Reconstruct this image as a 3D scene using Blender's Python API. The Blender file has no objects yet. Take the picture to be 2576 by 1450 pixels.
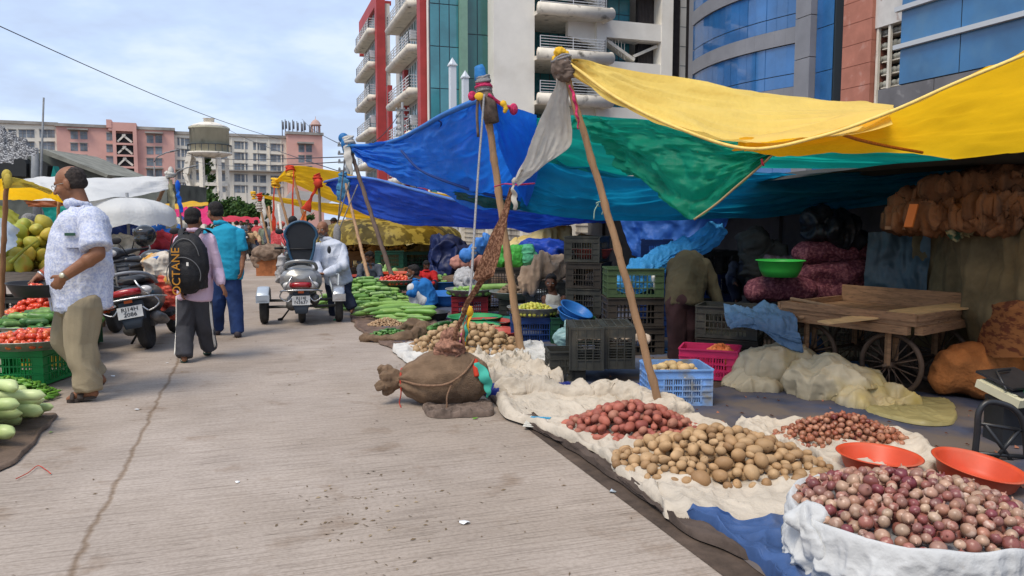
import bpy,bmesh,math,random
import numpy as np
from mathutils import Vector,Matrix,Quaternion
random.seed(7);np.random.seed(7)
C=bpy.context.scene.collection
R=math.radians
PI=math.pi
F=1945.0;CH=1.42;PIT=R(5.08)
cam=bpy.data.objects.new('camera',bpy.data.cameras.new('camera'));C.objects.link(cam)
cam.location=(0,0,CH);cam.rotation_euler=(R(90)-PIT,0,0)
cam.data.sensor_width=36;cam.data.lens=36*F/2576;cam.data.clip_end=3000;cam.data.clip_start=.05
bpy.context.scene.camera=cam
SUN_EL,SUN_AZ=R(58),R(215)
w=bpy.data.worlds.new('World');bpy.context.scene.world=w;w.use_nodes=True
nt=w.node_tree;N=nt.nodes;L=nt.links;N.clear()
out=N.new('ShaderNodeOutputWorld');bg=N.new('ShaderNodeBackground');bg2=N.new('ShaderNodeBackground');mx=N.new('ShaderNodeMixShader')
sk=N.new('ShaderNodeTexSky');sk.sky_type='NISHITA';sk.sun_disc=False;sk.sun_elevation=SUN_EL;sk.sun_rotation=SUN_AZ
sk.air_density=1.2;sk.dust_density=1.5
bg.inputs[1].default_value=.11;L.new(sk.outputs[0],bg.inputs[0])
tc=N.new('ShaderNodeTexCoord');sep=N.new('ShaderNodeSeparateXYZ');L.new(tc.outputs['Generated'],sep.inputs[0])
ad=N.new('ShaderNodeMath');ad.operation='ADD';ad.inputs[1].default_value=.22;L.new(sep.outputs[2],ad.inputs[0])
mm=N.new('ShaderNodeMath');mm.operation='MAXIMUM';mm.inputs[1].default_value=.08;L.new(ad.outputs[0],mm.inputs[0])
dv=N.new('ShaderNodeVectorMath');dv.operation='SCALE'
iv=N.new('ShaderNodeMath');iv.operation='DIVIDE';iv.inputs[0].default_value=1;L.new(mm.outputs[0],iv.inputs[1])
L.new(tc.outputs['Generated'],dv.inputs[0]);L.new(iv.outputs[0],dv.inputs['Scale'])
n1=N.new('ShaderNodeTexNoise');n1.inputs['Scale'].default_value=1.7;n1.inputs['Detail'].default_value=5;n1.inputs['Roughness'].default_value=.58
L.new(dv.outputs[0],n1.inputs['Vector'])
cr=N.new('ShaderNodeValToRGB');L.new(n1.outputs[0],cr.inputs[0])
e=cr.color_ramp.elements;e[0].position=.38;e[0].color=(.50,.60,.81,1);e[1].position=.60;e[1].color=(.70,.80,.97,1)
m_=e.new(.48);m_.color=(.55,.68,.93,1)
L.new(cr.outputs[0],bg2.inputs[0]);bg2.inputs[1].default_value=.90
mx.inputs[0].default_value=.85
L.new(bg.outputs[0],mx.inputs[1]);L.new(bg2.outputs[0],mx.inputs[2]);L.new(mx.outputs[0],out.inputs[0])
sl=bpy.data.lights.new('sun','SUN');sl.energy=2.3;sl.angle=R(26);sl.color=(1,.91,.78)
so=bpy.data.objects.new('sun',sl);C.objects.link(so)
sd=Vector((math.sin(SUN_AZ)*math.cos(SUN_EL),math.cos(SUN_AZ)*math.cos(SUN_EL),math.sin(SUN_EL)))
so.rotation_euler=sd.to_track_quat('Z','Y').to_euler()
sc=bpy.context.scene
sc.view_settings.view_transform='Standard';sc.view_settings.look='None';sc.view_settings.exposure=.42;sc.view_settings.gamma=1
sc.cycles.max_bounces=6;sc.cycles.diffuse_bounces=3;sc.cycles.glossy_bounces=2;sc.cycles.transmission_bounces=3;sc.cycles.transparent_max_bounces=6
sc.cycles.use_denoising=True
cp,sp_=math.cos(PIT),math.sin(PIT)
def ray(u,v):
 a,b=(u-1288)/F,(725-v)/F
 return np.array([a,cp+b*sp_,-sp_+b*cp])
def D(u,v,Y):
 d=ray(u,v);k=Y/d[1]
 return Vector((d[0]*k,Y,CH+d[2]*k))
def G(u,v,z=0.0):
 d=ray(u,v);k=(z-CH)/d[2]
 return Vector((d[0]*k,d[1]*k,z))
SA=R(18.7);ca,sa=math.cos(SA),math.sin(SA)
def S(t,s,z=0.0):return Vector((t*ca-s*sa,t*sa+s*ca,z))
def PT(u,v,T):
 d=ray(u,v);k=T/(d[0]*ca+d[1]*sa)
 return(-d[0]*sa+d[1]*ca)*k,CH+d[2]*k
def PS(u,v,s):
 d=ray(u,v);k=s/(-d[0]*sa+d[1]*ca)
 return(d[0]*ca+d[1]*sa)*k,CH+d[2]*k
def _h(ix,iy,iz,seed):
 n=(ix*374761393+iy*668265263+iz*2147483647+seed*974634777)&0xFFFFFFFF
 n=((n^(n>>13))*1274126177)&0xFFFFFFFF
 return((n^(n>>16))&0xFFFF)/32767.5-1.0
def vn(P,sc_=1.0,seed=0):
 P=np.asarray(P,float)*sc_+100.0
 i=np.floor(P).astype(np.int64);f=P-i;f=f*f*(3-2*f)
 r=0
 for dx in(0,1):
  for dy in(0,1):
   for dz in(0,1):
    wgt=(f[:,0]if dx else 1-f[:,0])*(f[:,1]if dy else 1-f[:,1])*(f[:,2]if dz else 1-f[:,2])
    r=r+wgt*_h(i[:,0]+dx,i[:,1]+dy,i[:,2]+dz,seed)
 return r
def fbm(P,sc_=1.0,seed=0,oct_=3):
 r,a=0,1.0
 for k in range(oct_):
  r=r+a*vn(P,sc_*2**k,seed+k);a*=.5
 return r
def ridge(P,sc_=1.0,seed=0,oct_=3):
 r,a=0,1.0
 for k in range(oct_):
  r=r+a*(1-2*np.abs(vn(P,sc_*2**k,seed+k)));a*=.5
 return r
_M={}
def mat(name,col,rough=.75,nz=0,amt=.2,col2=None,bump=0,bs=None,spec=.3,metal=0,transl=0,emit=0,stretch=None,sheen=0,thr=None,coords='Object',nz2=None,alpha=1):
 if name in _M:return _M[name]
 m=bpy.data.materials.new(name);m.use_nodes=True;t=m.node_tree;n=t.nodes;l=t.links
 b=n['Principled BSDF'];b.inputs['Roughness'].default_value=rough;b.inputs['Metallic'].default_value=metal
 b.inputs['Specular IOR Level'].default_value=spec
 c4=tuple(col)+(1,)
 b.inputs['Base Color'].default_value=c4
 csrc=None
 if nz or bump:
  tc=n.new('ShaderNodeTexCoord');vec=tc.outputs[coords]
  if stretch:
   mp=n.new('ShaderNodeMapping');mp.inputs['Scale'].default_value=stretch;l.new(vec,mp.inputs[0]);vec=mp.outputs[0]
 if nz:
  x=n.new('ShaderNodeTexNoise');x.inputs['Scale'].default_value=nz;x.inputs['Detail'].default_value=6;x.inputs['Roughness'].default_value=.6;l.new(vec,x.inputs['Vector'])
  r=n.new('ShaderNodeValToRGB');l.new(x.outputs[0],r.inputs[0])
  lo,hi=thr or(.32,.68)
  r.color_ramp.elements[0].position=lo;r.color_ramp.elements[1].position=hi
  c2=col2 or tuple(min(1,k*(1+amt))for k in col)
  c1=col if col2 else tuple(k*(1-amt)for k in col)
  r.color_ramp.elements[0].color=tuple(c1)+(1,);r.color_ramp.elements[1].color=tuple(c2)+(1,)
  csrc=r.outputs[0]
  if nz2:
   sc2,cc2,lo2,hi2=nz2
   y=n.new('ShaderNodeTexNoise');y.inputs['Scale'].default_value=sc2;y.inputs['Detail'].default_value=5;l.new(vec,y.inputs['Vector'])
   q=n.new('ShaderNodeMapRange');q.inputs[1].default_value=lo2;q.inputs[2].default_value=hi2;l.new(y.outputs[0],q.inputs[0])
   mi=n.new('ShaderNodeMix');mi.data_type='RGBA';l.new(q.outputs[0],mi.inputs[0]);l.new(csrc,mi.inputs[6]);mi.inputs[7].default_value=tuple(cc2)+(1,)
   csrc=mi.outputs[2]
  l.new(csrc,b.inputs['Base Color'])
 if bump:
  x=n.new('ShaderNodeTexNoise');x.inputs['Scale'].default_value=bs or 30;x.inputs['Detail'].default_value=4;l.new(vec,x.inputs['Vector'])
  u=n.new('ShaderNodeBump');u.inputs['Strength'].default_value=min(1,bump);u.inputs['Distance'].default_value=.01*max(1,bump);l.new(x.outputs[0],u.inputs['Height']);l.new(u.outputs[0],b.inputs['Normal'])
 if sheen:b.inputs['Sheen Weight'].default_value=sheen
 if emit:b.inputs['Emission Color'].default_value=c4;b.inputs['Emission Strength'].default_value=emit
 if alpha<1:b.inputs['Alpha'].default_value=alpha
 if transl:
  tr=n.new('ShaderNodeBsdfTranslucent');tr.inputs[0].default_value=c4
  if csrc:l.new(csrc,tr.inputs[0])
  ms=n.new('ShaderNodeMixShader');ms.inputs[0].default_value=transl
  l.new(b.outputs[0],ms.inputs[1]);l.new(tr.outputs[0],ms.inputs[2])
  l.new(ms.outputs[0],n['Material Output'].inputs[0])
 _M[name]=m
 return m
def tag(o,label=None,cat=None,group=None,kind=None):
 if label:o['label']=label
 if cat:o['category']=cat
 if group:o['group']=group
 if kind:o['kind']=kind
 return o
def root(name,label,cat,loc,rz=0,group=None):
 o=bpy.data.objects.new(name,None);C.objects.link(o);o.empty_display_size=.1
 o.location=loc;o.rotation_euler=(0,0,rz)
 return tag(o,label,cat,group)
def rootmat(o):
 while o.parent:o=o.parent
 return Matrix.LocRotScale(o.location,o.rotation_euler,o.scale)
class MB:
 """collects shapes; world coordinates unless built local"""
 def __init__(s):s.v=[];s.f=[];s.m=[];s.sm=[]
 def add(s,vs,fs,mi=0,smooth=False):
  b=len(s.v);s.v+=[tuple(x)for x in vs];s.f+=[tuple(b+i for i in f)for f in fs];s.m+=[mi]*len(fs);s.sm+=[smooth]*len(fs)
  return s
 def box(s,c,size,rz=0,mi=0,mtx=None):
  hx,hy,hz=size[0]/2,size[1]/2,size[2]/2
  vs=[Vector((x,y,z))for x in(-hx,hx)for y in(-hy,hy)for z in(-hz,hz)]
  m=mtx or Matrix.Rotation(rz,3,'Z')
  vs=[m@v+Vector(c)for v in vs]
  return s.add(vs,[(0,1,3,2),(4,6,7,5),(0,4,5,1),(2,3,7,6),(0,2,6,4),(1,5,7,3)],mi)
 def bar(s,a,b,wd,hg,mi=0,up=(0,0,1)):
  a,b=Vector(a),Vector(b);d=b-a;ln=d.length;d.normalize()
  x=d.cross(Vector(up));x=x.normalized()if x.length>1e-4 else Vector((1,0,0));z=x.cross(d)
  m=Matrix((x,d,z)).transposed()
  return s.box((a+b)/2,(wd,ln,hg),mtx=m,mi=mi)
 def tube(s,pts,rad,seg=8,mi=0,smooth=True,cap=True,flat=1.0,side=None):
  pts=[Vector(p)for p in pts];n=len(pts)
  if not hasattr(rad,'__len__'):rad=[rad]*n
  vs,fs=[],[];px=None
  for i,p in enumerate(pts):
   d=(pts[min(i+1,n-1)]-pts[max(i-1,0)]).normalized()
   if px is None:
    r=Vector(side)if side is not None else(Vector((0,0,1))if abs(d.z)<.9 else Vector((1,0,0)))
    px=r
   x=(px-d*px.dot(d));x=x.normalized()if x.length>1e-5 else d.orthogonal().normalized()
   px=x;y=d.cross(x)
   ra=rad[i];rx,ry=ra if hasattr(ra,'__len__')else(ra,ra*flat)
   for k in range(seg):
    a=2*PI*k/seg;vs.append(p+x*(rx*math.cos(a))+y*(ry*math.sin(a)))
  for i in range(n-1):
   for k in range(seg):
    k2=(k+1)%seg;fs.append((i*seg+k,i*seg+k2,(i+1)*seg+k2,(i+1)*seg+k))
  if cap:fs+=[tuple(range(seg))[::-1],tuple((n-1)*seg+k for k in range(seg))]
  return s.add(vs,fs,mi,smooth)
 def lathe(s,prof,c=(0,0,0),seg=32,mi=0,smooth=True,sx=1,sy=1,mtx=None):
  vs,fs=[],[];n=len(prof);c=Vector(c)
  for r,z in prof:
   for k in range(seg):
    a=2*PI*k/seg;p=Vector((r*sx*math.cos(a),r*sy*math.sin(a),z));vs.append((mtx@p if mtx else p)+c)
  for i in range(n-1):
   for k in range(seg):
    k2=(k+1)%seg;fs.append((i*seg+k,i*seg+k2,(i+1)*seg+k2,(i+1)*seg+k))
  if prof[0][0]>1e-6:fs.append(tuple(range(seg))[::-1])
  if prof[-1][0]>1e-6:fs.append(tuple((n-1)*seg+k for k in range(seg)))
  return s.add(vs,fs,mi,smooth)
 def ell(s,c,r,mtx=None,seg=16,rings=10,mi=0):
  prof=[];vs,fs=[],[];c=Vector(c)
  for i in range(rings+1):
   t=PI*i/rings-PI/2
   for k in range(seg):
    a=2*PI*k/seg;p=Vector((r[0]*math.cos(t)*math.cos(a),r[1]*math.cos(t)*math.sin(a),r[2]*math.sin(t)))
    vs.append((mtx@p if mtx else p)+c)
  for i in range(rings):
   for k in range(seg):
    k2=(k+1)%seg;fs.append((i*seg+k,i*seg+k2,(i+1)*seg+k2,(i+1)*seg+k))
  return s.add(vs,fs,mi,True)
 def cap(s,a,b,ra,rb,seg=12,mi=0,flat=1.0,side=None):
  """capsule with rounded ends"""
  a,b=Vector(a),Vector(b);d=(b-a);d=d.normalized()if d.length>1e-6 else Vector((0,0,1))
  P,Rr=[],[]
  for t in(90,60,30):P.append(a-d*ra*math.sin(R(t)));Rr.append(max(ra*math.cos(R(t)),ra*.02))
  P+=[a,b];Rr+=[ra,rb]
  for t in(30,60,90):P.append(b+d*rb*math.sin(R(t)));Rr.append(max(rb*math.cos(R(t)),rb*.02))
  return s.tube(P,Rr,seg,mi,flat=flat,side=side)
 def quad(s,a,b,c,d,mi=0):return s.add([a,b,c,d],[(0,1,2,3)],mi)
 def prism(s,poly,off,mi=0):
  n=len(poly);vs=[Vector(p)for p in poly]+[Vector(p)+Vector(off)for p in poly]
  fs=[tuple(range(n))[::-1],tuple(range(n,2*n))]+[(i,(i+1)%n,n+(i+1)%n,n+i)for i in range(n)]
  return s.add(vs,fs,mi)
 def mesh(s,name,mats,mtx=None):
  me=bpy.data.meshes.new(name)
  vs=s.v
  if mtx is not None:
   iv=np.array(mtx.inverted());A=np.c_[np.array(vs,float),np.ones(len(vs))]@iv.T;vs=A[:,:3].tolist()
  me.from_pydata(vs,[],s.f)
  for m in(mats if isinstance(mats,(list,tuple))else[mats]):me.materials.append(m)
  me.polygons.foreach_set('material_index',s.m);me.polygons.foreach_set('use_smooth',s.sm)
  me.update();return me
 def build(s,name,mats,parent=None,local=False,loc=None,**kw):
  mtx=None
  if parent is not None and not local:mtx=rootmat(parent)
  if parent is None and loc is not None and not local:mtx=Matrix.Translation(Vector(loc))
  o=bpy.data.objects.new(name,s.mesh(name,mats,mtx));C.objects.link(o)
  if parent is not None:o.parent=parent
  elif loc is not None:o.location=loc
  return tag(o,**kw)if kw else o
def recenter(o):
 """origin of a top-level mesh goes to the middle of its base"""
 me=o.data;n=len(me.vertices);a=np.empty(n*3);me.vertices.foreach_get('co',a);a=a.reshape(-1,3)
 c=np.array([(a[:,0].min()+a[:,0].max())/2,(a[:,1].min()+a[:,1].max())/2,a[:,2].min()])
 me.vertices.foreach_set('co',(a-c).ravel());me.update();o.location=Vector(o.location)+Vector(c);return o
def remesh(mb,voxel,smooth=3,disp=None):
 me=mb.mesh('tmp',[])
 o=bpy.data.objects.new('tmp',me);C.objects.link(o)
 md=o.modifiers.new('r','REMESH');md.mode='VOXEL';md.voxel_size=voxel;md.use_smooth_shade=True
 if smooth:
  sm=o.modifiers.new('s','SMOOTH');sm.iterations=smooth;sm.factor=.5
 dg=bpy.context.evaluated_depsgraph_get();r=bpy.data.meshes.new_from_object(o.evaluated_get(dg))
 bpy.data.objects.remove(o);bpy.data.meshes.remove(me)
 if disp is not None:
  n=len(r.vertices);a=np.empty(n*3);r.vertices.foreach_get('co',a);a=a.reshape(-1,3)
  nn=np.empty(n*3);r.vertex_normals.foreach_get('vector',nn);nn=nn.reshape(-1,3)
  r.vertices.foreach_set('co',(a+nn*disp(a,nn)[:,None]).ravel());r.update()
 r.polygons.foreach_set('use_smooth',[True]*len(r.polygons))
 return r
def blob(name,mb,voxel,mats,parent=None,smooth=3,disp=None,center=True,**kw):
 me=remesh(mb,voxel,smooth,disp);me.name=name
 me.materials.clear()
 for m in(mats if isinstance(mats,(list,tuple))else[mats]):me.materials.append(m)
 o=bpy.data.objects.new(name,me);C.objects.link(o)
 if parent is not None:me.transform(rootmat(parent).inverted());o.parent=parent
 elif center:recenter(o)
 return tag(o,**kw)if kw else o
def dup(o,loc,rz=None,rot=None,parent=None,label=None,scale=None):
 c=o.copy();C.objects.link(c)
 if parent is None:
  c.location=loc
  if rz is not None:c.rotation_euler=(0,0,rz)
  if rot is not None:c.rotation_euler=rot
  if scale is not None:c.scale=scale
  if label:c['label']=label
 else:c.parent=parent
 for ch in o.children:dup(ch,None,parent=c)
 return c
def crspline(P,n):
 P=np.array([list(p)for p in P],float);m=len(P)
 Q=np.vstack([2*P[0]-P[1],P,2*P[-1]-P[-2]]);t=np.linspace(0,m-1,n);o=[]
 for x in t:
  i=min(int(x),m-2);f=x-i;a,b,c,d=Q[i],Q[i+1],Q[i+2],Q[i+3]
  o.append(.5*((2*b)+(-a+c)*f+(2*a-5*b+4*c-d)*f*f+(-a+3*b-3*c+d)*f**3))
 return np.array(o)
def sheet(rows,nu=90,nv=40,wr=.012,ws=5,seed=1,dirw=None,mi=0,mb=None,sag=0,edge=.0):
 """cloth surface through rows of 3-D points (each row one edge to the other)"""
 rr=[crspline(r,nu)for r in rows]
 g=np.array([crspline([r[i]for r in rr],nv)if len(rows)>2 else np.linspace(rr[0][i],rr[1][i],nv)for i in range(nu)])
 U,V=np.meshgrid(np.linspace(0,1,nu),np.linspace(0,1,nv),indexing='ij')
 if sag:g[:,:,2]-=sag*np.sin(PI*V)
 q=g.reshape(-1,3)
 du=np.gradient(g,axis=0);dvv=np.gradient(g,axis=1);nn=np.cross(du,dvv);nn/=np.linalg.norm(nn,axis=2)[:,:,None]+1e-9
 p2=np.stack([U*(dirw[0]if dirw else ws),V*(dirw[1]if dirw else ws),U*0],axis=2).reshape(-1,3)
 d=(fbm(p2*1.0,1,seed,3)*.6+ridge(p2*1.3,1,seed+9,3)*.4)*wr
 q=q+nn.reshape(-1,3)*d[:,None]
 fs=[(i*nv+j,(i+1)*nv+j,(i+1)*nv+j+1,i*nv+j+1)for i in range(nu-1)for j in range(nv-1)]
 mb=mb or MB();mb.add(q.tolist(),fs,mi,True);return mb
def groundcloth(name,outl,matl,wr=.012,ws=6,seed=1,z=.006,h=.02,rings=44,seg=260,roll=.02,**kw):
 """cloth lying on the ground; outline in picture pixels on the ground, smoothed"""
 P=[G(u,v)for u,v in outl];P.append(P[0]);b=crspline(P,seg+1)[:-1]
 b[:,:2]+=np.stack([vn(b*6,1,seed),vn(b*6,1,seed+3)],1)*.02
 c=b.mean(0);vs,fs=[],[]
 for i in range(rings+1):
  t=i/rings
  vs.append(c+(b-c)*t)
 A=np.vstack([c[None,:]]+vs[1:]);ns=len(b)
 T=np.concatenate([[0]]+[np.full(ns,i/rings)for i in range(1,rings+1)])
 wv=np.stack([vn(A,ws*.6,seed+11),vn(A,ws*.6,seed+12),A[:,2]*0],1)*.5/ws
 A[:,2]=z+h*.3+(ridge(A,ws,seed,2)*.5+.5)*wr+np.maximum(0,ridge((A+wv)*np.array([1,.45,1]),ws*2.2,seed+3,1))**2*wr*.55+np.maximum(0,ridge((A+wv)*np.array([.5,1,1]),ws*3.1,seed+4,1))**3*wr*.35+np.exp(-((T-.93)/.05)**2)*roll*(.5+.5*vn(A,4,seed+5))
 A[T>.995,2]=z
 A[:,2]=np.maximum(A[:,2],z)
 fs=[(0,1+k,1+(k+1)%ns)for k in range(ns)]
 for i in range(rings-1):
  o=1+i*ns
  fs+=[(o+k,o+ns+k,o+ns+(k+1)%ns,o+(k+1)%ns)for k in range(ns)]
 mb=MB().add(A.tolist(),fs,0,True)
 return recenter(mb.build(name,matl,**kw))
def grid_plane(name,x0,x1,y0,y1,z,m,rz=0,**kw):
 mb=MB();M3=Matrix.Rotation(rz,3,'Z')
 P=[M3@Vector((x,y,0))for x,y in((x0,y0),(x1,y0),(x1,y1),(x0,y1))]
 mb.quad(*P);o=mb.build(name,m);o.location.z=z;return tag(o,**kw)
grid_plane('ground',-1500,1500,-300,2600,-.012,mat('ground_soil',(.17,.12,.085),.95,1.5,.3,bump=.5,bs=20),kind='structure')
def road_material():
 m=bpy.data.materials.new('road_concrete');m.use_nodes=True;t=m.node_tree;n=t.nodes;l=t.links
 b=n['Principled BSDF'];b.inputs['Roughness'].default_value=.85;b.inputs['Specular IOR Level'].default_value=.25
 tc=n.new('ShaderNodeTexCoord')
 def noise(scale,st=(1,1,1),det=5,rg=.6,off=(0,0,0)):
  mp=n.new('ShaderNodeMapping');mp.inputs['Scale'].default_value=st;mp.inputs['Location'].default_value=off;l.new(tc.outputs['Object'],mp.inputs[0])
  x=n.new('ShaderNodeTexNoise');x.inputs['Scale'].default_value=scale;x.inputs['Detail'].default_value=det;x.inputs['Roughness'].default_value=rg
  l.new(mp.outputs[0],x.inputs['Vector']);return x.outputs[0]
 def ramp(src,p0,c0,p1,c1):
  r=n.new('ShaderNodeValToRGB');l.new(src,r.inputs[0]);e=r.color_ramp.elements
  e[0].position=p0;e[0].color=c0+(1,);e[1].position=p1;e[1].color=c1+(1,);return r.outputs[0]
 def mul(a,bb,fac=1.0,mode='MULTIPLY'):
  x=n.new('ShaderNodeMix');x.data_type='RGBA';x.blend_type=mode;x.inputs[0].default_value=fac;l.new(a,x.inputs[6]);l.new(bb,x.inputs[7]);return x.outputs[2]
 base=ramp(noise(.9),.3,(.315,.262,.220),.7,(.41,.345,.293))
 g=noise(1,(2.2,70,1),3,.55);base=mul(base,ramp(g,.38,(.80,.79,.78),.52,(1.05,1.05,1.05)))
 g2=noise(1,(5,55,1),2,.7,(7,3,0));base=mul(base,ramp(g2,.25,(.48,.46,.43),.36,(1,1,1)))
 base=mul(base,ramp(noise(45,det=2),.3,(.86,.85,.84),.6,(1.05,1.05,1.05)))
 base=mul(base,ramp(noise(.55,off=(3,1,0)),.40,(.86,.84,.81),.62,(1.05,1.05,1.05)))
 base=mul(base,ramp(noise(2.6,off=(9,4,0),det=8),.30,(.76,.70,.64),.42,(1,1,1)))
 sep=n.new('ShaderNodeSeparateXYZ');l.new(tc.outputs['Object'],sep.inputs[0])
 wob=n.new('ShaderNodeMath');wob.operation='MULTIPLY_ADD';l.new(noise(5),wob.inputs[0]);wob.inputs[1].default_value=.09;wob.inputs[2].default_value=.675
 a1=n.new('ShaderNodeMath');a1.operation='ADD';l.new(sep.outputs[0],a1.inputs[0]);l.new(wob.outputs[0],a1.inputs[1])
 a2=n.new('ShaderNodeMath');a2.operation='ABSOLUTE';l.new(a1.outputs[0],a2.inputs[0])
 seam=n.new('ShaderNodeMapRange');seam.inputs[1].default_value=.004;seam.inputs[2].default_value=.022;l.new(a2.outputs[0],seam.inputs[0])
 sr=n.new('ShaderNodeValToRGB');l.new(seam.outputs[0],sr.inputs[0]);sr.color_ramp.elements[0].color=(.62,.55,.47,1);sr.color_ramp.elements[1].color=(1,1,1,1)
 base=mul(base,sr.outputs[0])
 l.new(base,b.inputs['Base Color'])
 u=n.new('ShaderNodeBump');u.inputs['Strength'].default_value=.6;u.inputs['Distance'].default_value=.006
 ms=n.new('ShaderNodeMath');ms.operation='MULTIPLY';l.new(g,ms.inputs[0]);l.new(seam.outputs[0],ms.inputs[1]);l.new(ms.outputs[0],u.inputs['Height']);l.new(u.outputs[0],b.inputs['Normal'])
 return m
ro=grid_plane('road',-7,4,-4,130,0,road_material(),kind='structure');ro.rotation_euler=(0,0,SA)
sw=grid_plane('stall_ground',1.75,9,0,60,.004,mat('trodden_soil',(.075,.052,.038),.95,6,.5,bump=.6,bs=25),kind='structure');sw.rotation_euler=(0,0,SA)
m_white=mat('white_plaster',(.80,.77,.70),.8,.6,.06,nz2=(.35,(.66,.62,.54),.52,.75))
m_slab=mat('weathered_slab',(.70,.65,.56),.85,1.2,.12,nz2=(1.6,(.13,.12,.10),.58,.74))
m_red=mat('red_paint',(.40,.052,.05),.6,.8,.18)
m_rail=mat('white_rail',(.55,.56,.58),.5)
m_glassg=mat('green_glass',(.05,.24,.28),.08,.25,.35,spec=1.0)
m_glassd=mat('dark_green_glass',(.02,.12,.11),.12,.25,.3,spec=.8)
m_glassb=mat('blue_glass',(.03,.13,.34),.06,.3,.35,spec=1.0)
m_frame=mat('window_frame',(.05,.07,.09),.5)
m_dark=mat('dark_interior',(.025,.028,.03),.8)
m_grey=mat('grey_cladding',(.23,.235,.26),.45,.8,.10)
m_black=mat('black_ribbed',(.045,.038,.038),.6,3,.2)
m_stone=mat('red_stone',(.42,.17,.12),.75,1.0,.16,nz2=(2.0,(.50,.30,.25),.6,.8))
def sbox(mb,t0,t1,s0,s1,z0,z1,mi=0):
 return mb.box(S((t0+t1)/2,(s0+s1)/2,(z0+z1)/2),(abs(t1-t0),abs(s1-s0),abs(z1-z0)),rz=SA,mi=mi)
def rounded_balcony(mb,t0,t1,s0,s1,z,h=.55,mi=0):
 """slab with a rounded bulging parapet edge on its street side and ends"""
 sbox(mb,t0+.25,t1,s0+.25,s1-.25,z,z+h*.75,mi)
 mb.tube([S(t0+.25,s0+.1,z+h/2),S(t0+.25,s1-.1,z+h/2)],[(h/2,.3)]*2,14,mi,side=(0,0,1))
 for s_ in(s0+.25,s1-.25):mb.tube([S(t0+.1,s_,z+h/2+.004),S(t1,s_,z+h/2+.004)],[(h/2,.3)]*2,14,mi,side=(0,0,1))
def railing(mb,pts,z,h=1.0,n=4,r=.028,post=1.2):
 for a,b in zip(pts[:-1],pts[1:]):
  a,b=Vector(a),Vector(b);ln=(b-a).length;k=max(1,int(ln/post))
  for i in range(n):mb.bar(a+Vector((0,0,z+h*(i+1)/n)),b+Vector((0,0,z+h*(i+1)/n)),r*2,r*2)
  for i in range(k+1):mb.bar(a.lerp(b,i/k)+Vector((0,0,z)),a.lerp(b,i/k)+Vector((0,0,z+h+.01)),r*2.4,r*2.4)
A=root('apartment_building','tall white apartment block with red fins, rounded balconies and a green glass bay','building',S(18,60,0))
W=MB()
sF=53.0
tx=lambda u,s=sF:PS(u,200,s)[0]
B=MB();RL=MB();FN=MB()
def facade_openings(s0,s1,z,parent):
 o=MB();sbox(o,12.86,12.92,s0+.4,s1-.4,z+.1,z+2.7,0)
 k=int((s1-s0)/1.1)
 for i in range(k+1):
  s_=s0+.4+(s1-s0-.8)*i/k;sbox(o,12.80,12.9,s_-.05,s_+.05,z+.1,z+2.7,1)
 o.build('window',[m_glassd,m_rail],parent)
for col,(s0,uf,u_n,u_w,zs)in enumerate(((60.2,972,1024,1062,[1.1+3.3*k for k in range(11)]),(79.2,894,925,952,[.3+3.25*k for k in range(7)]))):
 tf,tw=tx(u_n,s0),tx(u_w,s0);s1=PT(uf,300,tf)[0]
 if col==0:W=MB();sbox(W,tw+.1,20,s0+.9,s1+2,-1,40)
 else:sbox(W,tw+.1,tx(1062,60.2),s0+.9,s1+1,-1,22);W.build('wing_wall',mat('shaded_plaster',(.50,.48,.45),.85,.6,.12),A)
 for k,z in enumerate(zs):
  b=MB();rounded_balcony(b,tf,tw,s0,s1,z,.62);bo=b.build('balcony',m_slab,A)
  r=MB();railing(r,[S(tw-.05,s0+.15),S(tf+.2,s0+.15),S(tf+.2,s1-.15),S(tw-.05,s1-.15)],z+.6,.95);r.build('railing',m_rail,bo)
  o=MB();sbox(o,tw+.04,tw+.08,s0+1,s1-.4,z+.7,z+3.0,0)
  for i in range(9):s_=s0+1+(s1-s0-1.5)*i/8;sbox(o,tw-.02,tw+.05,s_-.06,s_+.06,z+.7,z+3.0,1)
  o.build('window',[m_glassd,m_rail],A)
  if(k+col)%2==0:
   ac=MB();sbox(ac,tw-.6,tw-.1,s0+1.5,s0+2.4,z+1.3,z+2.0);ac.build('air_conditioner',m_rail,A)
for s0,u0,u1,top in((55.4,1058,1080,42),(78.0,949,971,23.6)):
 f=MB();sbox(f,tx(u0,s0),tx(u1,s0),s0,s0+1.1,-1,top);f.build('red_fin',m_red,A)
 f=MB();sbox(f,tx(u1,s0)+.01,tx(u1,s0)+.5,s0+.2,s0+.5,-1,top-1);f.build('fin_return',m_slab,A)
tq=tx(949,78)
f=MB();sbox(f,tq,tq+.8,79.1,90.5,22.4,23.6);sbox(f,tq,tq+.8,89.8,90.5,19.8,22.4)
for i in range(9):sbox(f,tq+.8,tq+1.8,79.8+i*1.2,80.0+i*1.2,22.9,23.3)
f.build('roof_frame',m_red,A)
for s_ in(66,74):f=MB();sbox(f,tx(1024,60.2)+.9,tx(1024,60.2)+1.3,s_,s_+.8,-1,14);f.build('red_column',m_red,A)
def glass_face(mb,t0,t1,s,z0,z1,nt_,hz,mi_g=0,mi_f=1,jit=.0):
 for i in range(nt_):
  for j in range(int((z1-z0)/hz)):
   a=t0+(t1-t0)*i/nt_;b=t0+(t1-t0)*(i+1)/nt_;z=z0+j*hz;q=random.uniform(-jit,jit)
   mb.quad(S(a+.03,s+q,z+.03),S(b-.03,s,z+.03),S(b-.03,s-q,z+hz-.03),S(a+.03,s,z+hz-.03),mi_g)
 sbox(mb,t0,t1,s+.05,s+.3,z0,z1,mi_f)
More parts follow.
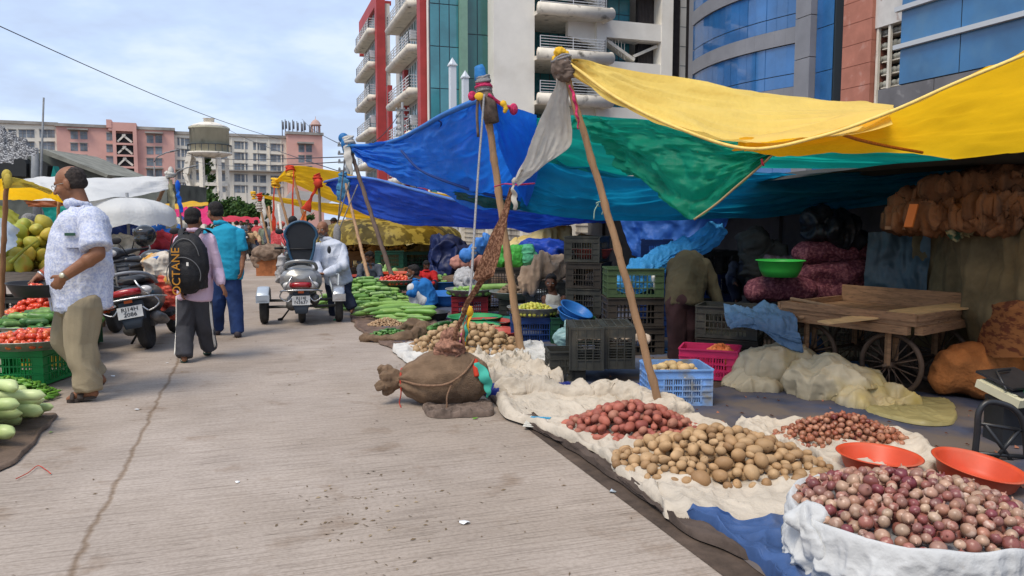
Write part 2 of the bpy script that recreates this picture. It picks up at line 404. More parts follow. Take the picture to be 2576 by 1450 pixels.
g=MB();glass_face(g,tx(1092),tx(1166),sF+1.2,-1,38,3,2.9,jit=.03);g.build('glass_bay',[m_glassg,m_frame],A)
g=MB();sbox(g,tx(1166),tx(1183),sF+.6,sF+1.4,-1,38);g.build('corner_pier',mat('pale_green_tile',(.20,.34,.26),.5,2,.1),A)
g=MB();glass_face(g,tx(1183),tx(1243),sF+1.2,-1,38,2,3.1,jit=.03);g.build('glass_bay',[m_glassd,m_frame],A)
g=MB();sbox(g,tx(1240),tx(1342),sF-.2,66,-1,40);g.build('white_wall',m_white,A)
g=MB();sbox(g,tx(1092),tx(1240),sF+1.7,sF+2.2,-1,40);g.build('core_wall',m_white,A)
tb0,tb1=tx(1342),tx(1502)
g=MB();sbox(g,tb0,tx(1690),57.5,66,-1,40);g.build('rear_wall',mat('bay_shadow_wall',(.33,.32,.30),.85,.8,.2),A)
g=MB();glass_face(g,tb0+.6,tb1-.6,57.2,0,38,5,1.6);g.build('bay_glazing',[m_glassg,m_frame],A)
zf=[PS(1400,v,sF)[1]for v in(268,158,48)];dz=zf[1]-zf[0]
for k in range(-2,5):
 z=zf[0]+dz*k
 b=MB();sbox(b,tb0,tx(1512),sF-1.2,57.4,z,z+.28);b.tube([S(tb0-.1,sF-1.2,z+.3),S(tx(1520),sF-1.2,z+.3)],[(.42,.36)]*2,16,side=(0,0,1))
 b.tube([S(tx(1516),sF-1.4,z+.3),S(tx(1516),sF+1.0,z+.3)],[(.42,.32)]*2,16,side=(0,0,1))
 bo=b.build('balcony',m_slab,A)
 r=MB();railing(r,[S(tb0+.1,sF-1.1),S(tx(1505),sF-1.1),S(tx(1505),sF+.6)],z+.62,.95,5,.022,2.2);r.build('railing',m_rail,bo)
 d=MB();d.prism([S(tb1-2.2,sF+.3,z-1.05),S(tb1,sF+.3,z-1.6),S(tb1,sF+.3,z),S(tb1-2.2,sF+.3,z)],S(0,.5),0);d.build('bracket',m_white,A)
fr=MB()
for u0,u1 in((1500,1524),(1662,1690)):sbox(fr,tx(u0),tx(u1),sF-.05,sF+1.6,-1,40)
for v0,v1 in((55,98),(157,205),(272,302),(-60,-20),(355,395)):
 z1,z0=PS(1580,v0,sF)[1],PS(1580,v1,sF)[1];sbox(fr,tx(1524),tx(1662),sF,sF+1.5,z0,z1)
fr.build('white_frame',m_white,A)
g=MB();glass_face(g,tx(1526),tx(1612),sF+1.9,0,38,3,1.7);g.build('glass_bay',[m_glassg,m_frame],A)
g=MB()
for i in range(9):sbox(g,tx(1620)+i*.125,tx(1620)+i*.125+.09,sF+1.0,sF+1.15,-1,38)
sbox(g,tx(1620),tx(1662),sF+1.2,sF+1.5,-1,38);g.build('dark_louvre',m_black,A)
for v0,v1 in((98,157),(302,355)):
 st=MB();z1,z0=PS(1560,v0,sF)[1],PS(1560,v1,sF)[1];
 st.bar(S(tx(1530),sF+.7,z1-.1),S(tx(1600),sF+.7,z0+.3),.9,.22)
 st.bar(S(tx(1600),sF+.9,z0+.6),S(tx(1660),sF+.9,z1-.2),.9,.22)
 for i in range(7):st.bar(S(tx(1530)+i*.25,sF+.4,z1+.5-i*.12),S(tx(1530)+i*.25,sF+.4,z1-.2-i*.2),.04,.04)
 st.build('staircase',m_slab,A)
g=MB()
for i in range(8):sbox(g,tx(1612),tx(1662),sF+.2+i*.17,sF+.24+i*.17,PS(1620,100,sF)[1]-.1,PS(1620,100,sF)[1])
g.build('pergola',m_white,A)
E=root('office_tower','narrow black and white striped tower between the white flats and the curved glass block','building',S(24,56,0))
for i,(u0,u1,m)in enumerate(((1690,1708,m_black),(1708,1722,m_white),(1722,1737,m_black),(1737,1745,m_white))):
 g=MB();sbox(g,tx(u0,55),tx(u1,55)-.01,55-.1*(i%2),62,-1,40)
 if m is m_white:
  for k in range(26):sbox(g,tx(u0,55),tx(u1,55)-.01,54.88,54.98,k*1.5,k*1.5+.03,1)
 g.build('stripe_panel',[m,m_frame],E)
K=root('office_building','curved office block with blue mirror glass bands and grey cladding','building',S(33,50,0))
TK=31.0
sK0,sK1=PT(1740,200,TK)[0],PT(2036,200,TK)[0]
def curve_t(f):return TK-1.6*math.sin(PI*(0.15+.85*f))*1.0+.8
NK=17
levels=[PT(2036,v,TK)[1]for v in(445,360,207,52,-103,-258)]
fl=(levels[3]-levels[2])
for k,zt in enumerate([levels[2]+fl*j for j in range(-2,5)]):
 z0=zt-fl*.0;gl=MB();cl=MB()
 for i in range(NK):
  f0,f1=i/NK,(i+1)/NK;a,b=sK0+(sK1-sK0)*f0,sK0+(sK1-sK0)*f1;ta,tb=curve_t(f0),curve_t(f1)
  cl.prism([S(ta-.12,a,z0-.95),S(tb-.12,b-.03,z0-.95),S(tb-.12,b-.03,z0),S(ta-.12,a,z0)],S(.6,0))
  q=random.uniform(-.02,.02)
  for zz0,zz1 in((z0+.04,z0+(fl-.95)*.3),(z0+(fl-.95)*.3+.05,z0+fl-.99)):
   gl.quad(S(ta+q,a+.03,zz0),S(tb,b-.03,zz0),S(tb,b-.03,zz1),S(ta+q,a+.03,zz1),0)
  gl.quad(S(ta+.06,a,z0),S(tb+.06,b,z0),S(tb+.06,b,z0+fl-.95),S(ta+.06,a,z0+fl-.95),1)
 gl.build('window_band',[m_glassb,m_frame],K);cl.build('cladding_band',m_grey,K)
g=MB();s2=PT(2075,200,TK)[0];s3=PT(2120,200,TK)[0]
for k in range(18):sbox(g,TK-1.1,TK+1,s2,sK1-.02,-1+k*2.3,-1+k*2.3+2.26)
g.build('corner_pier',m_grey,K)
g=MB()
for k in range(17):
 g.quad(S(TK-.7,s2-.03,k*2.4),S(TK-.7,s3+.03,k*2.4),S(TK-.7,s3+.03,k*2.4+2.36),S(TK-.7,s2-.03,k*2.4+2.36))
sbox(g,TK-.6,TK+2,s3,s2,-1,42,1);g.build('glass_strip',[m_glassb,m_frame],K)
g=MB();sbox(g,TK+.9,TK+9,s2,sK0+2,-1,40);g.build('core_wall',m_grey,K)
Q=root('stone_building','office block faced in red stone with a narrow white window bay','building',S(31,38,0))
TQ=29.0;q0,q1,q2=[PT(u,150,TQ)[0]for u in(2118,2190,2264)]
g=MB()
for k in range(-2,14):
 z=PT(2190,265-k*55*1.0,TQ)[1];h=PT(2190,265-(k+1)*55,TQ)[1]-z
 sbox(g,TQ,TQ+8,q1,q0,z,z+h-.03)
sbox(g,TQ+.04,TQ+8,q1+.01,q0-.01,-1,30);g.build('stone_wall',m_stone,Q)
g=MB();za=PT(2225,62,TQ)[1];zb=PT(2225,268,TQ)[1]
sbox(g,TQ+.2,TQ+8,q2,q1,za,za+1.5);sbox(g,TQ+.2,TQ+8,q2,q1,-1,zb);sbox(g,TQ+.2,TQ+8,q2,q1,za+4,40)
g.build('white_wall',mat('peeling_white',(.60,.58,.55),.8,2,.1,nz2=(1.1,(.33,.22,.18),.60,.66)),Q)
g=MB();sbox(g,TQ+1.4,TQ+1.6,q2,q1,zb,za,0)
for s_ in(q2+.08,q2+.9,q1-.2):sbox(g,TQ+.25,TQ+.4,s_,s_+.14,zb,za+4,1)
for k in range(7):sbox(g,TQ+.5,TQ+1.2,q2+.1,q1-.2,zb+.35+k*.62,zb+.40+k*.62,1)
g.build('window',[mat('pane_dull',(.05,.075,.08),.3),m_slab],Q)
for k in range(7):
 g=MB()
 for j in range(6):g.ell(S(TQ+.7,q2+.35+j*.3+random.uniform(-.05,.05),zb+.56+k*.62),(.19,.19,.15+random.random()*.05),seg=8,rings=6)
 g.build('stored_bundle',mat('dusty_bundle',(.33,.33,.29),.9,5,.25),Q)
H=root('glass_building','large office block of dusty blue glass panels with bright metal ledges over a grey base','building',S(30,25,0))
TH=27.5;h0=PT(2263,150,TH)[0];h1=14
zr=[PT(2263,v,TH)[1]for v in(214,120,25,-70,-165)]
pw=3.1
g=MB()
for j in range(5):
 z=zr[0]+(zr[1]-zr[0])*j
 for i in range(8):
  a=h0-i*pw;g.quad(S(TH,a-.02,z+.02),S(TH,a-pw+.02,z+.02),S(TH,a-pw+.02,z+(zr[1]-zr[0])-.02),S(TH,a-.02,z+(zr[1]-zr[0])-.02),0)
sbox(g,TH+.04,TH+8,h1-12,h0,zr[0],zr[0]+12,1);g.build('glass_panels',[mat('dusty_blue_panel',(.028,.14,.31),.28,.35,.25,spec=.8,nz2=(.9,(.06,.17,.30),.5,.8)),m_frame],H)
g=MB()
for j in(1,2,3):sbox(g,TH-.22,TH,h1-12,h0+.2,zr[0]+(zr[1]-zr[0])*j-.1,zr[0]+(zr[1]-zr[0])*j+.1)
g.build('metal_ledge',mat('aluminium_ledge',(.55,.56,.56),.4,metal=.3),H)
g=MB()
for i in range(9):sbox(g,TH+.02,TH+8,h0+1.2-i*pw-pw+.04,h0+1.2-i*pw,-1,zr[0]-.03)
g.build('base_wall',mat('grey_base',(.15,.145,.15),.6,.8,.18,nz2=(2.2,(.26,.25,.25),.6,.75)),H)
for u,v,Y in((1138,145,34),(1170,177,36)):
 p=D(u,v,Y);g=MB();g.box((p.x,p.y,p.z/2-.2),(.26,.26,p.z-.2),rz=.4);g.box((p.x,p.y,p.z-.33),(.34,.34,.06),rz=.4)
 g.lathe([(.2,p.z-.30),(.0,p.z)],(p.x,p.y,0),4,smooth=False)
 o=g.build('gate_post',mat('white_post',(.62,.66,.70),.6),loc=(p.x,p.y,0));tag(o,'tall white post with a pointed cap, '+('the taller of the pair' if u<1150 else 'the shorter of the pair')+' before the green glass','post','white pointed posts')
m_pink=mat('pink_plaster',(.66,.37,.31),.85,.25,.10,nz2=(.18,(.50,.28,.25),.55,.75))
m_cream=mat('cream_plaster',(.72,.67,.57),.85,.2,.08,nz2=(.3,(.58,.54,.46),.6,.8))
m_ledge=mat('grey_ledge',(.30,.28,.25),.9,.5,.3)
m_pane=mat('dull_pane',(.19,.22,.25),.35,.5,.5)
P0=np.array([(0-1288)/F*131,131.0]);P1=np.array([(812-1288)/F*152,152.0]);e2=(P1-P0)/np.linalg.norm(P1-P0);n2=np.array([-e2[1],e2[0]])
def FP(u,v):
 d=ray(u,v);k=(P0@n2)/(d[:2]@n2);p=d[:2]*k;return(p-P0)@e2,CH+d[2]*k
def fpt(a,z,off=0):return Vector((P0[0]+e2[0]*a+n2[0]*off,P0[1]+e2[1]*a+n2[1]*off,z))
FR=math.atan2(e2[1],e2[0])
def fbox(mb,a0,a1,z0,z1,o0,o1,mi=0):
 c=fpt((a0+a1)/2,(z0+z1)/2,(o0+o1)/2);return mb.box(c,(a1-a0,o1-o0,z1-z0),rz=FR,mi=mi)
def block(name,label,m,u0,u1,vt0,vt1,off,wins,group=None):
 a0,_=FP(u0,400);a1,_=FP(u1,400);zt=(FP(u0,vt0)[1]+FP(u1,vt1)[1])/2
 r_=root(name,label,'building',fpt((a0+a1)/2,0),0,group)
 g=MB();fbox(g,a0,a1,-1,zt,off,off+16);g.build('wall',m,r_)
 g=MB();fbox(g,a0-.2,a1+.2,zt+.004,zt+.5,off-.35,off+2);g.build('parapet',m_ledge,r_)
 for u,v in wins:
  a,z=FP(u,v);w_=MB();fbox(w_,a-.55,a+.55,z-.65,z+.65,off-.03,off+.2,0);fbox(w_,a-.60,a+.60,z+.65,z+.80,off-.25,off+.1,1)
  fbox(w_,a-.03,a+.03,z-.65,z+.65,off-.07,off-.03,1);fbox(w_,a-.55,a+.55,z+.1,z+.16,off-.07,off-.03,1)
  w_.build('window',[m_pane,m_ledge],r_)
 return r_,a0,a1,zt
zx=lambda x:x*.3432
zy=lambda y:221+y*.3432
b1,a0,a1,zt=block('housing_block','cream housing block at the far left with a grey parapet',m_cream,-40,146,309,314,.6,[(zx(x),zy(y))for x in(-60,10,85,160,220,312,370)for y in(335,425,515)])
pw_=[]
for x in(547,617):pw_+=[(zx(x),zy(350+87*j+(x-547)*.03))for j in range(4)]
for x in(808,):pw_+=[(zx(x),zy(362+86*j))for j in range(4)]
for x in(1101,1164):pw_+=[(zx(x),zy(380+84*j))for j in range(4)]
b2,a0,a1,zt=block('housing_block','pink housing block with open staircase landings, left of the water tank',m_pink,146,440,318,331,-.5,pw_)
sa0,sa1=FP(zx(838),400)[0],FP(zx(998),400)[0];zr_=FP(310,311)[1]
g=MB();fbox(g,sa0-.6,sa1+.3,zt-.5,zr_,-1.5,8);fbox(g,sa0-.9,sa0-.1,zt,zr_+.4,-1.6,2);fbox(g,sa0-.05,sa0+.5,-1,zt-.5,-1.5,-.5);fbox(g,sa1-.3,sa1+.3,-1,zt-.5,-1.5,-.5)
g.build('stair_tower',m_pink,b2)
for j in range(5):
 zz=FP(310,zy(340+84.5*j))[1];zb=FP(310,zy(410+84.5*j))[1]
 g=MB();fbox(g,sa0+.5,sa1-.3,zb,zz,-.9,-.55,0)
 if j<4:fbox(g,sa0+.5,sa1-.3,FP(310,zy(340+84.5*(j+1)))[1],zb,-1.48,-.6,1)
 g.bar(fpt(sa0+1.5,zz-.2,-1.1),fpt(sa1-.5,zz-1.5,-1.1),.25,.35,2);g.bar(fpt(sa0+.7,zb+.2,-1.2),fpt(sa1-1.5,zb+1.5,-1.2),.25,.3,2)
 g.build('stair_landing',[m_dark,m_pink,m_slab],b2)
for x0,x1,y in((500,650,312),(1065,1195,338),(1070,1195,595),(580,650,572)):
 g=MB();q0_,z_=FP(zx(x0),zy(y));q1_,_=FP(zx(x1),zy(y));fbox(g,q0_,q1_,z_,z_+.25,-1.5,-.5);g.build('sunshade',m_ledge,b2)
cw=[]
def vr(x,j):
 f=(x-1325)/732.;return 395+45*f+j*(82.5-3.5*f)
for x in(1325,1380,1460,1512,1605,1642,1742,1793,1880,1930,2008,2057):cw+=[(zx(x),zy(vr(x,j)))for j in range(5)]
b3,a0,a1,zt=block('housing_block','long cream housing block behind the water tank',m_cream,440,722,332,353,.5,cw)
zl=FP(600,zy(612))[1]
g=MB();fbox(g,a0,a1,zl,zl+.22,-.6,.5)
g.build('ledge',m_ledge,b3)
g=MB()
for i in range(9):q=a0+1+(a1-a0-2)*i/8;fbox(g,q-.12,q+.12,-1,zt-.05,.35,.5)
g.build('pilaster',m_cream,b3)
b4,a0,a1,zt=block('housing_block','pink housing block with a domed kiosk on its roof, furthest right of the row',m_pink,722,810,342,340,-1.0,[(zx(x),zy(y))for x in(2204,2259)for y in(450,526,604,680)])
g=MB();q0_,z_=FP(zx(2172),zy(414));q1_,_=FP(zx(2290),zy(414));fbox(g,q0_,q1_,z_,z_+.3,-2.0,-1.0);g.build('sunshade',m_ledge,b4)
kc=fpt(FP(798,400)[0],0,1)
g=MB();ax_,z0_=FP(798,337)
for i in range(6):
 a=PI/3*i;g.tube([(kc.x+.8*math.cos(a),kc.y+.8*math.sin(a),zt+.4),(kc.x+.8*math.cos(a),kc.y+.8*math.sin(a),zt+2.1)],.12,6)
g.lathe([(1.05,0),(1.15,.12),(.95,.25),(.85,.55),(.55,.95),(.2,1.15),(.06,1.25),(.05,1.7),(0,1.8)],(kc.x,kc.y,zt+2.05),16);g.build('roof_kiosk',mat('pink_dome',(.45,.30,.26),.8,2,.15),b4)
for i,(u,h)in enumerate(((714,298),(722,296),(731,300),(741,297),(752,301),(763,303),(770,300),(784,310))):
 a,zz=FP(u,h);g=MB();p=fpt(a,0,3);g.tube([(p.x,p.y,zt-.5),(p.x,p.y,zz)],.09,6);g.tube([(p.x+.22,p.y,zz-1.8),(p.x+.22,p.y,zz-.3)],.14,6)
 g.build('antenna_mast',mat('mast_grey',(.12,.13,.15),.6),b4)
WT=D(534,552,108);wx,wy=WT.x,WT.y;kk=108/F
T_=root('water_tower','round stained concrete water tank on tall columns beside the cream housing','water tower',(wx,wy,0))
rt=47*kk;zb_=D(534,384,108).z;zt_=D(534,322,108).z
g=MB();g.lathe([(0,zb_),(rt*.985,zb_),(rt*.985,zt_-.3),(rt*1.03,zt_-.25),(rt*1.03,zt_)],(wx,wy,0),48)
g.build('tank',mat('stained_tank',(.44,.42,.31),.9,.5,.18,nz2=(.8,(.09,.09,.08),.52,.72),stretch=(1,1,.35)),T_)
g=MB();g.lathe([(rt*1.03,zt_+.004),(rt*.8,zt_+.35),(rt*.4,zt_+.7),(0,zt_+.8)],(wx,wy,0),48);g.lathe([(.7,zt_+.7),(.7,zt_+1.2),(.85,zt_+1.25),(0,zt_+1.35)],(wx,wy,0),16);g.build('tank_roof',m_slab,T_)
g=MB();g.lathe([(0,zb_-.75),(rt*.6,zb_-.7),(rt*1.12,zb_-.25),(rt*1.12,zb_-.02),(0,zb_-.02)],(wx,wy,0),48);g.build('gallery',m_slab,T_)
g=MB()
for i in range(20):a=PI*2*i/20;g.bar((wx+rt*1.1*math.cos(a),wy+rt*1.1*math.sin(a),zb_),(wx+rt*1.1*math.cos(a),wy+rt*1.1*math.sin(a),zb_+1),.06,.06)
g.lathe([(rt*1.1,zb_+.95),(rt*1.12,zb_+.98),(rt*1.1,zb_+1.01)],(wx,wy,0),32);g.build('gallery_rail',m_frame,T_)
for i in range(6):
 a=PI/3*i+.35;x,y=wx+rt*.82*math.cos(a),wy+rt*.82*math.sin(a);g=MB();g.box((x,y,zb_/2-.6),(.55,.55,zb_-.3),rz=a);g.build('column',m_slab,T_)
for z in(3.2,6.2):
 g=MB()
 for i in range(6):
  a,b=PI/3*i+.35,PI/3*(i+1)+.35;g.bar((wx+rt*.82*math.cos(a),wy+rt*.82*math.sin(a),z),(wx+rt*.82*math.cos(b),wy+rt*.82*math.sin(b),z),.35,.45)
 g.build('ring_beam',m_slab,T_)
g=MB();x_=wx-rt*.95;g.bar((x_+.4,wy-rt*.6,zb_-.4),(x_-.2,wy-rt*.6,zb_-3.0),.9,.7);g.bar((x_-.3,wy-rt*.6,zb_-3.0),(x_+.7,wy-rt*.6,zb_-6.4),.9,.5);g.bar((x_+.5,wy-rt*.6,zb_-6.3),(x_+3.2,wy-rt*.6,zb_-8.5),.9,.4);g.build('stair_flight',m_slab,T_)
m_leaf=mat('leaf_green',(.035,.085,.022),.7,3,.5,transl=.25)
m_leaf2=mat('leaf_light',(.075,.14,.03),.7,3,.5,transl=.25)
m_bark=mat('bark',(.14,.10,.07),.95,8,.3)
def leaves(mb,c,r,n,s,mis=(0,1),flat=1.0):
 c=Vector(c)
 for i in range(n):
  d=Vector((random.gauss(0,1),random.gauss(0,1),random.gauss(0,1))).normalized();k=random.random()**.45
  p=c+Vector((d.x*r[0]*k,d.y*r[1]*k,d.z*r[2]*k));q=Vector((random.gauss(0,1),random.gauss(0,1),random.gauss(0,1))).normalized();x=q.orthogonal().normalized()*s*random.uniform(.6,1.3);y=q.cross(x)*.6
  mb.add([p-x,p-y,p+x,p+y],[(0,1,2,3)],random.choice(mis))
g=MB()
for i in range(26):leaves(g,(wx+random.uniform(-.5,.5),wy-.5,.5+i*zb_/28),(.55,.5,.6),26,.28)
g.build('creeper',[m_leaf,m_leaf2],T_)
def tree(x,y,h,rx,label,n=14,ls=.22,dens=70,group='trees in front of the housing'):
 t=root('tree',label,'tree',(x,y,0),0,group)
 tr=MB();tr.tube([(x,y,-.1),(x+.1,y,h*.3),(x-.1,y+.1,h*.6)],[h*.05,h*.035,h*.02],8)
 for i in range(5):a=random.random()*6.28;tr.tube([(x,y,h*.3),(x+math.cos(a)*rx*.5,y+math.sin(a)*rx*.4,h*.65)],[h*.02,h*.008],6)
 tr.build('trunk',m_bark,t)
 cr_=MB()
 for i in range(n):
  a=random.random()*6.28;q=random.random()**.6;zc=h*random.uniform(.42,.86)
  leaves(cr_,(x+math.cos(a)*rx*q*.85,y+math.sin(a)*rx*q*.6,zc),(rx*.38,rx*.38,h*.17),dens,ls)
 cr_.build('crown',[m_leaf,m_leaf2],t)
for u,Y,vt,wpx,lab in((292,60,492,46,'bushy green tree under the end of the white awning'),(352,62,485,50,'dark tree behind the white awning pole'),(398,66,490,42,'small dark tree left of the spindly flag pole'),(468,80,474,52,'rounded green tree below the water tank stairs'),(520,84,482,48,'leafy tree at the foot of the water tank'),(575,74,494,50,'dense green tree right of the water tank'),(618,72,508,38,'low bright bush at the right end of the trees'),(668,92,486,22,'thin young tree before the cream housing'),(735,60,520,60,'dark tree behind the yellow canopies')):
 p=D(u,vt,Y);tree(p.x,Y,p.z,wpx/F*Y*.88,lab,n=24,ls=.20*Y/70,dens=90)
sh=root('market_shed','old grey concrete shed with a sloping roof behind the left stalls','building',D(150,560,30))
def pp(l,Y):return[D(u,v,Y)for u,v in l]
g=MB();g.prism(pp([(-60,560),(-60,392),(30,410),(103,383),(265,446),(420,462),(420,560)],31),(0,4,0));g.build('wall',mat('mould_concrete',(.12,.13,.115),.95,.6,.35,nz2=(1.2,(.05,.055,.05),.5,.7)),sh)
g=MB();g.prism(pp([(95,378),(105,374),(272,440),(268,447),(103,386)],30.4),(0,4,0));g.build('roof_edge',mat('concrete_edge',(.20,.20,.17),.9,2,.3),sh)
g=MB();g.prism(pp([(-20,440),(-20,402),(58,398),(66,412),(66,445)],30.6),(0,.4,0));g.prism(pp([(75,445),(75,408),(95,404),(120,418),(118,445)],30.6),(0,.4,0));g.build('opening',m_dark,sh)
g=MB();sheet([pp([(-60,300),(0,318),(50,345),(92,378)],24),pp([(-60,360),(0,372),(50,378),(94,380)],23),pp([(-60,420),(0,412),(48,396),(84,386)],22)],50,40,.12,8,3,mb=g)
tag(g.build('net_canopy',mat('black_white_net',(.05,.05,.055),.8,14,.5,col2=(.5,.5,.5),thr=(.50,.6),stretch=(1,1,3)),loc=D(0,400,24)),'mottled black and white net canopy drooping at the upper left','canopy')
m_steel=mat('galvanised',(.20,.21,.22),.5,5,.2)
def pole_thing(name,lab,cat,u,v0,v1,Y,r,extra=None,group=None):
 a,b=D(u[0],v0,Y),D(u[1],v1,Y);t=root(name,lab,cat,(b.x,Y,0),0,group)
 g=MB();g.tube([(b.x,Y,0),b,a],[r,r,r*.7],8);g.build('pole',m_steel,t)
 if extra:extra(t,a,Y)
 return t
def lamp_arm(t,a,Y):
 g=MB();g.tube([a,a+Vector((.3,0,.5)),a+Vector((1.2,0,.9)),a+Vector((1.9,0,1.0))],.06,6);g.tube([a+Vector((1.6,0,1.0)),a+Vector((2.4,0,1.15))],[(.08,.14)]*2,8);g.build('lamp_head',m_steel,t)
pole_thing('street_lamp','bent street lamp before the pink housing block','street lamp',(388,388),408,470,75,.07,lamp_arm)
pole_thing('street_lamp','street lamp with a low drooping arm beside the cream housing','street lamp',(440,440),445,470,80,.07,lamp_arm)
def uarms(t,a,Y):
 for i in range(6):
  g=MB();z=a.z-.4-i*.32;g.bar((a.x-.35,Y,z),(a.x+.35,Y,z),.07,.07)
  for k in(-.3,-.1,.1,.3):g.lathe([(.03,z),(.05,z+.05),(.04,z+.12),(0,z+.14)],(a.x+k,Y,0),8)
  g.build('crossarm',m_steel,t)
 g=MB();g.box((a.x+.3,Y-.2,a.z-3.1),(.6,.4,.5));g.build('junction_box',mat('grey_box',(.3,.31,.33),.6),t)
pole_thing('utility_pole','utility pole crowded with crossarms at the left end of the blue awning','utility pole',(872,876),340,470,30,.10,uarms)
pole_thing('utility_pole','grey utility pole in front of the lowest balconies','utility pole',(1012,1015),258,470,40,.09,uarms)
pole_thing('bare_pole','thin leaning mast above the grey shed','pole',(110,103),246,440,29,.045)
pole_thing('bare_pole','grey post standing behind the dark shed opening','pole',(88,90),372,450,29,.16)
m_wire=mat('wire_black',(.03,.03,.035),.6)
def wire(a,b,lab,sag=.3,r=.012):
 g=MB();P_=[Vector(a).lerp(Vector(b),i/16)-Vector((0,0,sag*math.sin(PI*i/16)))for i in range(17)]
 g.tube(P_,r,5);recenter(tag(g.build('overhead_wire',m_wire),lab,'wire','overhead wires'))
wire(D(-80,30,14),D(700,350,34),'long overhead wire crossing the sky from the upper left to the roofs',.2,.010)
wire(D(560,318,100),D(880,440,30),'thin wire running from the water tank to the crowded pole',.3,.02)
wire(D(874,372,30),D(760,300,110),'faint wire climbing left from the crowded pole',.3,.02)
wire(D(874,380,30),D(1012,275,40),'wire between the two utility poles',.5,.02)
for k,(u,v)in enumerate(((950,600),(940,590))):wire(D(440+k*40,385+k*20,100),D(874,395+k*12,30),('upper' if k==0 else 'lower')+' wire of the pair strung before the cream housing',.4,.022)
def tarp(name,col,tr=.45,n=.15,dirt=None):
 return mat(name,col,.5,1.6,n,bump=.9,bs=22,spec=.3,transl=tr,nz2=dirt)
t_yel=tarp('yellow_tarpaulin',(.92,.53,.015),.55,.10,(7,(.30,.20,.03),.70,.80))
t_blue=tarp('blue_tarpaulin',(.02,.19,.72),.55,.14)
t_navy=tarp('deep_blue_tarpaulin',(.014,.08,.52),.42,.16)
t_teal=tarp('teal_tarpaulin',(.01,.40,.30),.60,.14)
t_tblue=tarp('teal_blue_tarpaulin',(.006,.22,.37),.66,.22)
t_green=tarp('green_tarpaulin',(.01,.34,.21),.6,.18,(22,(.22,.25,.10),.74,.80))
t_white=tarp('white_tarpaulin',(.72,.72,.70),.30,.06)
t_red=tarp('red_tarpaulin',(.62,.02,.05),.35,.1)
t_pink=tarp('magenta_tarpaulin',(.72,.02,.16),.4,.1)
m_bam=mat('bamboo',(.36,.215,.115),.6,1.0,.22,stretch=(14,14,1.5),nz2=(8,(.13,.075,.04),.62,.75),bump=.4,bs=40)
m_bamd=mat('old_bamboo',(.16,.11,.085),.7,1.0,.3,stretch=(14,14,1.5),bump=.4,bs=40)
m_rope=mat('grey_rope',(.26,.25,.25),.9,60,.3,bump=.6,bs=200)
m_jrope=mat('brown_rope',(.22,.13,.08),.9,60,.3,bump=.6,bs=200)
m_rag=mat('red_rag',(.50,.045,.02),.9,9,.3)
m_ragb=mat('blue_rag',(.05,.17,.30),.9,12,.5)
m_ragd=mat('dirty_rag',(.13,.095,.075),.95,14,.45)
m_ragy=mat('yellow_rag',(.72,.42,.03),.85,10,.2)
m_ragm=mat('magenta_rag',(.45,.03,.10),.9,40,.6)
m_ragw=mat('pale_rag',(.50,.47,.42),.9,8,.2)
def bent(a,b,w,n=14,seed=0):
 a,b=Vector(a),Vector(b);d=(b-a);s=d.normalized().cross(Vector((0,1,0))).normalized()
 return[a.lerp(b,i/(n-1))+s*w*math.sin(PI*i/(n-1))+s*.0035*math.sin(i*2.1+seed)for i in range(n)]
def bamboo(a,b,r0,r1,label,m=None,w=.02,group='bamboo awning poles',seed=0,parts=None):
 pts=bent(a,b,w,22,seed);g=MB();P_,Rr=[],[];L_=(Vector(b)-Vector(a)).length;node=.30
 n=int(L_/node);Q=[Vector(p)for p in crspline(pts,n*6+1)]
 for i,p in enumerate(Q):
  r=r0+(r1-r0)*i/(n*6);k=(i+seed)%6
  P_.append(p);Rr.append(r*(1.16 if k==0 else .97 if k in(1,5)else 1.0))
 g.tube(P_,Rr,12)
 t=root('bamboo_pole',label,'pole',(a[0],a[1],0),0,group);g.build('cane',m or m_bam,t)
 return t,P_
def wrap(parent,c,axis,r,h,mats,n=9,seed=0,thick=.012):
 """rag and cord wound round a pole: several lumpy coils"""
 rnd=random.Random(seed);axis=Vector(axis).normalized();s=axis.orthogonal().normalized();q=axis.cross(s)
 for mi,m in enumerate(mats):
  g=MB();z0,z1=h*mi/len(mats),h*(mi+1)/len(mats)
  for k in range(n):
   tz=z0+(z1-z0)*(k+.5)/n;tl=rnd.uniform(-.5,.5);ph=rnd.random()*6;rr=r*rnd.uniform(.85,1.25);pts=[]
   for i in range(15):
    a=2*PI*i/14;pts.append(Vector(c)+s*rr*math.cos(a+ph)+q*rr*math.sin(a+ph)+axis*(tz+tl*r*math.sin(a)))
   g.tube(pts,[thick*rnd.uniform(.8,1.6)]*15,6,flat=rnd.uniform(.7,1.6))
  g.build('binding',m,parent)
def cloth_strip(mb,pts,w,twist=0,seed=1,th=.006,n=24,mi=0,side=None):
 """a hanging strip of cloth: wavy lens-shaped tube"""
 P_=[Vector(p)for p in crspline(pts,n)];ww=np.interp(np.linspace(0,1,n),np.linspace(0,1,len(w)),w)
 mb.tube([p+Vector((math.sin(i*.9+seed)*.006,math.cos(i*.7+seed)*.01,0))for i,p in enumerate(P_)],[(ww[i],max(th,ww[i]*.22))for i in range(n)],14,mi,side=side or(1,0,0))
p1a,p1b=G(1665,1048),D(1412,150,5.45)
t,_=bamboo(p1a,p1b,.030,.022,'long bamboo pole holding up the corner of the big yellow awning',w=-.02,seed=1)
top=p1b;ax=(p1b-p1a).normalized()
wrap(t,top-ax*.13,ax,.058,.14,[m_ragd,m_rope],5,3,.008)
g=MB();g.ell(top+Vector((-.01,0,.05)),(.040,.03,.03));g.ell(top+Vector((.035,0,.01)),(.02,.02,.05));g.ell(top+Vector((-.05,0,-.02)),(.015,.02,.045));blob('yellow_knot',g,.006,m_ragy,t,1,lambda a,n:ridge(a,40,3,2)*.006)
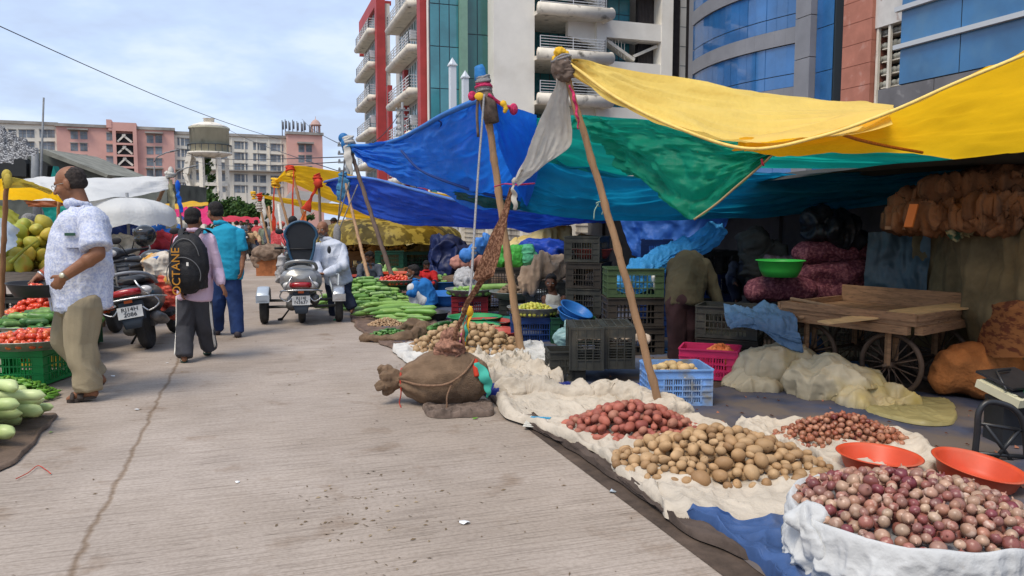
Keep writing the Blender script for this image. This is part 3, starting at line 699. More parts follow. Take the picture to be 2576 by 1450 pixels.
g=MB();g.ell(top+Vector((.005,-.02,-.06)),(.062,.055,.085));g.ell(top+Vector((.03,-.03,-.10)),(.045,.04,.05));blob('rag_wad',g,.007,m_ragd,t,1,lambda a,n:ridge(a,22,5,3)*.012)
g=MB();cloth_strip(g,[D(1434,215,5.40),D(1445,250,5.4),D(1452,290,5.4),D(1456,325,5.39)],[.006,.012,.008,.004],seed=4);g.build('red_cord',m_ragm,t)
g=MB();P_=[D(1508,520,5.5),D(1500,512,5.46),D(1512,508,5.46),D(1522,516,5.5),D(1514,540,5.48)];g.tube(crspline(P_,16),.004,5);g.tube(crspline([D(1506,512,5.46),D(1496,530,5.46),D(1494,552,5.46)],10),.004,5);g.build('cord_knot',mat('green_cord',(.25,.38,.30),.8),t)
g=MB();sheet([[D(1400,185,5.42),D(1392,225,5.40),D(1360,300,5.36),D(1322,390,5.34),D(1292,455,5.33)],[D(1412,190,5.42),D(1408,240,5.46),D(1394,320,5.47),D(1358,410,5.42),D(1300,462,5.34)],[D(1424,195,5.44),D(1432,260,5.50),D(1438,358,5.52),D(1380,408,5.46),D(1302,470,5.36)]],70,30,.018,5,11,mb=g)
cloth_strip(g,[D(1296,450,5.34),D(1290,470,5.34),D(1294,495,5.34),D(1296,528,5.34)],[.018,.010,.022,.012],seed=2)
fl_=g.build('sacking_flag',mat('dirty_sacking',(.56,.52,.45),.9,5,.18,bump=.8,bs=14,transl=.3,nz2=(9,(.20,.16,.12),.66,.76)),loc=D(1360,300,5.4));tag(fl_,'torn dirty white sacking hanging like a flag from the yellow awning pole','rag')
g=MB();sheet([[D(1282,470,5.5),D(1262,540,5.6),D(1222,620,5.7),D(1190,700,5.8)],[D(1286,475,5.5),D(1272,560,5.55),D(1245,640,5.62),D(1210,710,5.76)],[D(1290,480,5.5),D(1268,600,5.55),D(1244,690,5.6),D(1225,690,5.7)]],50,20,.012,6,5,mb=g)
cloth_strip(g,[D(1238,690,5.62),D(1205,715,5.72),D(1172,775,5.8),D(1150,830,5.82),D(1137,868,5.84)],[.02,.024,.02,.018,.012],seed=8)
sc_=g.build('printed_scarf',mat('printed_scarf',(.13,.055,.03),.9,55,.4,col2=(.33,.17,.10),thr=(.48,.56),transl=.25),loc=D(1240,600,5.6));tag(sc_,'brown printed scarf twisted down from the pole towards the brown jute sack','scarf')
g=MB();g.tube(crspline([D(1244,470,6.6),D(1270,463,7.9),D(1300,465,5.5),D(1345,462,6.5)],20),.006,6);tag(g.build('magenta_string',m_ragm,loc=D(1290,464,6.6)),'magenta string tied between the two front bamboo poles','string')
p2a,p2b=G(1312,895),D(1228,240,8.0)
t,_=bamboo(p2a,D(1222,250,8.0),.042,.034,'thick bamboo pole under the peak of the blue awning',w=.0,seed=5)
g=MB();g.tube([D(1238,310,7.96),D(1228,260,7.97),D(1218,232,7.98),D(1212,222,7.99)],[.075,.085,.075,.04],10);g.tube(crspline([D(1202,250,7.9),D(1200,290,7.88),D(1203,345,7.88)],10),.014,6);g.build('sacking_pad',m_ragd,t)
wrap(t,D(1218,234,7.98),(-.1,0,1),.062,.15,[m_rope,m_ragm,m_rope],7,6,.011)
g=MB();g.tube([D(1212,205,7.98),D(1208,190,7.98),D(1207,175,7.98),D(1204,166,7.98)],[.07,.06,.055,.045],12);g.build('blue_cap',tarp('blue_rag_top',(.03,.20,.50),.2),t)
g=MB();g.tube(crspline([D(1228,238,7.9),D(1250,255,7.95),D(1272,268,8.0),D(1292,272,8.05)],14),.02,8);g.ell(D(1292,275,8.04),(.045,.04,.06));g.ell(D(1188,242,7.96),(.045,.03,.05));g.build('magenta_tie',m_ragm,t)
g=MB();g.tube(crspline([D(1262,255,7.93),D(1272,272,7.93),D(1268,285,7.93)],8),[.02,.035,.03,.02,.03,.02,.02,.01],8);g.ell(D(1206,243,7.88),(.05,.02,.04));g.build('yellow_tie',m_ragy,t)
g=MB();pts=crspline([D(1218,238,7.88),D(1212,320,7.75),D(1204,420,7.5),D(1196,540,7.1),D(1186,700,6.4),D(1178,772,6.05)],60);g.tube(pts,.011,8)
for v_ in(600,612):g.lathe([(.02,-.012),(.026,0),(.02,.012)],D(1192,v_+25,6.75),10)
tag(g.build('guy_rope',m_rope,loc=D(1200,500,7)),'grey rope running from the blue awning peak down to the brown jute sack','rope')
g=MB();cloth_strip(g,[D(1178,768,6.05),D(1180,790,6.03),D(1172,830,6.0),D(1166,880,5.98),D(1158,930,5.96)],[.035,.03,.022,.018,.012],seed=3);g.ell(D(1176,782,6.02),(.045,.03,.045))
k_=g.build('knotted_rag',m_ragy,loc=D(1170,860,6));tag(k_,'yellow, green and pink rag knotted on the rope above the jute sack','rag')
g=MB();cloth_strip(g,[D(1168,785,6.0),D(1164,805,6.0),D(1172,830,5.97),D(1168,860,5.97)],[.02,.03,.018,.012],seed=5);g.build('green_rag',mat('green_rag',(.05,.35,.27),.8,8,.2),k_)
g=MB();cloth_strip(g,[D(1166,830,5.98),D(1162,860,5.97),D(1160,885,5.96)],[.012,.022,.012],seed=6);g.build('pink_rag',mat('pink_rag',(.6,.12,.30),.8,8,.2),k_)
Nn=[D(1428,158,5.42),D(1550,248,5.30),D(1700,322,5.15),D(1880,376,5.0),D(2060,346,4.85),D(2236,285,4.72),D(2400,213,4.6),D(2576,140,4.5),D(2760,60,4.4)]
Ff=[D(1432,150,5.45),D(1500,168,5.6),D(1600,186,5.8),D(1740,208,6.0),D(1930,238,6.3),D(2100,262,6.5),D(2245,283,6.7)]
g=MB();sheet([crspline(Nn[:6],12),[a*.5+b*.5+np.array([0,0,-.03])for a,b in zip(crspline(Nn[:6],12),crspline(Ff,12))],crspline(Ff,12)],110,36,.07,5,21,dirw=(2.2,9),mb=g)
aw=g.build('top_sheet',tarp('sunlit_yellow_tarpaulin',(.92,.66,.16),.35,.10,(6,(.42,.32,.08),.72,.82)),None,loc=D(1900,300,5));  # paler yellow puts the sunlight on this upper face into its colour
g=MB();Np=crspline(Nn[3:],10);Fp=crspline([D(1840,376,5.3),D(2000,383,6.0),D(2240,388,6.6),D(2500,391,6.9),D(2800,396,7.0)],10)
sheet([Np,(Np+Fp)/2+np.array([0,0,.03]),Fp],120,50,.06,5,22,dirw=(3,4),mb=g)
g2=g
Y_=root('awning','big bright yellow tarpaulin awning slung over the nearest stalls','awning',D(1900,300,5),0)
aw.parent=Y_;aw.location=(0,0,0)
g2.build('hanging_side',t_yel,Y_)
g=MB();g.tube(crspline([p+Vector((0,-.004,.004))for p in Nn],120),.011,6);g.build('hem',mat('yellow_hem',(.82,.58,.16),.6,20,.15),Y_)
g=MB();g.tube(crspline([D(2105,333,4.85),D(2160,352,5.3),D(2240,370,5.9),D(2320,384,6.3)],30),(.012),6);g.build('seam_strip',mat('orange_seam',(.50,.16,.02),.7,30,.3),Y_)
pk=D(1218,248,7.95);lc=D(882,368,15.0)
upper=[lc,D(940,366,14.0),D(1000,352,12.8),D(1060,322,11.2),D(1110,293,9.9),D(1170,266,8.8),pk]
r1=[lc,D(925,388,14.0),D(990,400,12.8),D(1060,400,11.6),D(1130,390,10.4),D(1200,360,9.2),D(1290,290,8.4)]
r2=[D(882,371,15.0),D(920,402,14.2),D(985,430,13.0),D(1060,450,12.0),D(1140,470,11.0),D(1230,465,10.0),D(1350,320,9.0)]
r3=[D(883,374,15.0),D(920,412,14.3),D(980,440,13.4),D(1060,470,12.4),D(1140,500,11.4),D(1230,522,10.6),D(1325,524,9.8)]
g=MB();sheet([upper,r1,r2,r3],150,90,.085,4,31,dirw=(7,7),mb=g)
Bt=root('awning','blue tarpaulin awning rising to a peak on the thick bamboo pole','awning',D(1150,400,10))
g.build('canopy',t_blue,Bt)
g=MB();g.tube(crspline([p+Vector((0,-.02,.0))for p in upper],80),.035,7);g.build('hem',tarp('blue_hem',(.03,.20,.60),.2),Bt)
g=MB();g.tube(crspline([D(1010,380,12.2),D(1060,430,11.4),D(1160,470,10.6),D(1230,490,10.2),D(1300,500,9.8)],40),.02,6);g.tube(crspline([D(1100,340,10.4),D(1110,310,10.2),D(1090,300,10.3)],12),.012,5);g.build('seam',m_glassb and mat('navy_seam',(.01,.035,.16),.7),Bt)
g=MB();sheet([[D(1222,250,7.95),D(1270,262,8.2),D(1310,276,8.4),D(1352,290,8.6)],[D(1230,262,7.95),D(1280,320,8.3),D(1330,380,8.6),D(1352,440,8.8)],[D(1240,290,8.0),D(1260,380,8.5),D(1300,470,9.0),D(1325,524,9.4)]],50,40,.03,5,33,mb=g)
g.build('side_panel',t_blue,Bt)
g=MB();sheet([[D(1350,298,8.6),D(1430,292,8.3),D(1560,300,7.9),D(1760,318,7.4),D(1960,340,7.2),D(2200,360,7.2),D(2500,372,7.2),D(2800,372,7.2)],[D(1330,400,9.0),D(1420,420,8.8),D(1560,450,8.4),D(1760,430,7.9),D(1960,424,7.6),D(2200,424,7.4),D(2450,412,7.3),D(2800,380,7.3)]],100,40,.05,4,41,dirw=(3,4),mb=g,sag=.02)
T1=root('awning','teal and blue tarpaulin awning hanging low beneath the yellow one','awning',D(1800,440,8));g.build('upper_sheet',t_teal,T1)
g=MB();sheet([[D(1332,392,8.95),D(1420,412,8.7),D(1560,440,8.3),D(1760,434,8.0),D(1960,432,7.9),D(2200,430,7.8),D(2450,410,7.7),D(2800,378,7.7)],[D(1318,470,9.4),D(1410,505,9.3),D(1550,520,9.0),D(1750,505,8.4),D(1960,495,8.1),D(2180,478,7.9),D(2400,442,7.7),D(2800,390,7.6)],[D(1310,522,9.8),D(1400,545,9.7),D(1540,556,9.4),D(1750,560,8.9),D(1990,546,8.5),D(2200,515,8.3),D(2400,470,8.1),D(2620,418,7.9),D(2800,392,7.9)]],160,70,.09,4,42,dirw=(5,9),mb=g)
g.build('lower_sheet',t_tblue,T1)
g=MB();sheet([[D(1428,292,8.0),D(1500,298,7.7),D(1600,302,7.3),D(1720,322,6.9),D(1850,350,6.6),D(1950,380,6.45)],[D(1500,350,7.9),D(1560,370,7.6),D(1640,390,7.2),D(1740,400,6.9),D(1840,405,6.7),D(1950,382,6.46)],[D(1560,420,7.8),D(1620,470,7.4),D(1680,520,7.1),D(1746,552,6.9),D(1840,480,6.7),D(1950,384,6.47)]],110,70,.10,5,43,dirw=(5,5),mb=g)
Gt=root('awning','green tarpaulin flap with a pale hem, drooping to a point under the yellow awning','awning',D(1700,420,7));g.build('flap',t_green,Gt)
g=MB();g.tube(crspline([D(1746,553,6.88),D(1800,515,6.78),D(1850,472,6.68),D(1905,425,6.56),D(1952,382,6.44)],30),.010,6);g.build('hem',mat('tan_hem',(.35,.27,.15),.8),Gt)
g=MB();g.tube([D(1916,400,6.4),D(1918,412,6.4),D(1922,418,6.4)],[.008,.01,.006],6);tag(g.build('pink_tie',m_ragm,loc=D(1918,410,6.4)),'tiny pink tie on the edge of the green flap','tie')
g=MB();sheet([[D(1140,482,11.0),D(1200,492,10.4),D(1260,500,10.0),D(1330,512,9.6)],[D(1150,500,11.2),D(1210,522,10.6),D(1265,530,10.2),D(1335,528,9.8)]],30,12,.03,5,44,mb=g);g.build('torn_end',tarp('dark_green_sheet',(.01,.10,.09),.3),T1)
lc2=D(816,458,19)
g=MB();sheet([[lc2,D(870,448,17.5),D(940,452,16.5),D(1040,478,15),D(1160,508,13.6),D(1300,528,12.4),D(1420,536,11.8),D(1545,540,11.2)],[lc2+Vector((.02,0,-.03)),D(872,486,17.9),D(940,510,16.8),D(1040,530,15.4),D(1160,548,14),D(1300,556,12.8),D(1420,556,12.2),D(1548,548,11.4)],[lc2+Vector((.04,0,-.06)),D(865,510,18.2),D(940,548,17.0),D(1040,566,15.8),D(1160,577,14.4),D(1300,580,13.2),D(1420,575,12.6),D(1550,556,11.6)]],140,50,.09,4,51,dirw=(8,5),mb=g)
B2=root('awning','long deep blue tarpaulin awning behind the peaked blue one','awning',D(1150,520,14));g.build('canopy',t_navy,B2)
g=MB();g.tube(crspline([lc2,D(870,447,17.5),D(940,451,16.5),D(1040,477,15),D(1160,507,13.6),D(1300,527,12.4),D(1420,535,11.8),D(1545,539,11.2)],60),.03,6);g.build('hem',tarp('pale_blue_hem',(.08,.20,.55),.2),B2)
g=MB();sheet([[D(1280,520,12.8),D(1370,518,12.4),D(1470,535,12)],[D(1290,535,12.7),D(1380,540,12.4),D(1490,550,12)]],30,10,.03,5,52,mb=g);g.build('light_patch',tarp('light_blue_sheet',(.05,.38,.75),.5),B2)
apx=D(732,424,24);cn=D(693,455,26)
g=MB();sheet([[cn,D(708,438,25),apx,D(790,428,23),D(860,440,21.5),D(1000,466,19),D(1150,498,17),D(1320,530,15),D(1480,545,14)],[D(694,459,26),D(730,462,25.6),D(780,478,25),D(850,510,24),D(930,536,22.5),D(1000,556,21),D(1120,560,19),D(1300,562,17),D(1480,560,15)]],110,40,.08,4,61,dirw=(5,4),mb=g)
Y2=root('awning','yellow tarpaulin awning with a raised corner, behind the deep blue one','awning',D(800,480,23));g.build('canopy',t_yel,Y2)
g=MB();sheet([[D(652,490,30),D(720,498,28),D(800,508,26),D(900,520,24),D(980,535,22),D(1054,560,20)],[D(652,497,30),D(720,514,28.2),D(800,530,26.3),D(900,552,24.3),D(980,566,22.3),D(1040,577,20.5)]],70,20,.06,4,62,dirw=(5,3),mb=g)
tag(g.build('awning',t_yel,loc=D(850,530,25)),'low narrow yellow awning stretched under the raised yellow one','awning')
g=MB();sheet([[D(640,585,34),D(690,530,32),D(742,470,30)],[D(700,590,34),D(760,540,32),D(765,480,30)],[D(720,570,33),D(830,510,31),D(900,500,29)]],40,40,.08,3,63,mb=g)
tag(g.build('tent',t_white,loc=D(720,560,32)),'off-white tent sheet sloping behind the yellow awnings','tent')
g=MB();sheet([[D(520,548,42),D(580,542,42),D(650,545,42)],[D(520,562,40),D(580,558,40),D(655,563,40)]],30,14,.08,4,64,mb=g);tag(g.build('awning',t_red,loc=D(580,556,41)),'red awning far down the road behind the walkers','awning')
g=MB();sheet([[D(438,525,22),D(480,520,22),D(530,522,22)],[D(440,570,20),D(485,566,20),D(535,560,20)]],30,20,.08,4,65,mb=g);tag(g.build('awning',t_pink,loc=D(480,550,21)),'magenta awning just left of the student','awning')
g=MB();sheet([[D(360,517,24),D(440,511,24),D(524,508,24)],[D(362,528,22),D(440,525,22),D(524,518,22)]],30,10,.05,4,66,mb=g);tag(g.build('awning',t_yel,loc=D(440,520,23)),'thin yellow awning above the magenta one','awning')
g=MB();sheet([[D(1010,580,24),D(1080,576,22),D(1136,574,20)],[D(990,630,26),D(1060,634,24),D(1128,622,21)]],30,20,.05,4,67,mb=g);tag(g.build('awning',t_navy,loc=D(1070,600,23)),'small blue awning by the patterned umbrella','awning')
def umbrella(u,v,Y,r,h,m,lab,ribs=10,group=None,drop=.12):
 c=D(u,v,Y);t=root('market_umbrella',lab,'umbrella',(c.x,Y,0),0,group)
 g=MB();n=ribs*4;vs,fs=[],[]
 for i in range(9):
  f=i/8;
  for k in range(n):
   a=2*PI*k/n;sc2=1-.06*f*abs(math.sin(a*ribs/2));rr=r*math.sin(f*PI/2)*sc2
   vs.append((c.x+rr*math.cos(a),Y+rr*math.sin(a),c.z-h*(1-math.cos(f*PI/2))+.04*f*abs(math.cos(a*ribs/2))))
 for k in range(n):a=2*PI*k/n;vs.append((c.x+r*1.0*math.cos(a),Y+r*1.0*math.sin(a),c.z-h-drop+.03*math.sin(a*ribs)))
 for i in range(9):
  for k in range(n):k2=(k+1)%n;fs.append((i*n+k,i*n+k2,(i+1)*n+k2,(i+1)*n+k))
 g.add(vs,fs,0,True);g.build('canopy',m,t)
 g=MB();g.tube([(c.x,Y,0),(c.x,Y,c.z+.08)],.025,8);g.build('pole',m_steel,t)
 for k in range(ribs):a=2*PI*k/ribs;g=MB();g.tube([(c.x,Y,c.z-h*.9),(c.x+r*.6*math.cos(a),Y+r*.6*math.sin(a),c.z-h*.35)],.008,5);g.build('rib',m_steel,t)
umbrella(320,498,12.5,.56*1.05*12.5/10,.32,t_white,'cream market umbrella behind the parked black scooter')
umbrella(975,548,20,1.9,.52,tarp('olive_print',(.16,.11,.015),.35,.6,(5,(.45,.33,.06),.5,.56)),'olive and brown patterned umbrella behind the man with the crutch')
g=MB();sheet([[D(40,452,13),D(97,439,14),D(209,444,14),D(320,444,14),D(422,443,14)],[D(60,470,12.4),D(120,466,12.6),D(209,462,12.8),D(320,458,13.2),D(424,452,13.8)],[D(90,520,12),D(150,512,11.6),D(261,500,12),D(350,486,13),D(424,476,13.6)]],60,30,.05,4,71,mb=g)
tag(g.build('awning',t_white,loc=D(250,460,13)),'white awning stretched above the stalls on the left','awning')
t,_=bamboo(D(372,565,14.4),D(430,434,13.8),.035,.03,'bamboo pole holding the right end of the white awning',w=0)
t.location.z=0
for ch in t.children:pass
g=MB();g.ell(D(430,432,13.8),(.05,.05,.09));wrap(t,D(428,446,13.8),(0,0,1),.05,.08,[m_ragw],6,4,.02);g.build('white_knot',m_ragw,t)
g=MB();sheet([[D(428,452,13.7),D(426,500,13.7),D(420,575,13.9)],[D(434,452,13.7),D(440,510,13.6),D(444,575,13.7)]],30,12,.05,5,72,mb=g);tag(g.build('hanging_sheet',tarp('cream_net',(.40,.38,.24),.4),loc=D(432,510,13.7)),'cream net sheet hanging beside the white awning pole','cloth')
g=MB();g.tube([D(446,470,13.4),D(456,560,13.4),D(462,690,13.4)],.018,6);fp=root('flag_pole','thin pole with a narrow blue pennant, left of the student','flag',G(462,757));g.build('pole',m_bamd,fp)
g=MB();cloth_strip(g,[D(446,478,13.38),D(450,500,13.36),D(458,535,13.36)],[.02,.05,.03],seed=4);g.ell(D(447,468,13.4),(.04,.04,.1));g.build('pennant',t_blue,fp)
g=MB();sheet([[D(-60,450,7.6),D(12,446,7.6),D(60,462,8.0),D(120,484,8.6),D(168,506,9.2)],[D(-60,480,8.2),D(12,485,8.2),D(60,490,8.6),D(120,494,9.0),D(168,508,9.3)],[D(-60,508,8.8),D(12,507,9),D(60,505,9.2),D(120,503,9.3),D(168,510,9.4)]],60,30,.04,4,73,mb=g)
yl=root('awning','yellow awning at the left edge over the coconut stall','awning',D(60,480,8.5));g.build('canopy',t_yel,yl)
g=MB();sheet([[D(4,448,7.55),D(30,446,7.6),D(75,458,7.9),D(130,480,8.5)],[D(8,475,7.55),D(26,474,7.6),D(80,474,7.9),D(130,490,8.5)]],40,12,.03,5,74,mb=g);g.ell(D(17,442,7.55),(.045,.04,.06));g.ell(D(20,455,7.5),(.04,.03,.07));g.build('knotted_corner',tarp('pale_yellow_sheet',(.62,.48,.08),.3),yl)
bamboo(G(2,895),D(17,448,7.58),.026,.022,'slim bamboo pole under the yellow awning at the left edge',w=.01,m=mat('red_bamboo',(.27,.13,.06),.6,1,.3,stretch=(14,14,1.5)))
bamboo(D(140,700,9.6),D(148,505,9.4),.02,.018,'short bamboo pole behind the tray man at the end of the yellow awning',w=0)
g=MB();sheet([[D(105,520,11),D(150,518,11),D(180,520,11)],[D(115,570,11),D(150,574,11),D(185,572,11)]],20,20,.03,4,75,mb=g);tag(g.build('hanging_sheet',tarp('sea_green_sheet',(.01,.30,.24),.4),loc=D(145,545,11)),'sea green sheet hung behind the coconut stall','cloth')
g=MB();sheet([[D(60,505,10.5),D(120,505,10.5),D(170,507,10.5)],[D(70,520,10.5),D(120,522,10.5),D(165,518,10.5)]],20,10,.03,4,76,mb=g);tag(g.build('hanging_sheet',tarp('rust_sheet',(.32,.09,.03),.3),loc=D(120,512,10.5)),'rust red sheet hanging above the sea green one','cloth')
g=MB();sheet([[D(-40,505,10.2),D(10,520,10.2),D(40,540,10),D(60,572,9.6)],[D(-40,600,10),D(0,600,10),D(30,600,10),D(60,600,9.6)]],30,20,.05,4,77,mb=g);tag(g.build('hanging_sheet',tarp('olive_sheet',(.28,.28,.03),.3),loc=D(20,550,10)),'olive yellow sheet draped at the back of the coconut stall','cloth')
g=MB();sheet([[D(-60,545,9.2),D(0,548,9.2),D(45,575,9)],[D(-60,640,9),D(0,640,9),D(40,620,8.9)]],20,20,.03,4,78,mb=g);tag(g.build('hanging_sheet',tarp('pale_blue_sheet',(.40,.50,.65),.3),loc=D(0,600,9)),'pale blue sheet at the extreme left beside the coconuts','cloth')
tg=D(132,430,26);g=MB();g.prism([D(126,455,26),D(134,418,26),D(146,452,26)],(.0,.3,0));tag(g.build('tent',tarp('teal_peak',(.01,.25,.22),.2),loc=D(134,440,26)),'little teal tent peak before the grey shed','tent')
P3=[((1002,742),(880,372,15.0),.045,'dark bamboo pole holding the left corner of the peaked blue awning',m_bamd,11),((938,742),(868,455,17.5),.036,'bamboo pole with blue rag bindings left of the dark pole',m_bam,12),((812,640),(802,455,19.2),.04,'short stout pole topped with an orange red rag',m_bamd,13),((800,672),(733,430,24),.055,'bamboo pole under the raised yellow corner',m_bam,14),((752,640),(695,458,26),.05,'slanting bamboo pole at the far yellow corner',m_bam,15),((716,640),(656,492,29.8),.045,'bamboo stick leaning at the end of the low yellow awning',m_bam,16),((700,660),(640,488,30),.04,'thin pale stick at the far end of the poles',m_ragw,17),((690,690),(654,520,25),.04,'crossed stick beside the brick support',m_bam,18)]
for(bu,bv),(tu,tv,tY),r,lab,m,sd_ in P3:
 a=G(bu,bv);a=a if a.y<tY*1.4 else D(bu,bv,tY);t,_=bamboo(a if bv>700 else Vector((D(bu,bv,tY-.3).x,tY-.3,max(0,D(bu,bv,tY-.3).z*.0))),D(tu,tv,tY),r,r*.8,lab,m=m,w=.01,seed=sd_)
 bind={11:[m_ragb,m_ragw],12:[m_ragb,m_ragb],13:[m_rag,m_rag],14:[m_ragy,m_rag],15:[m_ragy],16:[m_rag],17:[m_ragy],18:[m_ragw]}[sd_]
 wrap(t,D(tu,tv+14,tY),(-.15,0,1),r*1.7,.3,bind,6,sd_,r*.55)
 if sd_==11:
  g=MB();g.ell(D(864,348,15),(.10,.08,.10));g.ell(D(868,362,14.95),(.08,.08,.12));g.build('blue_knot',tarp('blue_rag_top',(.03,.20,.50)),t)
  g=MB();cloth_strip(g,[D(872,365,14.9),D(876,400,14.85),D(886,440,14.8)],[.06,.08,.02],seed=3);g.build('white_rag',m_ragw,t)
 if sd_==12:
  g=MB();cloth_strip(g,[D(868,448,17.4),D(862,480,17.4),D(852,505,17.4)],[.14,.16,.04],seed=3);g.build('blue_rag',m_ragb,t)
 if sd_==13:
  g=MB();cloth_strip(g,[D(800,465,19.1),D(782,500,19.2),D(770,530,19.2)],[.04,.03,.13],seed=3);g.ell(D(800,462,19.1),(.10,.08,.12));g.build('red_rag',m_rag,t)
for i,(u,v0,v1,Y,w_,m,lab)in enumerate(((738,430,700,23.6,.035,m_rag,'long red cloth strip hanging under the raised yellow corner'),(690,470,640,25.5,.035,m_rag,'red strip hanging at the far yellow corner'),(664,495,560,29,.06,m_ragw,'white rag tied to the far sticks'))):
 g=MB();cloth_strip(g,[D(u,v0,Y),D(u-2,(v0+v1)/2-20,Y),D(u-1,(v0+v1)/2+10,Y),D(u-6,v1,Y)],[w_*.4,w_,w_*2.2,w_],seed=i,n=30);tag(g.build('hanging_rag',m,loc=D(u,v1,Y)),lab,'rag')
g=MB();sheet([[D(762,535,19),D(770,530,19)],[D(735,598,19),D(772,590,19)]],14,14,.04,4,81,mb=g);tag(g.build('hanging_rag',mat('orange_rag',(.62,.17,.05),.9,6,.2),loc=D(758,570,19)),'orange rag spread below the red topped pole','rag')
for i,(a,b,r,lab)in enumerate(((D(878,460,16),D(838,600,16.5),.014,'cord slanting down left of the blue rag pole'),(D(900,465,15.6),D(848,590,15.8),.014,'cord ending in a frayed grey knot behind the crutch man'),(D(872,360,15),D(850,560,16),.014,'thin brown cord from the crowded pole top'))):
 g=MB();g.tube([a.lerp(b,k/8)for k in range(9)],r,6)
 if i==1:g.ell(b,(.08,.06,.22))
 recenter(tag(g.build('cord',m_rope),lab,'cord'))
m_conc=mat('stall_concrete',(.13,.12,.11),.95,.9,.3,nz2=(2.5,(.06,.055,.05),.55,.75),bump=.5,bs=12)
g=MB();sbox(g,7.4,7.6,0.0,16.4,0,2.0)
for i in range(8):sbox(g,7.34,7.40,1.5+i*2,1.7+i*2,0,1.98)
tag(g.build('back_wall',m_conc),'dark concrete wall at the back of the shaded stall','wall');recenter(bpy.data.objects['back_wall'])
m_shut=mat('beige_shutter',(.46,.41,.33),.8,2,.15,nz2=(1.5,(.22,.19,.16),.55,.7),stretch=(1,1,.3))
bw=root('shop_shutters','row of weathered beige shop shutters behind the middle stalls','shutters',S(8.5,30,0))
for i in range(9):
 g=MB();s0=16.6+i*4;sbox(g,8.8,8.9,s0,s0+3.7,0,2.6)
 for k in range(13):sbox(g,8.77,8.8,s0,s0+3.7,.1+k*.19,.13+k*.19)
 g.build('shutter',m_shut,bw);g=MB();sbox(g,8.6,8.95,s0+3.7,s0+4.0,0,2.9);g.build('pier',m_slab,bw)
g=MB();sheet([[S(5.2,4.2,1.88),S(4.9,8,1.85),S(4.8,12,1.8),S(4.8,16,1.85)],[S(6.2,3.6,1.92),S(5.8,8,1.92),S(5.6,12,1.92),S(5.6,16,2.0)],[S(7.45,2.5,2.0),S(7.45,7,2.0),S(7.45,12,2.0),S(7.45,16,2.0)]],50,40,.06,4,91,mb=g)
tag(g.build('awning',mat('light_blocking_sheet',(.035,.035,.03),.9,3,.3),loc=S(5,8,2)),'added dark sheet that shuts sky light out of the back of the stall','awning')  # added sheet, mostly hidden, that keeps sky light off the stall back
m_cloth=mat('cream_cloth',(.50,.435,.35),.95,4,.12,bump=2.5,bs=12,nz2=(7,(.40,.32,.24),.60,.78))
m_clothw=mat('white_woven_sack',(.56,.54,.50),.8,5,.10,bump=2.5,bs=13,nz2=(9,(.42,.38,.33),.64,.8))
m_bsheet=mat('worn_blue_sheet',(.050,.058,.095),.85,3,.35,nz2=(1.6,(.125,.10,.085),.40,.56),bump=.6,bs=10)
m_burlap=mat('burlap',(.20,.13,.08),.95,8,.25,bump=1.2,bs=150,nz2=(3,(.13,.085,.055),.5,.7))
groundcloth('ground_sheet',[(1240,1000),(1300,985),(1500,978),(1700,990),(2000,960),(2300,990),(2576,1040),(2700,1250),(2700,1520),(2100,1560),(1920,1450),(1750,1320),(1630,1220),(1480,1125),(1340,1060)],m_bsheet,.012,3,5,z=.008,h=.004,roll=.012,rings=44,seg=220,label='worn blue and brown tarpaulin ground sheet under the potato and onion heaps',cat='ground sheet')
groundcloth('ground_sheet',[(930,800),(1100,755),(1400,740),(1700,800),(1720,940),(1560,975),(1200,965),(1020,900),(960,850)],mat('grey_blue_sheet',(.07,.085,.13),.8,3,.3,nz2=(2.2,(.12,.09,.07),.5,.66),bump=.5,bs=10),.012,3,6,z=.008,h=.004,label='grey blue ground sheet under the tubs and trays of the middle stall',cat='ground sheet')
groundcloth('ground_sheet',[(880,775),(960,790),(1080,800),(1110,850),(1060,905),(985,880),(920,845),(885,810)],mat('mud_sack',(.15,.10,.075),.95,5,.3,bump=1,bs=20),.02,5,7,z=.012,h=.004,label='muddy sack spread at the road edge beneath the gourds and chillies',cat='ground sheet')
groundcloth('blue_sheet',[(1712,1318),(1770,1318),(1860,1345),(1990,1330),(2080,1390),(2200,1520),(1990,1530),(1900,1430),(1790,1350)],mat('bright_blue_sheet',(.04,.085,.21),.6,3,.35,bump=.9,bs=6,nz2=(3,(.12,.13,.17),.56,.72)),.05,4,8,z=.014,h=.02,label='crumpled blue plastic sheet in front of the white onion tub',cat='sheet')
groundcloth('blue_sheet',[(1208,992),(1300,986),(1450,990),(1640,984),(1640,1000),(1500,1004),(1330,1000),(1240,1002)],mat('navy_sheet_fold',(.012,.025,.20),.55,3,.35,bump=.9,bs=6),.04,6,9,z=.014,h=.03,label='fold of navy blue sheet lying behind the crumpled cream cloth',cat='sheet')
groundcloth('brown_sack',[(1230,1000),(1300,1030),(1420,1110),(1560,1200),(1680,1300),(1790,1340),(1880,1420),(1715,1338),(1578,1236),(1412,1124),(1275,1048)],mat('brown_felt',(.085,.062,.05),.95,5,.3,bump=1,bs=20),.02,5,10,z=.014,h=.01,label='brown felt sacking showing along the road edge under the white cloths',cat='sacking')
groundcloth('white_sheet',[(984,880),(1040,878),(1160,862),(1300,880),(1375,915),(1300,950),(1180,935),(1100,930),(1040,925),(1000,900)],m_clothw,.04,5,11,z=.016,h=.02,label='white sheet under the middle potato heap beside the jute sack',cat='cloth')
groundcloth('white_sheet',[(1290,875),(1350,872),(1375,900),(1380,938),(1330,935),(1300,905)],m_clothw,.05,4,12,z=.02,h=.02,label='crumpled white plastic sheet left of the black crate',cat='cloth')
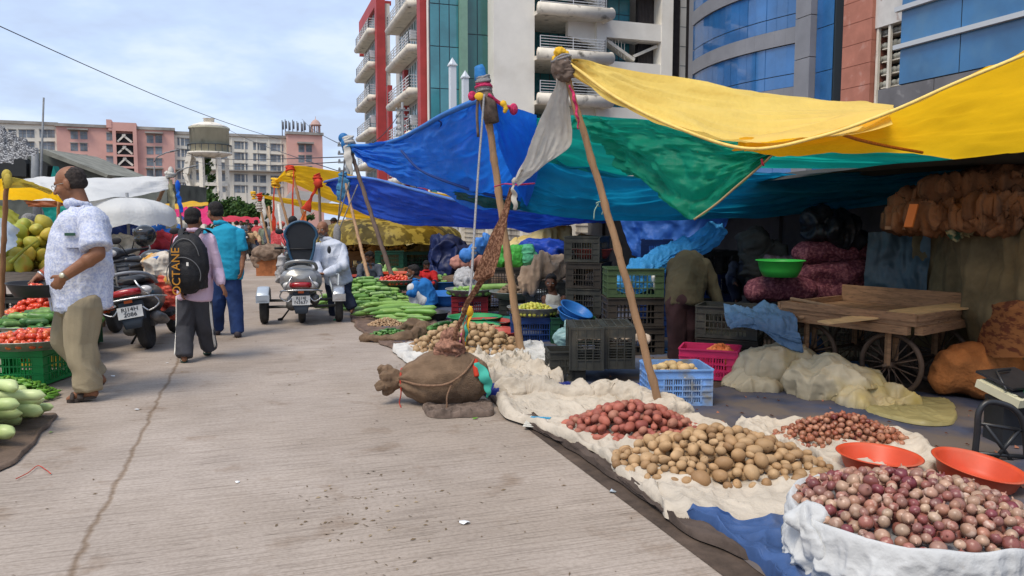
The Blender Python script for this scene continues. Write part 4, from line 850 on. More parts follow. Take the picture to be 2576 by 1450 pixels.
groundcloth('cream_sheet',[(1165,925),(1220,912),(1300,915),(1350,945),(1415,975),(1330,982),(1200,982),(1160,960)],m_cloth,.09,5,13,z=.02,h=.03,roll=.03,label='crumpled cream cloth between the jute sack and the black crate',cat='cloth')
groundcloth('cream_sheet',[(1246,990),(1330,985),(1420,996),(1560,1000),(1660,1030),(1770,1075),(1850,1100),(1960,1150),(2060,1210),(2075,1270),(2020,1310),(1900,1322),(1700,1320),(1650,1290),(1560,1210),(1500,1150),(1420,1120),(1330,1080),(1260,1050)],m_cloth,.038,4.5,14,z=.02,h=.02,rings=60,seg=400,roll=.03,label='long cream cloth under the red and tan potato heaps',cat='cloth')
groundcloth('cream_sheet',[(1842,1090),(1900,1078),(2000,1085),(2150,1090),(2290,1110),(2350,1160),(2330,1220),(2180,1230),(2080,1200),(1960,1140),(1880,1110)],m_cloth,.042,4.5,15,z=.024,h=.018,roll=.035,label='cream cloth under the small brown onion heap',cat='cloth')
def lump(name,prims,m,label,cat,voxel=.012,amp=.02,fs=6,seed=1,smooth=3,group=None,sharp=1.0,parent=None,fine=0):
 g=MB()
 for p in prims:
  if p[0]=='e':g.ell(p[1],p[2],Matrix.Rotation(p[3]if len(p)>3 else 0,3,'Z'))
  elif p[0]=='c':g.cap(p[1],p[2],p[3],p[4],flat=p[5]if len(p)>5 else 1,side=(1,0,0)if len(p)>5 else None)
  elif p[0]=='b':g.box(p[1],p[2],rz=p[3])
  elif p[0]=='t':g.tube(p[1],p[2],14,flat=p[3]if len(p)>3 else 1,side=p[4]if len(p)>4 else None)
 def dsp(a,n):
  wv=np.stack([vn(a,fs*.5,seed+7),vn(a,fs*.5,seed+8),vn(a,fs*.5,seed+9)],1)*(.55/fs)
  st=np.array([(1,1,.45),(.45,1,1),(1,.45,.8)][seed%3])
  d=ridge((a+wv)*st,fs*1.1,seed,1)*amp*.75+ridge((a+wv*.6)*st,fs*2.7,seed+1,1)*amp*.26+ridge(a,fs*6,seed+2,1)*amp*.04
  if fine:d=d+vn(a,fs*6,seed+4)*fine
  return d
 return blob(name,g,voxel,m,parent,smooth,dsp,label=label,cat=cat,**({'group':group}if group else{}))
pts=[G(u,v)+Vector((0,0,.05))for u,v in((1262,1002),(1330,996),(1420,1010),(1500,1005),(1570,1015),(1640,1035),(1700,1065))]
lump('cream_roll',[('t',crspline(pts,30),[(.05+.035*abs(math.sin(i*.7)),.11+.03*math.sin(i*.5))for i in range(30)],1,(0,0,1))],m_cloth,'rucked up roll of cream cloth behind the red potatoes','cloth',.008,.06,7,3)
groundcloth('polythene',[(2130,1010),(2230,1000),(2380,1015),(2395,1072),(2300,1075),(2200,1050)],mat('yellow_polythene',(.42,.36,.16),.4,3,.2,transl=.3,bump=.6,bs=8),.02,4,16,z=.02,h=.004,roll=.0,label='yellowish polythene sheet flat on the ground beneath the cart',cat='sheet')
lump('wrapped_sack',[('e',G(2010,985)+Vector((-.08,.25,.13)),(.34,.24,.17),.2),('e',G(2130,1020)+Vector((0,.28,.10)),(.34,.25,.17),-.2),('e',G(1900,985)+Vector((0,.1,.03)),(.25,.2,.06),0),('e',G(2190,1035)+Vector((.1,.2,.03)),(.3,.2,.06),0)],mat('cloudy_polythene',(.55,.47,.32),.45,3,.15,transl=.2,bump=1.0,bs=9,nz2=(2,(.48,.36,.10),.5,.7)),'pale sack wrapped in cloudy polythene lying before the cart','sack',.009,.09,5,6)
def vegmat(name,cols,rough=.6,nz=14,amt=.22,spec=.35,bump=.35,bs=60,spots=None,grad=None):
 m=bpy.data.materials.new(name);m.use_nodes=True;t=m.node_tree;n=t.nodes;l=t.links;b=n['Principled BSDF']
 b.inputs['Roughness'].default_value=rough;b.inputs['Specular IOR Level'].default_value=spec
 oi=n.new('ShaderNodeObjectInfo');r=n.new('ShaderNodeValToRGB');l.new(oi.outputs['Random'],r.inputs[0]);e=r.color_ramp.elements
 e[0].position=0;e[0].color=tuple(cols[0])+(1,);e[1].position=1;e[1].color=tuple(cols[-1])+(1,)
 for i,c in enumerate(cols[1:-1]):x=e.new((i+1)/(len(cols)-1));x.color=tuple(c)+(1,)
 tc=n.new('ShaderNodeTexCoord');ns=n.new('ShaderNodeTexNoise');ns.noise_dimensions='4D';l.new(oi.outputs['Random'],ns.inputs['W']);ns.inputs['Scale'].default_value=nz;ns.inputs['Detail'].default_value=5;l.new(tc.outputs['Object'],ns.inputs['Vector'])
 mr=n.new('ShaderNodeMapRange');mr.inputs[1].default_value=.3;mr.inputs[2].default_value=.7;mr.inputs[3].default_value=1-amt;mr.inputs[4].default_value=1+amt;l.new(ns.outputs[0],mr.inputs[0])
 v=n.new('ShaderNodeVectorMath');v.operation='SCALE';l.new(r.outputs[0],v.inputs[0]);l.new(mr.outputs[0],v.inputs['Scale']);col=v.outputs[0]
 if spots:
  s2=n.new('ShaderNodeTexNoise');s2.noise_dimensions='4D';l.new(oi.outputs['Random'],s2.inputs['W']);s2.inputs['Scale'].default_value=spots[0];s2.inputs['Detail'].default_value=4;l.new(tc.outputs['Object'],s2.inputs['Vector'])
  q=n.new('ShaderNodeMapRange');q.inputs[1].default_value=spots[2];q.inputs[2].default_value=spots[3];l.new(s2.outputs[0],q.inputs[0])
  x=n.new('ShaderNodeMix');x.data_type='RGBA';l.new(q.outputs[0],x.inputs[0]);l.new(col,x.inputs[6]);x.inputs[7].default_value=tuple(spots[1])+(1,);col=x.outputs[2]
 l.new(col,b.inputs['Base Color'])
 u=n.new('ShaderNodeBump');u.inputs['Strength'].default_value=bump;u.inputs['Distance'].default_value=.003;l.new(ns.outputs[0],u.inputs['Height']);l.new(u.outputs[0],b.inputs['Normal'])
 return m
v_pot=vegmat('potato_skin',[(.28,.155,.07),(.38,.23,.11),(.45,.29,.15),(.32,.19,.09)],spots=(60,(.14,.075,.03),.64,.72))
v_potm=vegmat('potato_skin_pale',[(.38,.25,.13),(.46,.31,.17),(.34,.21,.11)],spots=(50,(.20,.11,.05),.62,.72))
v_potc=vegmat('potato_skin_clean',[(.52,.36,.16),(.60,.43,.21),(.48,.32,.15)],spots=(40,(.30,.17,.07),.64,.74))
v_red=vegmat('red_potato_skin',[(.30,.080,.055),(.40,.13,.085),(.25,.065,.05),(.38,.17,.11)],spots=(50,(.16,.05,.035),.62,.72))
v_on=vegmat('purple_onion_skin',[(.22,.05,.05),(.31,.135,.085),(.40,.25,.165),(.16,.026,.035),(.44,.30,.20),(.27,.085,.065)],.36,nz=20,amt=.35,spec=.5,spots=(26,(.58,.42,.33),.58,.72))
v_onb=vegmat('brown_onion_skin',[(.20,.045,.025),(.30,.10,.05),(.40,.19,.11),(.15,.025,.02)],.45,nz=30,amt=.35,spec=.45,spots=(40,(.48,.30,.20),.60,.72))
v_tom=vegmat('tomato_skin',[(.62,.035,.012),(.68,.10,.02),(.55,.02,.012),(.70,.16,.03),(.62,.05,.012)],.22,nz=6,amt=.1,spec=.6,bump=.02)
v_lim=vegmat('lime_skin',[(.50,.50,.06),(.60,.52,.09),(.38,.44,.06)],.35,nz=12,amt=.12)
v_cuc=vegmat('cucumber_skin',[(.045,.14,.03),(.10,.24,.05),(.03,.10,.03),(.20,.34,.09)],.35,nz=18,amt=.35,spots=(22,(.30,.42,.16),.60,.75))
v_gou=vegmat('bottle_gourd_skin',[(.46,.54,.22),(.56,.62,.31),(.38,.50,.16)],.4,nz=6,amt=.12)
v_lgo=vegmat('long_gourd_skin',[(.15,.33,.06),(.26,.42,.10),(.10,.24,.04),(.33,.47,.18),(.20,.38,.08)],.4,nz=10,amt=.15)
v_coc=vegmat('coconut_husk',[(.34,.34,.04),(.46,.36,.045),(.26,.32,.04),(.50,.40,.07)],.5,nz=7,amt=.25,spots=(7,(.40,.22,.03),.56,.72))
v_chi=vegmat('chilli_skin',[(.10,.26,.025),(.16,.34,.04),(.06,.18,.02)],.35)
v_gin=vegmat('root_skin',[(.44,.30,.17),(.36,.22,.12),(.50,.36,.22)],.8)
def veg(kind,m,r,seed,L=0,bend=0):
 rnd=random.Random(seed);g=MB()
 if kind=='potato':
  e_=rnd.uniform(1.0,1.35);g.ell((0,0,0),(r*e_,r*rnd.uniform(.84,.96),r*rnd.uniform(.80,.9)),seg=18,rings=12)
  a=np.array(g.v);n_=a/(np.linalg.norm(a,axis=1)[:,None]+1e-9);a=a+n_*(vn(a/r+seed*7,.9,seed)*.13*r+vn(a/r+seed*3,2.3,seed)*.035*r)[:,None];g.v=[tuple(x)for x in a]
 elif kind=='onion':
  p=[(0,-.86),(.3,-.84),(.62,-.66),(.9,-.3),(1,0),(.93,.35),(.7,.66),(.42,.82),(.20,.95),(.11,1.12),(.13,1.32),(0,1.40)]
  g.lathe([(x*r*(.94 if y<.8 else 1),y*r*rnd.uniform(.82,.95))for x,y in p],(0,0,0),18)
  a=np.array(g.v);a[:,:2]*=1+(vn(a/r,1.2,seed)*.06)[:,None];q=Matrix.Rotation(rnd.uniform(.2,1.5),3,'X');g.v=[tuple(q@Vector(x))for x in a]
 elif kind=='tomato':
  p=[(0,-.78),(.5,-.75),(.9,-.35),(1,.05),(.86,.5),(.5,.72),(.2,.70),(0,.62)];g.lathe([(x*r,y*r*rnd.uniform(.85,1.0))for x,y in p],(0,0,0),16)
  q=Matrix.Rotation(rnd.uniform(0,1.6),3,'X');g.v=[tuple(q@Vector(x))for x in g.v]
 elif kind=='ball':g.ell((0,0,0),(r*1.08,r,r*.96),seg=12,rings=8)
 elif kind=='coconut':
  a=MB();g.lathe([(0,-1.25),(.35,-1.18),(.8,-.7),(1,0),(.92,.5),(.6,1.0),(.28,1.28),(.12,1.36),(0,1.38)],(0,0,0),18)
  v_=np.array(g.v)*r;ang=np.arctan2(v_[:,1],v_[:,0]);v_[:,:2]*=(1+.06*np.cos(3*ang+seed))[:,None];q=Matrix.Rotation(rnd.uniform(.6,1.7),3,'X');g.v=[tuple(q@Vector(x))for x in v_]
 elif kind=='long':
  n=12;P_,Rr=[],[]
  for i in range(n):
   f=i/(n-1);P_.append((L*(f-.5),bend*L*(math.sin(PI*f)-.5),0));ta=min(1,(f/.12)**.5 if f<.12 else 1)*min(1,((1-f)/.12)**.5 if f>.88 else 1)
   Rr.append(max(r*.12,r*ta*(1+.08*math.sin(f*5+seed)+(.12*f if kind else 0))))
  g.tube(P_,Rr,12,side=(0,0,1));g.tube([P_[0],(P_[0][0]-r*.8,P_[0][1],r*.2)],r*.16,6)
 return g.mesh(kind,m)
def collide(S_,c,rads,r):
 pass
def heap(name,label,cat,group,meshes,cx,cy,rx,ry,h,z0,r,rz=0,rv=.18,L=0,nsp=1,ang=None,p=1.6,tries=4,maxn=700,stuff=True,keep=300,seed=1,off=None,floor=None,sq=.78,minr=0,tilt3=True):
 rnd=random.Random(seed);sx,sy,sz,sr=[np.empty(0)]*4;items=[];fails=0
 cr_,sr_=math.cos(rz),math.sin(rz)
 def prof(x,y):
  X,Y=(x-cx)*cr_+(y-cy)*sr_,-(x-cx)*sr_+(y-cy)*cr_
  q=math.hypot(X/rx,Y/ry);return(h*(1-q**p)if q<1 else-1),q
 while fails<150+40*tries and len(items)<maxn:
  best=None
  for k in range(tries):
   a=rnd.random()*6.283;q=math.sqrt(rnd.uniform(minr,1));X,Y=rx*q*math.cos(a),ry*q*math.sin(a)
   x,y=cx+X*cr_-Y*sr_,cy+X*sr_+Y*cr_;s=1+rnd.uniform(-rv,rv);rr=r*s
   th=rnd.uniform(0,6.28)if ang is None else rnd.gauss(ang[0],ang[1])
   ox=[0]if nsp==1 else[L*s*(i/(nsp-1)-.5)*.86 for i in range(nsp)]
   xs=[x+o*math.cos(th)for o in ox];ys=[y+o*math.sin(th)for o in ox]
   z=z0+rr*.9
   if floor:z=max(z,floor(x,y)+rr*.9)
   if len(sx):
    for a_,b_ in zip(xs,ys):
     d2=(sx-a_)**2+(sy-b_)**2;R2=((sr+rr)*.93)**2;mk=d2<R2
     if mk.any():z=max(z,float((sz[mk]+np.sqrt(R2[mk]-d2[mk])*(sq+.14)).max()))
   if best is None or z-prof(x,y)[0]<best[0]:best=(z-prof(x,y)[0],x,y,z,s,th,xs,ys,rr)
  if best[0]>z0+r*.75:fails+=1;continue
  _,x,y,z,s,th,xs,ys,rr=best;fails=0
  items.append((x,y,z,s,th));sx=np.append(sx,xs);sy=np.append(sy,ys);sz=np.append(sz,[z]*len(xs));sr=np.append(sr,[rr]*len(xs))
 items.sort(key=lambda i:-((i[2]-z0-prof(i[0],i[1])[0])+(.15 if prof(i[0],i[1])[1]>.8 else 0)*r*6))
 vis=[i for i in items if i[2]-z0>prof(i[0],i[1])[0]-2.6*r or prof(i[0],i[1])[1]>.86];hid=[i for i in items if i not in vis]
 if len(vis)>keep:hid+=vis[keep:];vis=vis[:keep]
 for i,(x,y,z,s,th)in enumerate(vis):
  o=bpy.data.objects.new(name,meshes[rnd.randrange(len(meshes))]);C.objects.link(o);o.location=(x,y,z);o.scale=(s,s,s)
  o.rotation_euler=(rnd.uniform(-PI,PI)if(nsp==1 and tilt3)else rnd.uniform(-.5,.5),rnd.uniform(-.5,.5)if nsp==1 else rnd.uniform(-.06,.06),th);tag(o,label,cat,group)
 if hid and stuff:
  g=MB();mm_=meshes[0].materials[0]
  for x,y,z,s,th in hid:
   me=meshes[rnd.randrange(len(meshes))];M4=Matrix.Translation((x,y,z))@Matrix.Rotation(th,4,'Z')@Matrix.Scale(s,4)
   g.add([M4@v.co for v in me.vertices],[tuple(p_.vertices)for p_ in me.polygons],0,True)
  recenter(tag(g.build(name+'_heap_inside',mm_),'inner layers of the '+group,cat,None,'stuff'))
 return len(vis),len(hid)
pots=[veg('potato',v_pot,.034,i)for i in range(12)]
c_=G(1805,1188);heap('potato','tan potato in the large heap at the front of the cream cloth','potato','tan potatoes heaped at the front',pots,c_.x,c_.y,.60,.40,.19,.035,.035,rz=-.08,rv=.36,keep=175,seed=2)
reds=[veg('potato',v_red,.032,20+i)for i in range(10)]
c_=G(1590,1098);heap('red_potato','reddish potato in the heap behind the tan potatoes','potato','red potatoes heaped by the bamboo pole',reds,c_.x,c_.y,.44,.34,.17,.035,.033,rz=-.15,rv=.3,keep=280,seed=3)
pm=[veg('potato',v_potm,.040,40+i)for i in range(6)]
c_=G(1172,886);heap('potato','dusty pale potato in the heap behind the jute sack','potato','pale potatoes heaped behind the jute sack',pm,c_.x,c_.y,.60,.50,.27,.03,.044,rv=.25,keep=100,seed=4)
ons=[veg('onion',v_on,.0275,60+i)for i in range(10)]
tcx,tcy=1.60,3.0
heap('onion','purple onion heaped in the white cloth lined tub','onion','purple onions in the white tub',ons,tcx,tcy,.445,.43,.10,.245,.0275,rv=.26,p=3.2,keep=300,tries=9,seed=5)
onb=[veg('onion',v_onb,.021,80+i)for i in range(7)]
c_=G(2118,1122);heap('small_onion','small brown onion in the heap behind the red tubs','onion','small brown onions heaped on cream cloth',onb,c_.x,c_.y,.42,.27,.155,.035,.021,rz=-.12,rv=.25,keep=300,seed=6)
for i,(u,v,ms,lab)in enumerate(((1996,1350,pots,'stray potato on the blue sheet left of the onion tub'),(2040,1372,ons,'stray onion on the blue sheet beside the onion tub'),(2005,1247,pots,'lone potato at the right foot of the tan heap'),(1972,1160,ons,'lone purple onion at the top edge of the tan potatoes'),(2210,1085,onb,'stray onion on the floor behind the brown onion heap'))):
 o=bpy.data.objects.new('stray_vegetable',ms[i%3]);C.objects.link(o);o.location=G(u,v)+Vector((0,0,.035));tag(o,lab,'vegetable')
g=MB();m_=Matrix.Identity(3)
prof_=[(0,0),(.1,0)]
g.lathe(prof_,(tcx,tcy,0),120)
a=np.array(g.v);th=np.arctan2(a[:,1]-tcy,a[:,0]-tcx);k=np.clip((.30-a[:,2])/.3,0,1)*(np.hypot(a[:,0]-tcx,a[:,1]-tcy)>.28)
f_=(ridge(np.stack([np.cos(th)*3,np.sin(th)*3,a[:,2]*2.5],1),1.6,5,3)*.05+.02)*k
a[:,0]+=np.cos(th)*f_;a[:,1]+=np.sin(th)*f_;g.v=[tuple(x)for x in a]
tb=root('cloth_covered_tub','big round tub wrapped in white cloth and heaped with purple onions','tub',(tcx,tcy,0));
g2=MB();nv_,nu_=44,420;vs,fs=[],[]
for i in range(nu_):
 a_=2*PI*i/nu_
 for j in range(nv_):
  f=j/(nv_-1);vs.append((a_,f))
A_=np.array(vs);ph,f=A_[:,0],A_[:,1]
flare=np.interp(f,[0,.06,.12,.5,1],[.440,.460,.466,.448,.40]);zz=np.interp(f,[0,.06,.12,.5,1],[.268,.282,.262,.13,.012])
rd=ridge(np.stack([np.cos(ph)*2.4,np.sin(ph)*2.4,f*.8],1),2.0,8,3);rr=flare+(rd*.026+np.maximum(0,ridge(np.stack([np.cos(ph)*5+vn(np.stack([np.cos(ph),np.sin(ph),f],1),4,2)*.6,np.sin(ph)*5,f*1.6],1),1.7,28,1))**2*.022+np.maximum(0,ridge(np.stack([np.cos(ph)*5,np.sin(ph)*5+f,f*3.5],1),1.9,38,1))**3*.014)*np.clip(f*2-.1,0,1)+.03*f*np.clip(np.cos(ph-3.5),0,1)
zz=zz+vn(np.stack([np.cos(ph)*3,np.sin(ph)*3,f*0],1),1.3,4)*.012*(f<.2)
q=np.stack([tcx+rr*np.cos(ph),tcy+rr*np.sin(ph)*.96,zz],1)
fs=[(i*nv_+j,((i+1)%nu_)*nv_+j,((i+1)%nu_)*nv_+j+1,i*nv_+j+1)for i in range(nu_)for j in range(nv_-1)]
g2.add(q.tolist(),fs,0,True);g2.build('cloth_cover',mat('white_tub_cloth',(.50,.50,.49),.75,5,.07,bump=1.6,bs=13,nz2=(14,(.50,.47,.43),.68,.8)),tb)
g3=MB();g3.lathe([(.32,0),(.43,.25),(.445,.265),(.43,.255),(.0,.24)],(tcx,tcy,0),48);g3.build('inner_tub',mat('grey_tub',(.3,.3,.3),.6),tb)
lump('cloth_corner',[('e',D(2030,1310,2.92),(.07,.05,.05)),('c',D(2010,1300,2.92),D(2060,1380,2.85),.03,.045)],_M['white_tub_cloth'],'bunched corner of white cloth at the left side of the onion tub','cloth',.008,.03,14,3)
def tub(name,label,c,r,h,m,base=.72,tilt=None,rim=.014,group=None,cat='tub',flare=1.0):
 t=root(name,label,cat,c,0,group)
 pr=[(0,0),(r*base,0),(r*(base+.14),h*.4),(r*.96,h*.93),(r*1.0,h*.95),(r*1.0+rim,h*.985),(r*1.0+rim*.6,h*1.02),(r*.97,h*1.0),(r*.93,h*.9),(r*(base+.08),h*.38),(r*base*.93,.012),(0,.010)]
 g=MB();g.lathe(pr,(0,0,0),56);o=g.build('bowl',m,t,local=True)
 if tilt:t.rotation_euler=tilt
 return t
m_rtub=mat('red_plastic',(.58,.070,.025),.42,4,.14,nz2=(3,(.50,.15,.09),.5,.75));m_btub=mat('blue_plastic',(.03,.16,.46),.4,4,.12);m_gtub=mat('green_plastic',(.03,.26,.08),.4,4,.12)
m_mtub=mat('maroon_plastic',(.36,.055,.035),.45,4,.15);m_ktub=mat('black_plastic',(.022,.024,.028),.45,5,.2);m_alu=mat('dull_aluminium',(.36,.36,.33),.42,6,.15,metal=.55,nz2=(9,(.20,.19,.17),.55,.75))
tub('red_tub','empty red plastic tub beside the purple onions, left of the pair',G(2207,1215)+Vector((0,0,.045)),.205,.115,m_rtub,tilt=(0,.03,0))
tub('red_tub','larger empty red plastic tub on the board, right of the pair',D(2449,1215,3.98)-Vector((0,0,.02)),.215,.125,m_rtub,tilt=(.10,.14,0))
tub('blue_tub','wide blue plastic tub on the ground before the squatting man',G(1125,768),.52,.20,m_btub,base=.75)
tub('blue_tub','blue tub filled with small green vegetables behind the blue shirted man',G(1113,735),.42,.22,m_btub,base=.75)
tub('red_tub','small red tub far back beneath the covered table',G(1213,735),.38,.18,m_rtub)
tub('blue_tub','blue tub heaped with pale cabbage leaves near the gourd heap',G(958,715),.48,.2,m_btub)
tub('green_tub','green tub beside the tomato tray behind the cucumbers',G(968,727),.42,.15,m_gtub)
tub('red_tub','shallow red pan behind the tomato tray',G(905,722)+Vector((0,0,.12)),.34,.12,m_mtub)
tub('red_tub','upturned red tub leaning behind the squatting man',G(997,722),.38,.3,m_rtub,base=.9)
tub('black_tub','black plastic tub on the ground right of the long gourds',G(1085,808),.25,.13,m_ktub)
tub('green_tub','green tub partly behind the potato heap, the nearer of two',G(1190,842),.33,.12,m_gtub)
tub('green_tub','dark green tub left of the red tubs, the farther of two',G(1195,818),.36,.12,m_gtub)
tub('green_tub','bluish green tub behind the ginger tub',G(1275,822),.32,.10,mat('teal_plastic',(.02,.18,.14),.4))
tub('red_tub','maroon tub behind the ginger tub',G(1222,828),.33,.11,m_mtub)
tub('red_tub','maroon tub of ginger roots right of the potato heap',G(1240,850),.30,.10,m_mtub)
tub('red_tub','empty maroon tub nearest the blue crate',G(1242,865),.285,.15,m_mtub)
c_=G(1240,848);heap('ginger_root','knobbly ginger root in the maroon tub','ginger','ginger roots in the maroon tub',[veg('long',v_gin,.014,i,L=.07,bend=.3)for i in range(4)],c_.x,c_.y+.02,.22,.17,.06,.06,.014,L=.07,nsp=3,rv=.3,keep=60,stuff=False,seed=7,maxn=60)
tub('blue_tub','upper of two nested blue tubs tilted against the dark crates',D(1442,796,8.6),.185,.10,m_btub,tilt=(.25,.42,0))
tub('blue_tub','lower of two nested blue tubs tilted against the dark crates',D(1437,808,8.6),.18,.10,m_btub,tilt=(.22,.30,0))
tub('blue_tub','small blue tub behind the lime tray',D(1345,788,9.7),.22,.08,m_btub)
tub('red_tub','red tub sitting on top of the tall stack of black crates',D(1490,650,9.2),.24,.11,mat('dull_red_plastic',(.30,.05,.035),.5))
tub('green_tub','bright green tub resting on the purple onion sacks',D(1962,696,7.6),.225,.16,mat('bright_green_plastic',(.04,.40,.06),.4))
tub('red_tub','dull red tub on the ground between the stacks of crates',G(1505,850),.22,.14,m_mtub)
tub('blue_bowl','small blue bowl on the ground beside the bent man',G(1690,893),.13,.05,m_btub)
def tray(label,c,r,h=.10,m=None,group='metal trays on crates'):
 t=root('metal_tray',label,'tray',c,0,group);g=MB();g.lathe([(0,0),(r*.74,0),(r*.985,h*.95),(r*1.01,h),(r*1.0,h*1.05),(r*.97,h),(r*.73,.012),(0,.01)],(0,0,0),64);g.build('bowl',m or m_alu,t,local=True)
 return t
def crate(label,c,rz,L_,W_,H_,m,tiltm=None,n=11,group='plastic crates',open_=True,name='plastic_crate',band=2):
 t=root(name,label,'crate',c,rz,group);g=MB();hx,hy=L_/2,W_/2;th=.008
 for s in(-1,1):
  for(a,b,wx_,ln)in(((-hx,s*hy),(hx,s*hy),'x',L_),((s*hx,-hy),(s*hx,hy),'y',W_)):
   k=n if wx_=='x' else max(5,int(n*W_/L_))
   def bx(f0,f1,z0,z1,o=0,thk=th):
    ce=(f0+f1)/2
    if wx_=='x':g.box((a[0]+ln*ce,a[1]-s*o,(z0+z1)/2),(ln*(f1-f0),thk,z1-z0))
    else:g.box((a[0]-s*o,a[1]+ln*ce,(z0+z1)/2),(thk,ln*(f1-f0),z1-z0))
   e0=.0 if wx_=='x' else .012/W_
   bx(e0,1-e0,H_-.012,H_,-.004,th*2.2);bx(e0,1-e0,H_-.062,H_-.013,.003,th*.6);bx(e0,1-e0,H_-.072,H_-.063,-.002,th*1.8);bx(e0,1-e0,.004,.034,.002,th)
   for q in range(band):z=.034+(H_-.11)*(q+1)/(band+1);bx(e0,1-e0,z-.005,z+.005,-.001,th*1.6)
   ed=.075/ln
   bx(e0,ed+.02,.035,H_-.073,.003,th*.7);bx(1-ed-.02,1-e0,.035,H_-.073,.003,th*.7)
   for i in range(k):
    f=ed+.03+(1-2*ed-.06)*i/(k-1);wd=.0048/ln;thick=i%4==0
    bx(f-wd*(1.2 if thick else .8),f+wd*(1.2 if thick else .8),.034,H_-.07,-.001 if thick else .003,th*(1.5 if thick else .7))
 g.box((0,0,.010),(L_-.02,W_-.02,.008))
 for sx_ in(-1,1):
  for sy__ in(-1,1):g.box((sx_*(hx-.006),sy__*(hy-.006),H_/2),(.018,.018,H_-.002))
 g.build('shell',m,t,local=True)
 if tiltm is not None:t.rotation_mode='XYZ';t.rotation_euler=tiltm
 return t
m_cblue=mat('pale_blue_plastic',(.19,.36,.68),.55,5,.16,nz2=(6,(.24,.23,.20),.50,.68));m_cpink=mat('pink_plastic',(.58,.03,.12),.5,4,.15);m_ck=mat('dark_grey_plastic',(.040,.040,.034),.6,5,.3,nz2=(4,(.10,.085,.06),.55,.75))
m_cg=mat('dark_green_plastic',(.012,.065,.035),.5,5,.25);m_co=mat('olive_plastic',(.05,.085,.035),.55,5,.25);m_cb=mat('brown_black_plastic',(.035,.028,.022),.6,5,.3);m_cn=mat('navy_plastic',(.012,.04,.16),.5,5,.2)
m_cgr=mat('vivid_green_plastic',(.008,.22,.05),.45,3,.2);m_cyp=mat('yellow_plastic',(.50,.30,.02),.5,3,.2);m_cm=mat('dark_red_plastic',(.22,.012,.02),.5,3,.2)
bc=G(1665,1020);rzb=.06
a_=G(1682,1040);b_=G(1819,1030)
crate('pale blue crate full of clean potatoes standing right of the front bamboo pole',(1.27,5.93,.012),.05,.46,.42,.285,m_cblue,n=17,band=3)
heap('potato','clean pale potato in the pale blue crate','potato','clean potatoes in the pale blue crate',[veg('potato',v_potc,.040,90+i)for i in range(5)],1.27,5.93,.20,.185,.07,.20,.040,rv=.25,keep=22,seed=8,p=3)
def text(body,size,m,loc,rot,parent=None,name='lettering',ext=.0008,al='CENTER'):
 cu=bpy.data.curves.new(name,'FONT');cu.body=body;cu.size=size;cu.extrude=ext;cu.align_x=al;cu.align_y='CENTER'
 o=bpy.data.objects.new(name,cu);C.objects.link(o);dg=bpy.context.evaluated_depsgraph_get();me=bpy.data.meshes.new_from_object(o.evaluated_get(dg));bpy.data.objects.remove(o);bpy.data.curves.remove(cu)
 me.materials.clear();me.materials.append(m);o=bpy.data.objects.new(name,me);C.objects.link(o);o.location=loc;o.rotation_euler=rot
 if parent:o.parent=parent
 return o
bcr=[o for o in C.objects if o.get('label','').startswith('pale blue crate full')][0]
text('BURESWAR',.030,mat('ink_blue',(.02,.06,.22),.6),(-.205,-.2165,.12),(R(90),R(90),0),bcr)
crate('pink crate with orange netting inside, behind the pale blue crate',tuple(G(1800,962)+Vector((0,.2,0)))[:2]+(.012,),-.35,.50,.36,.27,m_cpink,n=14)
c_=G(1800,962);lump('orange_net',[('e',c_+Vector((.05,.12,.26)),(.09,.07,.05)),('e',c_+Vector((.12,.05,.20)),(.04,.03,.09))],mat('orange_net',(.75,.20,.06),.8,50,.4),'orange net bag spilling over the edge of the pink crate','net',.008,.03,20,3)
crate('small black crate standing open by the cream cloth',tuple(G(1424,968)+Vector((0,.16,0)))[:2]+(.012,),.08,.31,.30,.275,m_ck,n=12)
for k,(u,v,rz_,lab)in enumerate(((1550,972,-.05,'dusty black crate standing on its end, its lattice bottom facing the road'),(1628,968,-.05,'second dusty black crate on its end, against the bamboo pole'))):
 c_=G(u,v);cr1=crate(lab,(c_.x-.10,c_.y+.26,.17+.15),0,.36,.54,.30,m_ck,n=9);cr1.rotation_euler=(0,R(-90),R(2)+rz_)
for i in range(2):
 pass
g=MB()
c_=G(1500,972);zt0=.345
for k in range(7):
 g.bar((c_.x-.22,c_.y+.0+k*.09,.02),(c_.x-.22,c_.y+.3+k*.05,.33),.006,.006)
lump('crushed_carton',[('b',G(1580,972)+Vector((.05,.30,.365)),(.34,.22,.012),.1),('b',G(1500,972)+Vector((.0,.35,.37)),(.3,.25,.01),-.1)],mat('pale_carton',(.55,.43,.33),.9,8,.2),'crushed pale carton scraps on top of the upended crates','carton',.008,.035,12,5)
def stack(cx,cy,rz_,spec,L_=.52,W_=.36,H_=.29,z=.012):
 for i,(m,lab,*o)in enumerate(spec):
  dx=random.uniform(-.015,.015);crate(lab,(cx+dx,cy+random.uniform(-.01,.01),z),rz_+random.uniform(-.03,.03),L_,W_,H_,m,n=11);z+=H_+.003
c_=G(1600,905)
stack(c_.x+.02,c_.y+.35,.02,[(m_cb,'brown black crate at the bottom of the stack under the blue plastic'),(m_cb,'brown black crate, second from the ground under the blue plastic'),(m_co,'olive green crate topping the stack under the blue plastic')],.58,.40,.30)
c_=G(1488,868)
stack(c_.x,c_.y+.5,1.2,[(m_cb,'lowest black crate of the tall stack by the boy in the vest'),(m_ck,'second black crate up the tall stack by the boy in the vest'),(m_cb,'third black crate up the tall stack by the boy in the vest'),(m_ck,'fourth black crate up the tall stack by the boy in the vest')],.5,.42,.30)
c_=G(1690,880)
